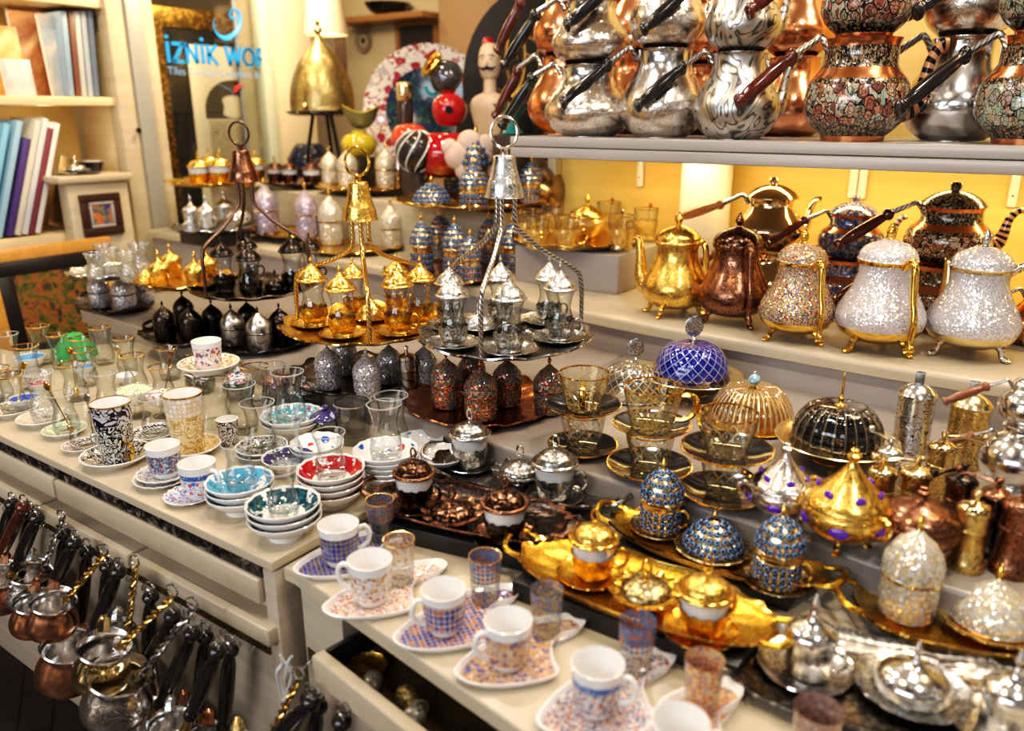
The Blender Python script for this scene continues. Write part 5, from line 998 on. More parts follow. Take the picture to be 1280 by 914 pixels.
# raised cup
p = at(270, 530, ZL); d = depth(p)/FPX
put(tea_glass, ('GLS', None), p, 'upturned tea glass holding up the carnation saucer', None, rot=(PI, 0, 0), s=46*d/.06) .location.z += .0905*46*d/.06
zz = .0908*46*d/.06; put(saucer, ('PM_CREAMF', 'PM_CREAMF'), p+Vector((0, 0, zz)), 'cream floral saucer raised on an upturned glass', None, s=77*d/.11*.95); put(coffee_cup, ('PM_REDF', .012, .05, None, 2.6), p+Vector((.0, .0, zz+.0065)), 'raised coffee cup with red carnations', 'cups on the left counter', s=37*d/.062*.95)
pw(tumbler, ('PM_BLKL', None, .04, .02, .024, .06, None, None, True), 287, 555, ZL, 27, 'short gold and black patterned tumbler behind the light blue stack')
# plain tea glasses
tgl = [(58, 527, 34, 'GLSK', None, 1.25, 'crackle glass on the peach saucer'), (20, 516, 33, 'GLS', 'GOLD', 1.0, 'gold-rimmed glass at the left edge with a spoon'), (97, 500, 31, 'GLS', 'GOLD', 1.0, 'gold-rimmed glass behind the green saucer with a spoon'), (85, 541, 33, 'GLS', None, 1.05, 'plain glass on the green sprig saucer'), (106, 560, 33, 'GLS', None, 1.05, 'plain glass left of the black lace tumbler'), (196, 545, 34, 'GLS', None, 1.0, 'plain glass between the two tall tumblers'),
  (305, 540, 40, 'GLS', None, 1.05, 'tall plain glass right of the raised cup'), (56, 455, 26, 'GLS', 'GOLD', 1.25, 'tall gold-rimmed glass in front of the leaning picture'), (78, 460, 25, 'GLS', 'GOLD', 1.15, 'gold-rimmed glass left of the green cloth'), (107, 466, 27, 'GLS', 'GOLD', 1.1, 'gold-rimmed glass in front of the green cloth'), (132, 455, 26, 'GLS', 'GOLD', 1.2, 'gold-rimmed glass below the black tray'), (161, 466, 26, 'GLS', 'GOLD', 1.15, 'gold-rimmed glass left of the black jars'), (172, 492, 30, 'GLS', 'GOLD', 1.1, 'gold-rimmed glass with a long spoon'), (214, 474, 27, 'GLS', 'GOLD', 1.0, 'gold-rimmed glass under the black jars'), (206, 500, 29, 'GLS', 'GOLD', 1.0, 'gold-rimmed glass with a brown spoon'), (110, 482, 28, 'GLS', 'GOLD', 1.1, 'gold-rimmed glass amid the left crowd'), (41, 485, 30, 'GLS', 'GOLD', 1.2, 'gold-rimmed glass behind the crackle glass'), (248, 485, 27, 'GLS', 'GOLD', 1.0, 'faint gold-rimmed glass left of the raised cup'), (323, 505, 33, 'GLS', 'GOLD', 1.0, 'wide gold-rimmed glass in front of the dark tray'), (295, 487, 25, 'GLS', 'GOLD', 1.0, 'gold-rimmed glass behind the raised cup'), (137, 512, 29, 'GLS', None, 1.1, 'plain glass behind the black lace tumbler'), (345, 510, 34, 'GLS', None, 1.1, 'clear glass under the orange lidded pot'), (16, 470, 30, 'GLS', None, 1.2, 'wide clear glass at the left edge'), (4, 500, 28, 'GLS', 'GOLD', 1.0, 'gold-rimmed glass cut by the left edge')]
for px, py, w, m, rim, sz, lab in tgl:
    on = {58: 'PM_PCH2', 20: 'PM_CREAMF', 85: 'PM_GREEN', 106: 'PM_MULTI', 196: 'PM_GRID', 172: 'PM_CREAMF'}.get(px); zz = ZL
    if on:
        pw(saucer, (on, on), px-3, py+2, ZL, {58: 60, 20: 56, 85: 52, 106: 46, 196: 56, 172: 46}[px], {58: 'pale peach saucer under the crackle glass', 20: 'cream floral saucer at the left edge', 85: 'green sprig saucer at the front left', 106: 'patterned saucer left of the black lace tumbler', 196: 'black and white grid saucer between the tall tumblers', 172: 'cream saucer behind the grid saucer'}[px], 'saucers under single glasses'); zz = ZL+.0062
    pw(tea_glass, (m, rim), px, py, zz, w, lab, 'tea glasses on the left counter', sz=sz)
for px, py, m, L, ry, lab in ((24, 516, 'GOLD', .115, .3, 'gold spoon in the glass at the left edge'), (97, 500, 'GOLD', .12, .02, 'gold spoon standing behind the green saucer'), (92, 548, 'GOLD', .12, -.35, 'gold spoon leaning out of the green saucer glass'), (119, 560, 'SIL', .105, 0, 'silver tea spoon left of the black lace tumbler'), (176, 492, 'PGOLD', .12, -.4, 'long pale spoon in a gold-rimmed glass'), (207, 500, 'BRZ', .115, .25, 'brown spoon in a gold-rimmed glass')):
    put(spoon, (m, False, L), at(px, py, ZL)+Vector((0, 0, .015)), lab, 'spoons on the left counter', rot=(0, ry, YAW))
pw(goblet_dish, ('PM_GREEN',), 173, 520, ZL, 42, 'pale footed bowl with green floral lid'); pw(goblet_dish, ('PM_REDF',), 205, 520, ZL, 36, 'footed bowl with red flowers behind the gold tumbler')
def lidded_pot(pm='PM_REDF', knob='PM_INDIGO'):
    g = globals(); return dict(name='lidded_ceramic_pot', cat='pot', w=.07, parts=[('body', MB().lathe(sm([(.02, 0), (.032, .01), (.035, .03), (.03, .045)], 3), GLSS, 24)), ('lid', MB().lathe(sm([(.034, .045), (.035, .048), (.026, .056), (.01, .061)], 3)+[(.005, .063), (.008, .068), (.006, .074), (0, .076)], g[pm], 24))])
PM_ORG = painted('orange_purple_lid', (.6, .2, .06), [(.2, .05, .3), (.75, .5, .3), (.1, .2, .4)], 110, 'floral', dens=.45); PM_DKG = painted('dark_green_floral_lid', (.02, .07, .05), [(.8, .8, .75), (.5, .06, .06)], 90, 'floral')
for px, py, w, pm, lab in ((349, 500, 38, 'PM_ORG', 'small pot with orange and purple lid'), (382, 512, 40, 'PM_DKG', 'small pot with dark green floral lid'), (252, 490, 36, 'PM_GRID', 'small pot with black and white checked lid'), (408, 545, 38, 'PM_INDIGO', 'small pot with navy floral lid behind the turquoise dishes'), (300, 498, 38, 'PM_REDF', 'small pot with red floral lid beside the raised cup')):
    pw(lidded_pot, (pm,), px, py, ZL, w, lab, 'small lidded ceramic pots')
for px, py, w, c_, lab in ((33, 512, 34, (.08, .14, .6), 'small blue glazed bowl at the front left'), (50, 490, 26, (.6, .06, .08), 'small red bowl among the left glasses'), (40, 462, 36, (.1, .4, .75), 'light blue box-shaped bowl among the rear glasses'), (160, 480, 26, (.75, .76, .78), 'small white bowl behind the long spoon'), (105, 470, 28, (.15, .45, .8), 'small sky-blue bowl below the green cloth')):
    nm = 'glaze_'+str(px)+'_'+str(py); globals()[nm] = plain(nm, c_, .12, Coat_Weight=.4)
    pw(footed_dish, (nm, nm), px, py, ZL, w, lab, 'small glazed bowls', name='small_bowl', cat='bowl', sz=1.6)
p = at(95, 447, ZL); cl = MB().lathe(sm([(.05, 0), (.045, .02), (.03, .05), (.022, .065), (.008, .07)], 3)+[(0, .07)], plain('green_cloth', (.02, .36, .09), .5), 28, (5, .22, .006, 1)); o = newobj('folded_cloth', cl.mesh('folded_cloth')); o.location = p; tag(o, 'bright green bunched cloth behind the left glasses', 'cloth')
# ------------------------------------------------------------------ coffee pots hanging from the hooks
def cezve(body='COPH', hand='wood', hm='DKWOOD', R=.038, L=.135, lean=.55, inner='SIL', tall=1.0):
    "coffee pot hung by the eye of its long handle; origin at the eye"
    g = globals(); A = Vector((0, 0, -.012)); d = Vector((-math.sin(lean), 0, -math.cos(lean))); e = A+d*L; X = Matrix.Translation((e.x-R*1.02, 0, e.z-.012)) @ Matrix.Rotation(.28, 4, 'Y')
    B = MB().lathe([(R*.86*0, -R*1.75*tall), (R*1.0, -R*1.75*tall), (R*1.12, -R*1.65*tall)]+[(R*r, -R*z*tall) for r, z in sm([(1.12, 1.65), (1.16, 1.3), (1.0, .75), (.84, .35), (.86, .12), (1.0, .0)], 4)]+[(R*1.04, .001, g[inner]), (R*1.0, .003, g[inner]), (R*.84, -R*.12, g[inner]), (R*.8, -R*.4, g[inner]), (R*.95, -R*.9, g[inner]), (R*1.0, -R*1.5*tall, g[inner]), (0, -R*1.5*tall, g[inner])], g[body], 40, X=X)
    B.tube([(-R*.7, R*.6, -.004), (-R*.95, R*.85, .004), (-R*1.12, R*.98, .009)], [.009, .008, .004], g[body], 8, X=X)
    q = d.to_track_quat('Z', 'Y').to_matrix().to_4x4(); XH = Matrix.Translation(A) @ q
    H = MB()
    if hand == 'wood':
        H.lathe([(0, -.002)]+sm([(.004, -.001), (.0095, .004), (.0105, .01), (.0062, .017), (.0066, .021), (.0088, .036), (.0096, L*.55), (.0082, L*.76), (.006, L*.81), (.0088, L*.85), (.009, L*.9), (.0055, L*.94)], 3), g[hm], 16, X=XH)
        F = MB().lathe([(.006, L*.93), (.0068, L*.97), (.0075, L+.012), (.0, L+.014)], BRASS, 12, X=XH)
    else:
        for sg in (-1, 1): H.tube([(sg*.0035*math.cos(k*2.2), .0035*math.sin(k*2.2)*sg, k*L/14) for k in range(15)], .0022, g[hm], 6, 2, X=XH)
        H.tube([(0, 0, -.002), (0, 0, L)], .0024, g[hm], 6, 1, X=XH); F = MB().lathe([(.005, L-.01), (.006, L), (.0045, L+.012), (0, L+.013)], g[hm], 10, X=XH)
    E_ = MB().tube([(.0075*math.cos(t), 0, .0075*math.sin(t)-.004) for t in [TAU*i/12 for i in range(12)]], .0014, SIL, 6, 1, closed=True)
    return dict(name='coffee_pot', cat='coffee pot', w=.1, parts=[('body', B), ('handle', H), ('ferrule', F, 1), ('hanging_eye', E_, 1)])
# (eye px, eye py, Y, heading, lean, body, handle, handle metal, R, L, label)
HANG = [(14, 618, .64, .3, .45, 'COPH', 'wood', 'DKWOOD', .036, .14, 'leftmost copper pot with black handle at the left edge'), (29, 621, .615, .5, .5, 'COP', 'wood', 'REDWOOD', .036, .135, 'copper pot with dark red handle at the left edge'), (37, 629, .64, .2, .35, 'COP', 'wood', 'DKWOOD', .034, .13, 'copper pot with black handle behind the front left handle'), (46, 634, .595, .35, .5, 'COPH', 'wood', 'DKWOOD', .04, .13, 'hammered copper pot with glossy black handle at left front'), (76, 640, .625, .4, .5, 'SILE', 'metal', 'SILR', .036, .12, 'silver-lined pot with twisted silver handle'), (80, 655, .64, .3, .25, 'COP', 'wood', 'DKWOOD', .034, .14, 'pot with straight black handle behind the second pair'), (93, 665, .6, .4, .5, 'COP', 'wood', 'DKWOOD', .036, .13, 'pot with slanting black handle of the second pair'), (108, 676, .63, .35, .2, 'COP', 'wood', 'DKWOOD', .036, .16, 'pot with long black handle left of the chain handle'),
 (129, 683, .59, .45, .7, 'COPH', 'metal', 'GOLDR', .034, .125, 'hammered copper pot with gold chain handle'), (133, 694, .63, .3, .15, 'COP', 'wood', 'DKWOOD', .034, .14, 'pot with upright black handle behind the chain handle'), (148, 700, .59, .4, .42, 'COPH', 'wood', 'DKWOOD', .048, .145, 'large hammered copper pot with black handle and ring'), (168, 697, .61, .3, .25, 'SILE', 'metal', 'BRASS', .03, .115, 'small silver pot with brass link handle'), (187, 731, .625, .3, .1, 'COP', 'wood', 'DKWOOD', .034, .13, 'pot with short black handle behind the brass pot'), (215, 734, .565, .5, .72, 'BRASSP', 'metal', 'GOLDR', .036, .13, 'open brass pot with gold chain handle'), (217, 756, .6, .4, .45, 'BRASS', 'wood', 'DKWOOD', .034, .13, 'pot with thick black handle behind the silver handle'), (240, 750, .565, .5, .62, 'SILC', 'metal', 'SILR', .042, .15, 'engraved silver pot with pierced silver handle'),
 (241, 777, .6, .4, .38, 'COPH', 'wood', 'DKWOOD', .038, .155, 'copper pot with long black handle right of the silver pot'), (256, 781, .63, .3, .12, 'COPH', 'wood', 'DKWOOD', .034, .13, 'copper pot with upright black handle right of the long one'), (273, 798, .58, .4, .35, 'SILE', 'wood', 'DKWOOD', .034, .13, 'silver-rimmed pot with curved black handle'), (287, 797, .63, .2, .1, 'COP', 'wood', 'DKWOOD', .034, .14, 'last pot with upright black handle on the left rail'),
 (388, 858, .625, .3, .4, 'COP', 'wood', 'DKWOOD', .034, .13, 'pot with black handle at the left of the right rail'), (392, 862, .6, .3, .55, 'COP', 'wood', 'DKWOOD', .034, .13, 'pot with slanting black handle under the open drawer'), (398, 866, .62, .2, .1, 'COP', 'wood', 'DKWOOD', .034, .13, 'pot with upright black handle under the open drawer'), (428, 884, .6, .3, .1, 'COP', 'wood', 'DKWOOD', .034, .13, 'pot with black handle hung right of the others under the drawer'), (372, 838, .6, .5, .4, 'BRASS', 'metal', 'GOLDR', .034, .13, 'pot with gold chain handle at the corner')]
for px, py, Y, hd, lean, body, hand, hm, R_, L, lab in HANG:
    if hand == 'wood': L = round(L*1.15, 3); R_ = round(R_*.92, 3)
    R_ = round(R_*.86, 4); lean += .14 if hand == 'wood' else .08
    put(cezve, (body, hand, hm, R_, L, lean), aty(px, py, Y), lab, 'coffee pots hanging below the counter', rz=hd*.5, s=1.3)
TLM = plain('white_metal', (.9, .9, .9), .35, .6); tl = MB()
for sg in (-1, 1): tl.tube([(sg*.002, 0, -.06), (sg*.009, 0, -.03), (sg*.011, 0, -.012), (sg*.004, 0, .004), (sg*.009, 0, .018)], [.003, .0038, .0045, .0034, .002], TLM, 8)
tl.tube([(0, 0, -.025), (.003, 0, -.01), (0, 0, .006)], [.002, .0042, .0015], TLM, 8).tube([(0, 0, -.06), (0, 0, -.11)], .0045, TLM, 6, 1)
o = newobj('tulip_handle_spoon', tl.mesh('tulip_handle_spoon')); o.location = aty(357, 832, .635); o.rotation_euler = (0, .12, YAW); tag(o, 'silver spoon with openwork tulip handle hanging at the counter corner', 'spoon')
# ------------------------------------------------------------------ left end: bookcase, door post, glass panel
XE = -3.5
def yy(px, py=200, X=XE): return atx(px, py, X).y
def zz_(px, py, X=XE): return atx(px, py, X).z
BK = painted_wood('bookcase_cream', (.68, .52, .3), (.8, .65, .42), .4)
root = newobj('bookcase', None); tag(root, 'cream lit bookcase at the far left holding large books', 'bookcase')
y0, y1 = .6, yy(150, 100)
z1 = zz_(100, 121); z2 = zz_(50, 295)
part('shelf', MB().box((XE-.34, y0, z1-.035), (XE, y1, z1), BK, .004), root); part('shelf', MB().box((XE-.34, y0, z2-.05), (XE, y1, z2), BK, .004), root)
part('shelf', MB().box((XE-.34, y0, 2.02), (XE, y1, 2.06), BK, .004), root)
part('side_panel', MB().box((XE-.34, y1-.012, .0), (XE, y1+.02, 2.1), BK, .003), root)
part('base_panel', MB().box((XE-.34, y0, .3), (XE-.005, y1, z2-.05), BK, .003), root)
XC = -3.42; ya, yb = yy(78, 240, XC), yy(166, 240, XC); zc = zz_(110, 219, XC)
root = newobj('side_cabinet', None); tag(root, 'cream cabinet with moulded top beside the door post', 'cabinet')
part('cabinet_body', MB().box((XE+.005, ya+.02, .0), (XC, yb-.02, zc-.03), CREAM, .004), root); part('cabinet_top', MB().box((XC-.3, ya-.02, zc-.03), (XC+.02, min(yb, y1-.016), zc), CREAM, .008), root)
def picture(w, h, fw, fm, am, depth_=.02):
    F = MB()
    for a, b in (((-w/2, 0, -h/2), (w/2, depth_, -h/2+fw)), ((-w/2, 0, h/2-fw), (w/2, depth_, h/2)), ((-w/2, 0, -h/2+fw), (-w/2+fw, depth_, h/2-fw)), ((w/2-fw, 0, -h/2+fw), (w/2, depth_, h/2-fw))): F.box(a, b, fm, .003)
    return F, MB().box((-w/2+fw*.9, depth_*.4, -h/2+fw*.9), (w/2-fw*.9, depth_*.8, h/2-fw*.9), am, 0)
def hang_picture(name, loc, rot, w, h, fw, fm, am, label, inner=None):
    r = newobj(name, None); r.location = loc; r.rotation_euler = rot; tag(r, label, 'picture'); F, A_ = picture(w, h, fw, fm, am); part('frame', F, r); part('canvas', A_, r)
    if inner:
        F2, A2 = picture(w-2*fw, h-2*fw, inner[0], inner[1], inner[2], .012); part('inner_frame', F2, r); part('inner_panel', MB().box((-w/2+fw+inner[0], .004, -h/2+fw+inner[0]), (w/2-fw-inner[0], .0075, h/2-fw-inner[0]), inner[2], 0), r)
    return r
# facing +X: local -Y turned to +X
FX = PI/2
ART1 = artwork('bright_flower_art', [(.02, .04, .2), (.1, .03, .25), (.08, .2, .05), (.7, .15, .04), (.1, .05, .2)], 40)
c = atx(127, 268, XC+.004); hang_picture('framed_tile', (c.x+.012, c.y, c.z), (0, 0, FX), .175, .175, .034, plain('dark_brown_frame', (.05, .022, .015), .3), plain('grey_mount', (.3, .28, .3), .5), 'small dark framed square tile with bright flower shapes on the cabinet', (.012, plain('grey_bead', (.35, .33, .35), .4), ART1))
ART2 = artwork('green_scene_art', [(.02, .022, .01), (.05, .06, .015), (.14, .11, .02), (.3, .09, .02), (.04, .045, .025), (.02, .02, .012)], 24)
hang_picture('framed_painting', (-3.02, 1.41, .93), (-.12, 0, FX+.0), .47, .44, .045, wood('orange_frame_wood', (.55, .24, .05), (.68, .33, .08), .3, (1, 1, 1), 20), plain('black_mount', (.012, .01, .012), .4), 'large orange-framed painting leaning behind the left counter', (.05, plain('black_inner_frame', (.012, .01, .012), .35), ART2))
newobj('plinth', MB().box((-3.25, .7, 0), (-2.98, 1.9, (.7)), CREAMD, .004).mesh('plinth')); tag(bpy.data.objects['plinth'], 'low cream plinth carrying the leaning painting', 'plinth')
# books
def book(loc, th, dp, ht, lean, cov, label, group, rz=0):
    r = newobj('book', None); r.location = loc; r.rotation_euler = (lean, 0, rz); tag(r, label, 'book', group)
    part('cover', MB().box((-dp, -th/2, 0), (0, -th/2+.0025, ht), cov, .0005).box((-dp, th/2-.0025, 0), (0, th/2, ht), cov, .0005).box((-.003, -th/2, 0), (0, th/2, ht), cov, .0008), r)
    part('pages', MB().box((-dp+.004, -th/2+.0025, .004), (-.003, th/2-.0025, ht-.004), PAGE, 0), r)
BC = lambda n, c: plain('book_'+n, c, .35)
for i, (px, w, cov, lean, lab) in enumerate(((92, .034, BC('whiteblue', (.25, .36, .5)), .12, 'white and blue book leaning on the upright books'), (101, .026, BC('darkorange', (.16, .07, .05)), .1, 'thin dark book with orange spine on the upper shelf'), (108, .03, BC('grey', (.45, .46, .47)), .06, 'pale grey book third from the right on the upper shelf'), (116, .03, BC('paleblue', (.38, .46, .55)), .03, 'pale blue-grey book second from the right on the upper shelf'), (124, .026, BC('navywhite', (.2, .26, .38)), .02, 'rightmost slim blue-grey book on the upper shelf'))):
    q = atx(px-2, 121, XE-.05); w = .024; book((XE-.05, q.y, z1+.003), w, .24, zz_(px, 16, XE-.05)-z1, -.06, cov, lab, 'upright books on the upper shelf')
for i, (px0, px1, py0, py1, X, cols, lab) in enumerate(((-12, 28, 32, 122, XE-.12, [(.75, .55, .25), (.7, .3, .08), (.8, .66, .42)], 'cream and orange art book facing out at the left of the upper shelf'), (22, 66, 10, 122, XE-.16, [(.7, .42, .22), (.3, .1, .04), (.75, .4, .18)], 'peach art book with brown tower on the upper shelf'), (58, 92, 18, 122, XE-.09, [(.55, .5, .45), (.3, .36, .42), (.62, .46, .34)], 'pale grey and peach book facing out beside the spines'), (0, 36, 74, 122, XE-.05, [(.3, .3, .33), (.55, .55, .58), (.2, .2, .22)], 'small grey landscape book in front at the left'))):
    a, b = yy(px0, 60, X), yy(px1, 60, X); h = zz_((px0+px1)/2, py0, X)-z1
    r = newobj('book', None); r.location = (X, (a+b)/2, z1+.001); r.rotation_euler = (0, -.1, 0); tag(r, lab, 'book', 'books facing out on the upper shelf')
    part('cover', MB().box((0, -(b-a)/2, 0), (.003, (b-a)/2, h), artwork('cover_art_'+str(i), cols, 7), .001).box((-.02, -(b-a)/2, 0), (-.0175, (b-a)/2, h), PAGE, 0), r); part('pages', MB().box((-.0175, -(b-a)/2+.003, .003), (0, (b-a)/2-.003, h-.003), PAGE, 0), r)
for i, (px, w, h, cov, lab) in enumerate(((-18, .05, .46, BC('skyblue', (.2, .5, .75)), 'light blue book at the left end of the lower shelf'), (-2, .045, .47, BC('softblue', (.3, .52, .72)), 'soft blue large book second on the lower shelf'), (12, .04, .4, BC('violet', (.08, .05, .22)), 'violet-spined book on the lower shelf'), (22, .035, .47, BC('cream', (.66, .62, .55)), 'cream large book in the middle of the lower shelf'), (31, .035, .48, BC('pearl', (.62, .66, .7)), 'pearl grey large book on the lower shelf'), (40, .03, .44, BC('maroonblue', (.2, .05, .08)), 'maroon book with blue top on the lower shelf'), (47, .028, .46, BC('whitecover', (.72, .72, .74)), 'white large book at the right end leaning'))):
    q = atx(px, 292, XE-.02); w = .027; px -= 4; book((XE-.02, q.y, z2+.011), w*.93, .28, h, -.34, cov, lab, 'large leaning books on the lower shelf')
q = atx(62, 250, XE-.12); o = newobj('leaning_plate', MB().box((-.006, -.08, 0), (.006, .08, .3), PGOLD, .003).mesh('leaning_plate')); o.location = (XE-.12, q.y+.05, z2+.001); o.rotation_euler = (-.35, 0, 0); tag(o, 'pale gold panel leaning behind the large books', 'panel')
p = atx(95, 211, XC-.1); put(metal_saucer, ('SILF', 'SIL', .1), (p.x, p.y, zc+.001), 'silver dish on the cabinet top', None, name='dish', cat='dish'); put(tumbler, ('BLACK', 'BLACK', .03, .03, .045, .045, None, None, True), (p.x-.08, p.y+.12, zc+.0005), 'small black bowl behind the silver dish', name='small_bowl', cat='bowl'); put(smooth_dome, ('SIL',), (p.x, p.y, zc+.006), 'small silver lidded dish on the cabinet top', None, s=.9)
# posts and glass panel
GREY = plain('brushed_post', (.42, .42, .4), .35, .4)
ys = [yy(p_, 150) for p_ in (148, 170, 190, 206, 333, 345, 396)]
struct('door_1', MB().box((XE-.06, ys[0], 0), (XE+.02, ys[1], 3.2), CREAM, .006)); struct('trim_2', MB().box((XE-.05, ys[1], 0), (XE+.035, ys[2], 3.2), GREY, .006)); struct('trim_3', MB().box((XE-.06, ys[2], 0), (XE+.01, ys[3], 3.2), CREAM, .006))
lk = MB().lathe([(.0, .0), (.012, .0), (.012, .004), (0, .005)], BLACK, 16, X=Matrix.Translation(atx(173, 163, XE+.036)) @ Matrix.Rotation(PI/2, 4, 'Y')); o = newobj('door_lock', lk.mesh('door_lock')); tag(o, 'small round black lock on the grey door post', 'lock')
struct('window_1', MB().box((XE-.008, ys[3]-.01, 1.0), (XE, ys[4]+.01, 3.2), WINDOW, 0))
struct('trim_4', MB().box((XE-.012, yy(303, 120)-.008, 1.0), (XE+.004, yy(303, 120)+.008, 3.2), plain('glass_bar', (.3, .33, .36), .3, .5), .002))
struct('trim_5', MB().box((XE-.05, ys[4], 0), (XE+.02, ys[5], 3.2), plain('pale_green_trim', (.5, .52, .4), .4), .005)); struct('wall_pillar', MB().box((XE-.25, ys[5], 0), (XE+.0, ys[6], 3.2), WALLC, .004))
# lettering on the glass
CY = plain('cyan_letters', (.01, .22, .62), .4); CYL = plain('pale_blue_letters', (.16, .3, .55), .4); RDL = plain('red_tulip', (.6, .01, .01), .4)
sign = newobj('window_lettering', None); tag(sign, 'blue shop lettering and emblem stuck on the glass door panel', 'sign')
def text(s_, px, py, pxr, mat_, bold=0.0, nm='letters'):
    cu = bpy.data.curves.new('letters', 'FONT'); cu.body = s_; cu.size = 1; cu.extrude = .004; cu.offset = bold; cu.fill_mode = 'BOTH'
    o = bpy.data.objects.new('tmp', cu); COL.objects.link(o); bpy.context.view_layer.update(); dg = bpy.context.evaluated_depsgraph_get(); me = bpy.data.meshes.new_from_object(o.evaluated_get(dg)); bpy.data.objects.remove(o)
    xs = [v.co.x for v in me.vertices]; wd = max(xs)-min(xs); a = atx(px, py, XE+.004); b_ = atx(pxr, py, XE+.004); k = (b_.y-a.y)/wd
    X = Matrix.Translation(a) @ Matrix.Rotation(PI/2, 4, 'Z') @ Matrix.Rotation(PI/2, 4, 'X') @ Matrix.Diagonal((k, k, k, 1)) @ Matrix.Translation((-min(xs), 0, 0)); me.transform(X); me.materials.clear(); me.materials.append(mat_)
    return newobj(nm, me, sign)
GLY = {'I': [[(.12, 0), (.12, 1)], [(.12, 1.16), (.12, 1.3)]], 'Z': [[(0, .93), (.52, .93), (.03, .07), (.55, .07)]], 'N': [[(.07, 0), (.07, 1)], [(.07, .97), (.55, .03)], [(.55, 0), (.55, 1)]], 'K': [[(.07, 0), (.07, 1)], [(.52, 1), (.12, .5), (.55, 0)]], 'W': [[(0, 1), (.2, .02), (.42, .95), (.64, .02), (.84, 1)]], 'O': [[(.35+.3*math.sin(t), .5-.44*math.cos(t)) for t in [TAU*i/16 for i in range(17)]]], 'R': [[(.07, 0), (.07, 1)], [(.07, .94), (.32, .94), (.48, .84), (.5, .7), (.44, .54), (.3, .47), (.07, .47)], [(.28, .47), (.54, 0)]]}
ADV = {'I': .34, 'Z': .66, 'N': .74, 'K': .66, 'W': .94, 'O': .82, 'R': .66, ' ': .34}
def stroke(b, pts, w, X, m):
    for p_, q_ in zip(pts, pts[1:]):
        d_ = Vector(q_)-Vector(p_); n_ = Vector((-d_.y, d_.x)).normalized()*w/2; e_ = d_.normalized()*w*.22; P_, Q_ = Vector(p_)-e_*(p_ != pts[0]), Vector(q_)+e_*(q_ != pts[-1])
        b.prism([tuple(P_-n_), tuple(Q_-n_), tuple(Q_+n_), tuple(P_+n_)], 0, .004, m, 0, X=X)
def lettering(s_, px, py, pxr, m, w, nm):
    tot = sum(ADV[c_] for c_ in s_); a = atx(px, py, XE+.002); b_ = atx(pxr, py, XE+.002); k = (b_.y-a.y)/tot; u = 0
    for c_ in s_:
        if c_ != ' ':
            X = Matrix.Translation(a) @ Matrix.Rotation(PI/2, 4, 'Z') @ Matrix.Rotation(PI/2, 4, 'X') @ Matrix.Diagonal((k, k*.86, 1, 1)) @ Matrix.Translation((u, 0, 0)); lb = MB()
            for st_ in GLY[c_]: stroke(lb, st_, w, X, m)
            part(nm, lb, sign)
        u += ADV[c_]
lettering('IZNIK WOR', 208, 78, 335, CY, .17, 'letter')
text('Tiles Turkish Ceramics & T', 210, 93, 333, CYL, .0, 'small_letters')
def on(px, py, d=.004): return tuple(atx(px, py, XE+d))
emb = MB().tube([on(x, y) for x, y in ((268, 24), (267, 33), (272, 43), (281, 47.5), (291, 44), (298, 35), (300, 24), (298, 16), (292, 12), (287, 16), (289, 22), (296, 23))], [.003, .008, .012, .014, .012, .01, .009, .008, .007, .006, .006, .004], CY, 8, 5, flat=.4)
part('emblem', emb, sign, 'curled blue emblem above the words')
part('tulip_emblem', MB().tube([on(x, y) for x, y in ((272, 105), (280, 109), (288, 114), (294, 122))], [.002, .008, .008, .003], CYL, 8, 4, flat=.4).tube([on(x, y) for x, y in ((293, 116), (296, 110), (300, 107), (303, 105))], [.004, .014, .013, .003], RDL, 8, 4, flat=.4), sign, 'small blue and red tulip mark below the words')
# big framed calligraphy behind the glass
XF = XE-.42
ya, yb = yy(196, 150, XF), yy(378, 150, XF); zt_ = zz_(260, 14, XF); GF = metal('carved_gilt_frame', (.75, .42, .1), .4, 'filigree', 50, .25)
r = newobj('framed_calligraphy', None); tag(r, 'tall gilt-framed panel with dark arch seen through the lettered glass', 'picture')
F, A_ = picture(yb-ya, zt_-.9, .095, GF, BLACKM); r.location = (XF, (ya+yb)/2, (zt_+.9)/2); r.rotation_euler = (0, 0, FX); part('frame', F, r); part('backing', A_, r, 'black mount')
PAPER = plain('aged_paper', (.8, .72, .56), .6); pw_, pz = .52*(yb-ya), zt_-.9
w2 = (yb-ya)*.27; h2_ = pz/2
part('paper', MB().box((-w2, .001, -h2_+.1), (w2, .006, h2_-.17), PAPER, 0), r)
ar = [(-w2*.72, -.5), (w2*.72, -.5), (w2*.72, .0)]+[(w2*.74*math.cos(t), .0+.2*math.sin(t)**.8) for t in [PI*i/14 for i in range(1, 14)]]+[(-w2*.72, .0)]
zc_ = zz_(275, 148, XF)-r.location.z
part('arch', MB().prism([(x, y) for x, y in ar if y >= 0], 0, .003, artwork('dark_arch_ink', [(.04, .035, .03), (.1, .09, .075), (.05, .04, .035)], 60), 0, X=Matrix.Translation((0, .0005, zc_)) @ Matrix.Rotation(PI/2, 4, 'X')), r, 'dark arch over script lines')
part('script_block', MB().box((-w2*.66, -.0005, zc_-.5), (w2*.66, .002, zc_-.01), painted('fine_script', (.6, .52, .4), [(.3, .22, .16)], 60, 'lace', dens=.25), 0), r)
part('calligraphy', MB().prism([(.09*math.cos(t)*(1+.25*math.cos(3*t)), .03+.06*math.sin(t)) for t in [TAU*i/20 for i in range(20)]], 0, .002, PAPER, 0, X=Matrix.Translation((0, -.0028, zc_+.03)) @ Matrix.Rotation(PI/2, 4, 'X')), r, 'light onion-shaped motif in the arch')
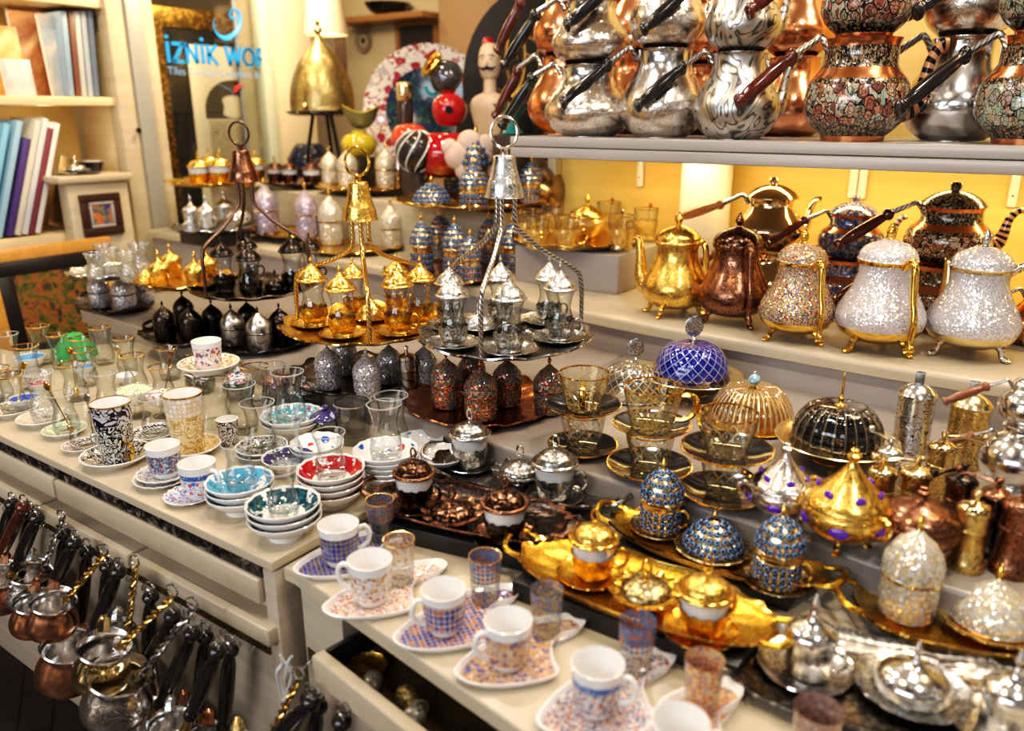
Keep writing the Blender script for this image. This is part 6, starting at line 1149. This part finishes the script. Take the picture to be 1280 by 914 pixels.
# ------------------------------------------------------------------ shop interior beyond the trays
ZN = 1.25
newobj('interior_ledge', MB().prism([(-3.44, 2.72), (-1.54, 2.72), (-1.54, 3.9), (-4.6, 3.9), (-4.6, ys[6]+.28), (-3.44, ys[6]+.28)], .2, ZN, plain('brown_ledge', (.3, .2, .12), .4), .005).mesh('interior_ledge')); tag(bpy.data.objects['interior_ledge'], 'brown display ledge behind the upper row of trays', 'shelf')
def nl(px, py, d): q = atd(px, py, d); q.z = ZN; return q
# helmet on a stand
p = atd(404, 139, 3.75)
root = newobj('helmet', None); root.location = p; tag(root, 'pointed engraved brass helmet on a round black stand', 'helmet'); HM = metal('old_brass_helmet', (.5, .38, .16), .3, 'engrave', 28, .3, .002)
part('shell', MB().lathe([(.144, 0), (.15, .002), (.15, .012)]+sm([(.149, .014), (.147, .07), (.135, .13), (.1, .21), (.055, .27), (.025, .305), (.014, .33)], 4), HM, 48), root); part('spike', MB().lathe(sm([(.014, .33), (.011, .336), (.02, .345), (.017, .362), (.007, .37), (.011, .38), (.005, .395)], 2)+[(0, .41)], BRASSP, 16), root)
part('nose_guard', MB().tube([(.05, -.145, .012), (.05, -.152, .05), (.048, -.147, .1)], [.012, .006, .008], BRASSP, 8, 3, flat=.4).sphere((.05, -.152, .02), .016, BRASSP, 10), root)
root = newobj('helmet_stand', None); root.location = (p.x, p.y, ZN); tag(root, 'round black table stand under the brass helmet', 'stand'); hz = p.z-ZN
part('stand_top', MB().lathe([(0, hz-.02), (.15, hz-.02), (.17, hz-.008), (.17, hz-.001), (0, hz-.001)], BLACK, 36), root)
for a in (0, 2.1, 4.2): part('leg', MB().tube([(.05*math.cos(a), .05*math.sin(a), hz-.02), (.09*math.cos(a), .09*math.sin(a), hz*.4), (.1*math.cos(a), .1*math.sin(a), 0)], .009, BLACK, 8, 3), root)
newobj('dark_jar', MB().lathe(sm([(.06, 0), (.1, .04), (.11, .12), (.08, .18), (.06, .2)], 4)+[(0, .2)], plain('navy_jar', (.01, .012, .03), .15), 32).mesh('dark_jar')).location = nl(385, 170, 4.15); tag(bpy.data.objects['dark_jar'], 'dark blue round jar under the helmet stand', 'jar')
# large dish
c = atd(536, 140, 3.72); DR = painted('floral_plate_rim', (.78, .74, .66), [(.35, .02, .04), (.5, .45, .45), (.4, .04, .07)], 14, 'floral', dens=.42); DI = painted('dark_plate_centre', (.012, .018, .06), [(.02, .1, .06), (.02, .03, .12), (.2, .2, .28)], 22, 'floral', dens=.3)
o = newobj('display_plate', MB().lathe([(0, -.01), (.17, -.008), (.3, .02), (.3, .026), (.205, .006, DR), (.2, .004, DR), (0, 0, DI)], WHITE, 64).mesh('display_plate')); o.location = c; o.rotation_euler = (PI/2-.15, 0, YAW); tag(o, 'huge plate standing upright with red flowered white rim', 'plate')
def ped(px, py, d, r, lab):
    p = atd(px, py, d); n = newobj('plinth', MB().box((-r, -r, 0), (r, r, p.z-ZN-.001), plain('dark_plinth', (.05, .035, .025), .4), .003).mesh('plinth')); n.location = (p.x, p.y, ZN); tag(n, lab, 'plinth')
ped(507, 158, 3.3, .026, 'narrow dark plinth under the silver-capped bottle'); ped(450, 196, 3.5, .045, 'dark plinth under the round yellow vase'); ped(513, 190, 3.15, .03, 'dark plinth under the orange-red gourd'); ped(522, 215, 3.0, .03, 'dark plinth under the lattice globe')
def vase(nm, px, py, d, prof, m, lab, cat='vase', s=1.0, extra=None, h=None):
    p = atd(px, py, d); z0 = p.z; b = MB().lathe(sm(prof, 4), m, 36)
    if extra: extra(b)
    o = newobj(nm, b.mesh(nm)); o.location = p; o.scale = (s, s, s); tag(o, lab, cat); return o
YG = plain('yellow_glaze', (.62, .45, .03), .1, Coat_Weight=.6); OL = plain('olive_glaze', (.18, .16, .06), .12, Coat_Weight=.6); REDO = plain('orange_red_glaze', (.65, .06, .02), .1, Coat_Weight=.6)
yv = [(.03, 0), (.055, .01), (.062, .045), (.05, .08), (.024, .095), (.022, .105), (.05, .15), (.066, .19), (.06, .19), (.03, .14), (.0, .12)]
vase('vase', 450, 196, 3.5, [(.04, 0), (.065, .02), (.078, .055), (.06, .09), (.03, .1), (.03, .112)], YG, 'round yellow vase right of the helmet stand')
b = MB().lathe(sm([(.0, 0), (.035, .0), (.06, .03), (.075, .08)], 4)+[(.072, .082, YG), (.055, .035, YG), (0, .012, YG)], OL, 32, (2, .12, .016, 2)); o = newobj('pouring_bowl', b.mesh('pouring_bowl')); o.location = atd(452, 160, 3.5); o.rotation_euler = (0, .0, YAW+.2); tag(o, 'olive spouted bowl with yellow inside on the yellow vase', 'bowl')
vase('vase', 562, 158, 3.06, [(.02, 0), (.045, .01), (.066, .05), (.06, .09), (.035, .115), (.022, .118), (.03, .13)], RED, 'glossy red pomegranate vase in front of the huge plate', extra=lambda b: b.lathe([(.016, 0), (.014, .004, BLACK), (0, .004, BLACK)], GOLD, 16, X=Matrix.Rotation(-.9, 4, 'Z') @ Matrix.Translation((.063, 0, .06)) @ Matrix.Rotation(PI/2, 4, 'Y')))
vase('bottle', 507, 158, 3.3, [(.03, 0), (.034, .02), (.032, .09), (.026, .1)], plain('dark_bottle', (.05, .03, .02), .15), 'dark bottle with silver cap before the huge plate', 'bottle', 1.0, lambda b: b.lathe(sm([(.027, .1), (.034, .11), (.034, .155), (.028, .17), (.0, .175)], 2), PGOLD, 28))
vase('gourd', 513, 190, 3.15, [(.02, 0), (.06, .015), (.075, .05), (.06, .09), (.03, .105), (0, .108)], REDO, 'orange-red glazed gourd behind the glitter pots', 'ornament')
LAT = glass('lattice_ball', (.75, .6, .4), (.3, .25, .15), .2, .8, .1, 'crackle', 16, (.85, .8, .7), .95)
vase('lattice_globe', 522, 215, 3.0, [(.02, 0), (.06, .02), (.08, .07), (.065, .12), (.03, .145), (0, .148)], plain('black_globe', (.03, .022, .02), .2), 'dark globe with white lattice behind the glitter pots', 'globe', 1.0, lambda b: [b.tube([(.081*math.sin(t)*math.cos(a+t*.6), .081*math.sin(t)*math.sin(a+t*.6), .073-.078*math.cos(t)) for t in [.2+2.7*i/9 for i in range(10)]],   .0032, WHITE, 6, 2) for a in [TAU*k/9 for k in range(9)]] )
PK = plain('pink_cloud', (.72, .5, .38), .3)
b = MB().lathe(sm([(.05, 0), (.1, .02), (.12, .09), (.1, .15), (.08, .165)], 4)+[(.0, .16)], RED, 40); 
o = newobj('vase', b.mesh('vase')); o.location = atd(556, 222, 3.05); tag(o, 'big red bowl-shaped vase behind the eye-bead pots', 'vase')
b = MB(); 
for x, z, r in ((0, 0, .05), (.04, .045, .045), (.075, .0, .05), (.03, -.045, .045), (.085, -.05, .04), (-.03, .03, .03), (.1, .04, .035)): b.sphere((x, 0, z), r, PK, 18, (1, .35, 1))
o = newobj('cloud_ornament', b.mesh('cloud_ornament')); o.location = atd(573, 195, 2.85); o.rotation_euler = (0, 0, YAW); tag(o, 'pale pink cloud-shaped ornament before the red vase', 'ornament')
b = MB().lathe(sm([(.03, 0), (.06, .02), (.07, .06), (.05, .1), (.035, .115)], 4), plain('dark_silver_jug', (.12, .12, .13), .1, .6), 32).lathe(sm([(.034, .112), (.046, .12), (.056, .132), (.05, .142), (.036, .132)], 2), GOLD, 28).lathe([(0, .112), (.034, .112)], BLACK, 20)
o = newobj('jug', b.mesh('jug')); o.location = atd(570, 108, 3.25); o.rotation_euler = (.9, 0, YAW-1.1); tag(o, 'dark jug tipped sideways with round gold mouth on the red vase', 'jug')
o = newobj('ring_ornament', MB().tube([(.03*math.cos(t), 0, .03*math.sin(t)) for t in [PI+PI*i/8 for i in range(9)]], .007, plain('turquoise', (.03, .4, .45), .15), 8, 2).mesh('ring_ornament')); o.location = atd(541, 108, 3.25); o.rotation_euler = (0, 0, YAW); tag(o, 'small turquoise crescent beside the red pomegranate vase', 'ornament')
b = MB().lathe(sm([(.03, 0), (.04, .005), (.018, .03), (.022, .055), (.06, .09), (.075, .105)], 4)+[(.07, .105, YG), (.02, .06)], plain('teal_glaze', (.03, .26, .28), .12, Coat_Weight=.5), 32); o = newobj('footed_bowl', b.mesh('footed_bowl')); o.location = atd(641, 168, 2.75); o.scale = (.95,)*3; tag(o, 'teal footed bowl behind the end of the wall shelf', 'bowl')
bp_ = atd(641, 168, 2.75); newobj('plinth', MB().box((-.05, -.05, 0), (.05, .05, bp_.z-ZN-.001), plain('dark_plinth', (.05, .035, .025), .4), .003).mesh('plinth')).location = (bp_.x, bp_.y, ZN); tag(bpy.data.objects[-1] if False else [o_ for o_ in COL.objects if o_.name.startswith('plinth')][-1], 'dark plinth holding the teal bowl', 'plinth')
b = MB().lathe(sm([(.05, 0), (.1, .03), (.12, .09), (.1, .15), (.05, .19), (.03, .2)], 4)+[(0, .2)], metal('smoky_bronze', (.35, .27, .18), .2), 36); o = newobj('bronze_jar', b.mesh('bronze_jar')); o.location = nl(668, 240, 2.85); tag(o, 'round bronze jar behind the eye-bead pots under the shelf end', 'jar')
# moustached bust
root = newobj('bust', None); p = atd(613, 168, 3.35); p.z = ZN; root.location = p; root.rotation_euler = (0, 0, YAW-.25); tag(root, 'painted bust with moustache, red cap, open collar and black coat', 'statue'); SK = plain('painted_skin', (.74, .55, .38), .35); COATM = plain('black_coat', (.012, .011, .012), .6)
def hh(py): return atd(613, py, 3.35).z-ZN
zt2, zch, zsh = hh(57), hh(98), hh(121)
Hd = (zt2-zch)*.5
part('head', MB().lathe(sm([(.032, zsh-.02), (.028, zsh+.025), (.027, zch-.008), (.034, zch), (.043, zch+.025), (.047, zch+Hd*.9), (.045, zch+Hd*1.45), (.03, zch+Hd*1.9), (.01, zt2+.002)], 4)+[(0, zt2+.002)], SK, 32, X=Matrix.Diagonal((.95, 1.05, 1, 1))).sphere((0, -.05, zch+Hd*.8), .009, SK, 10, (.8, 1, 1.5)).sphere((.046, 0, zch+Hd*.85), .009, SK, 8, (.4, .8, 1.3)).sphere((-.046, 0, zch+Hd*.85), .009, SK, 8, (.4, .8, 1.3)).lathe(sm([(.03, zsh+.015), (.075, zsh-.008), (.085, zsh-.06), (.06, zsh-.2)], 3)+[(0, zsh-.2)], SK, 24, X=Matrix.Diagonal((1, .62, 1, 1))), root)
part('moustache', MB().tube([(-.036, -.042, zch+Hd*.62), (-.02, -.049, zch+Hd*.5), (0, -.052, zch+Hd*.55), (.02, -.049, zch+Hd*.5), (.036, -.042, zch+Hd*.62)], [.002, .0055, .006, .0055, .002], BLACK, 8, 4), root)
for s_ in (-1, 1): part('eye', MB().sphere((s_*.017, -.0455, zch+Hd*1.08), .0042, BLACK, 8, (1.4, .6, .8)), root); part('eyebrow', MB().tube([(s_*.006, -.048, zch+Hd*1.24), (s_*.018, -.047, zch+Hd*1.3), (s_*.03, -.04, zch+Hd*1.2)], .002, BLACK, 6, 3), root)
part('cap', MB().lathe(sm([(.03, zt2-.025), (.026, zt2-.005), (.02, zt2+.022)], 3)+[(0, zt2+.024)], RED, 24, X=Matrix.Translation((-.008, .006, 0))), root, 'red cap')
part('coat', MB().lathe(sm([(.03, zsh+.01), (.085, zsh-.015), (.14, zsh-.05), (.165, zsh-.11), (.16, .0)], 4), COATM, 36, X=Matrix.Translation((0, .05, 0)) @ Matrix.Diagonal((1.0, .52, 1, 1))), root, 'black coat'); part('shirt_front', MB().prism([(-.035, .0), (0, -.17), (.035, .0), (.02, .05), (-.02, .05)], 0, .006, SK, .002, X=Matrix.Translation((0, -.03, zsh-.05)) @ Matrix.Rotation(PI/2+.12, 4, 'X')), root); part('pendant', MB().sphere((0, -.048, zsh-.055), .005, RED, 8, (1, .6, 1.4)).tube([(-.02, -.035, zsh+.0), (0, -.046, zsh-.05), (.02, -.035, zsh)], .001, RED, 5, 3), root)
# black arched calligraphy board
root = newobj('arched_board', None); p = atd(672, 60, 3.6); root.location = (p.x, p.y, ZN); root.rotation_euler = (0, 0, YAW); tag(root, 'large black arched board with gold calligraphy behind the bust', 'board'); hb = atd(672, -15, 3.6).z-ZN
pol = [(-.34, 0), (.34, 0)]+[(.34*math.cos(t), hb-.42+.42*math.sin(t)) for t in [PI*i/24 for i in range(25)]]
part('panel', MB().prism(pol, 0, .02, plain('matt_black', (.012, .011, .012), .6), .004, X=Matrix.Rotation(PI/2, 4, 'X')), root); b = MB(); zq = hb-.42
for cx, cz, pts in ((-.13, .02, [(0, .2), (-.015, .1), (0, 0), (.02, -.08)]), (-.07, .02, [(0, .22), (.01, .1), (-.005, 0), (-.05, -.06), (-.11, -.03)]), (-.17, -.06, [(0, .02), (.03, -.03), (.1, -.03), (.15, .02)]), (-.04, .08, [(-.05, .03), (-.06, .1), (0, .13), (.05, .09), (.03, .04), (-.02, .06)]), (.02, -.05, [(-.02, .2), (0, .05), (.06, 0), (.12, .06)])):
    b.tube([(cx+x, -.024, zq+cz+z) for x, z in pts], [.004]+[.011]*(len(pts)-2)+[.003], metal('dull_gold_leaf', (.55, .33, .1), .4), 8, 4, flat=.35)
part('calligraphy', b, root, 'gold calligraphic strokes')
# things on the far wall
BRS = plain('brown_wood_shelf', (.35, .17, .06), .4)
q = aty(490, 26, 4.19); o = newobj('wall_shelf', MB().box((-.35, -.22, -.02), (.45, 0, .015), BRS, .003).mesh('interior_shelf')); o.location = q; tag(o, 'brown wooden shelf high on the shop interior wall', 'shelf')
b = MB().lathe(sm([(.05, 0), (.11, .02), (.15, .07)], 3)+[(0, .06)], BLACK, 28); o = newobj('dark_bowl', b.mesh('dark_bowl')); o.location = q+Vector((.08, -.12, .016)); tag(o, 'dark bowl on the high interior shelf', 'bowl')
q = aty(454, 51, 4.18); o = newobj('wall_plate', MB().lathe([(0, -.005), (.05, -.005), (.075, .006), (.075, .009), (.052, 0, plain('plate_grey_ring', (.35, .28, .2), .2)), (.045, .0, plain('plate_dark', (.04, .03, .03), .2)), (.02, .001, plain('plate_cream', (.5, .42, .3), .2)), (0, .001, plain('plate_dark', (.04, .03, .03), .2))], plain('plate_dark', (.04, .03, .03), .2), 36).mesh('wall_plate')); o.location = q; o.rotation_euler = (PI/2, 0, 0); tag(o, 'round dark patterned plate hung on the interior wall', 'plate')
q = aty(520, 60, 4.18); hang_picture('framed_picture', q, (0, 0, 0), .36, .34, .035, BRS, plain('dark_picture', (.05, .04, .035), .3), 'brown framed dark picture on the interior wall')
q = aty(585, 40, 4.15); newobj('cupboard', MB().box((-.18, -.06, -q.z), (.4, .04, .5), plain('tan_cupboard', (.48, .3, .18), .45), .005).mesh('cupboard')).location = q; tag(bpy.data.objects['cupboard'], 'tan cupboard on the interior wall behind the bust', 'cupboard')
root = newobj('hanging_lamp', None); q = atd(408, 44, 3.9); root.location = q; tag(root, 'hanging lamp with cream shade and glowing underside above the helmet', 'lamp')
part('lamp_shade', MB().lathe([(.1, 0), (.105, .0), (.085, .17), (.08, .17)], plain('cream_shade', (.75, .6, .42), .6), 36), root); part('bulb', MB().lathe([(0, .012), (.094, .012), (.096, .014), (0, .02)], emit('lamp_glow', (1, .78, .4), 9), 32), root); part('cord', MB().tube([(0, 0, .02), (0, 0, 3.2-q.z)], .004, BLACK, 6, 1), root)
b = MB()
for k in range(4): b.tube([(-.03+.02*k, 0, .02), (-.03+.02*k, 0, -.3)], .008, plain('brown_bamboo', (.08, .04, .025), .4), 6, 1)
o = newobj('hanging_chimes', b.mesh('hanging_chimes')); o.location = atd(424, 42, 4.0); tag(o, 'brown rod chimes hanging beside the lamp', 'chimes')
# ------------------------------------------------------------------ light
def lamp(nm, kind, loc, energy, col, size=.1, rot=(0, 0, 0), sy=None, spot=None):
    l = bpy.data.lights.new(nm, kind); l.energy = energy; l.color = col
    if kind == 'AREA':
        l.size = size
        if sy: l.shape = 'RECTANGLE'; l.size_y = sy
        else: l.shape = 'DISK'
    elif kind == 'SPOT': l.shadow_soft_size = size; l.spot_size = spot or 1.4; l.spot_blend = .6
    else: l.shadow_soft_size = size
    o = bpy.data.objects.new(nm, l); o.location = loc; o.rotation_euler = rot; COL.objects.link(o); return o
WARM = (1, .76, .46); NEU = (1, .9, .8); COOL = (.82, .9, 1)
lamp('shelf_strip', 'AREA', (-.4, 2.2, ZSH-.06), 10.5, (1, .7, .3), 1.75, (.25, 0, 0), .03)
for i, (x, y) in enumerate(((-2.6, 1.1), (-1.9, .5), (-1.3, 1.3), (-.7, .5), (-.1, 1.2), (.5, .5), (-2.0, 2.0), (-1.0, 2.1), (0, 2.0))): lamp('ceiling_spot', 'AREA', (x, y, 2.75), 11, NEU if i % 3 else WARM, .14)
lamp('alley_light', 'AREA', (-.9, -1.7, 2.3), 46, COOL, 2.4, (math.radians(62), 0, .1), .6)
for x, y, e in ((-3.1, 2.9, 7), (-2.4, 3.0, 7), (-3.9, 3.4, 10)): lamp('interior_spot', 'POINT', (x, y, 2.7), e, WARM, .07)
lamp('bookcase_light', 'AREA', (-3.55, 1.4, 2.0), 2.2, WARM, .3, (0, 0, 0), .9); lamp('bookcase_spot', 'AREA', (-2.7, 1.5, 2.7), 10, WARM, .2, (0, math.radians(40), 0)); lamp('bookcase_light_lower', 'POINT', (-3.6, 1.75, 1.6-.0), .8, WARM, .03)
lamp('panel_light', 'AREA', (XE+.5, 2.5, 2.5), 34, WARM, .4, (0, math.radians(52), 0), .2)
lamp('counter_spot', 'AREA', (.35, 1.75, 2.6), 14, WARM, .5)
lamp('counter_fill', 'AREA', (-1.6, -1.6, 1.3), 14, NEU, 1.4, (math.radians(85), 0, .2), .7)  # added unseen fill, like bounce from opposite, lifts shaded doors and hanging pots
lamp('panel_fill', 'POINT', (XE-.2, 2.55, 2.45), 6, WARM, .05)  # added fill behind the glass, brightens the framed paper
# surroundings: dim bazaar with scattered lamps
W = bpy.data.worlds.new('bazaar'); SC.world = W; W.use_nodes = True; nt = W.node_tree; nt.nodes.clear()
tc = nt.nodes.new('ShaderNodeTexCoord'); vo = nt.nodes.new('ShaderNodeTexVoronoi'); vo.inputs['Scale'].default_value = 5.5; nt.links.new(tc.outputs['Generated'], vo.inputs['Vector'])
lt = nt.nodes.new('ShaderNodeMath'); lt.operation = 'LESS_THAN'; nt.links.new(vo.outputs['Distance'], lt.inputs[0]); lt.inputs[1].default_value = .14
no = nt.nodes.new('ShaderNodeTexNoise'); no.inputs['Scale'].default_value = 3.0; no.inputs['Detail'].default_value = 3; nt.links.new(tc.outputs['Generated'], no.inputs['Vector'])
rp = nt.nodes.new('ShaderNodeValToRGB'); e = rp.color_ramp.elements; e[0].position = .42; e[0].color = (.05, .043, .04, 1); e[1].position = .68; e[1].color = (.7, .6, .52, 1); nt.links.new(no.outputs[0], rp.inputs[0])
mx = nt.nodes.new('ShaderNodeMix'); mx.data_type = 'RGBA'; nt.links.new(lt.outputs[0], mx.inputs[0]); nt.links.new(rp.outputs[0], mx.inputs[6]); mx.inputs[7].default_value = (8, 6.4, 4.8, 1)
bg = nt.nodes.new('ShaderNodeBackground'); bg.inputs['Strength'].default_value = .8; nt.links.new(mx.outputs[2], bg.inputs['Color']); ow = nt.nodes.new('ShaderNodeOutputWorld'); nt.links.new(bg.outputs[0], ow.inputs[0])
SC.view_settings.view_transform = 'Standard'; SC.view_settings.look = 'None'; SC.view_settings.exposure = -.22
vs = SC.view_settings; vs.use_curve_mapping = True; cm = vs.curve_mapping; cc_ = cm.curves[3]
for x, y in ((.06, .04), (.35, .37)): cc_.points.new(x, y)
cm.update()
cy = SC.cycles; cy.max_bounces = 10; cy.transparent_max_bounces = 40; cy.glossy_bounces = 5; cy.diffuse_bounces = 3; cy.transmission_bounces = 8; cy.sample_clamp_indirect = 6; cy.sample_clamp_direct = 0; cy.caustics_reflective = False; cy.caustics_refractive = False; cy.use_denoising = True
bpy.context.view_layer.update()
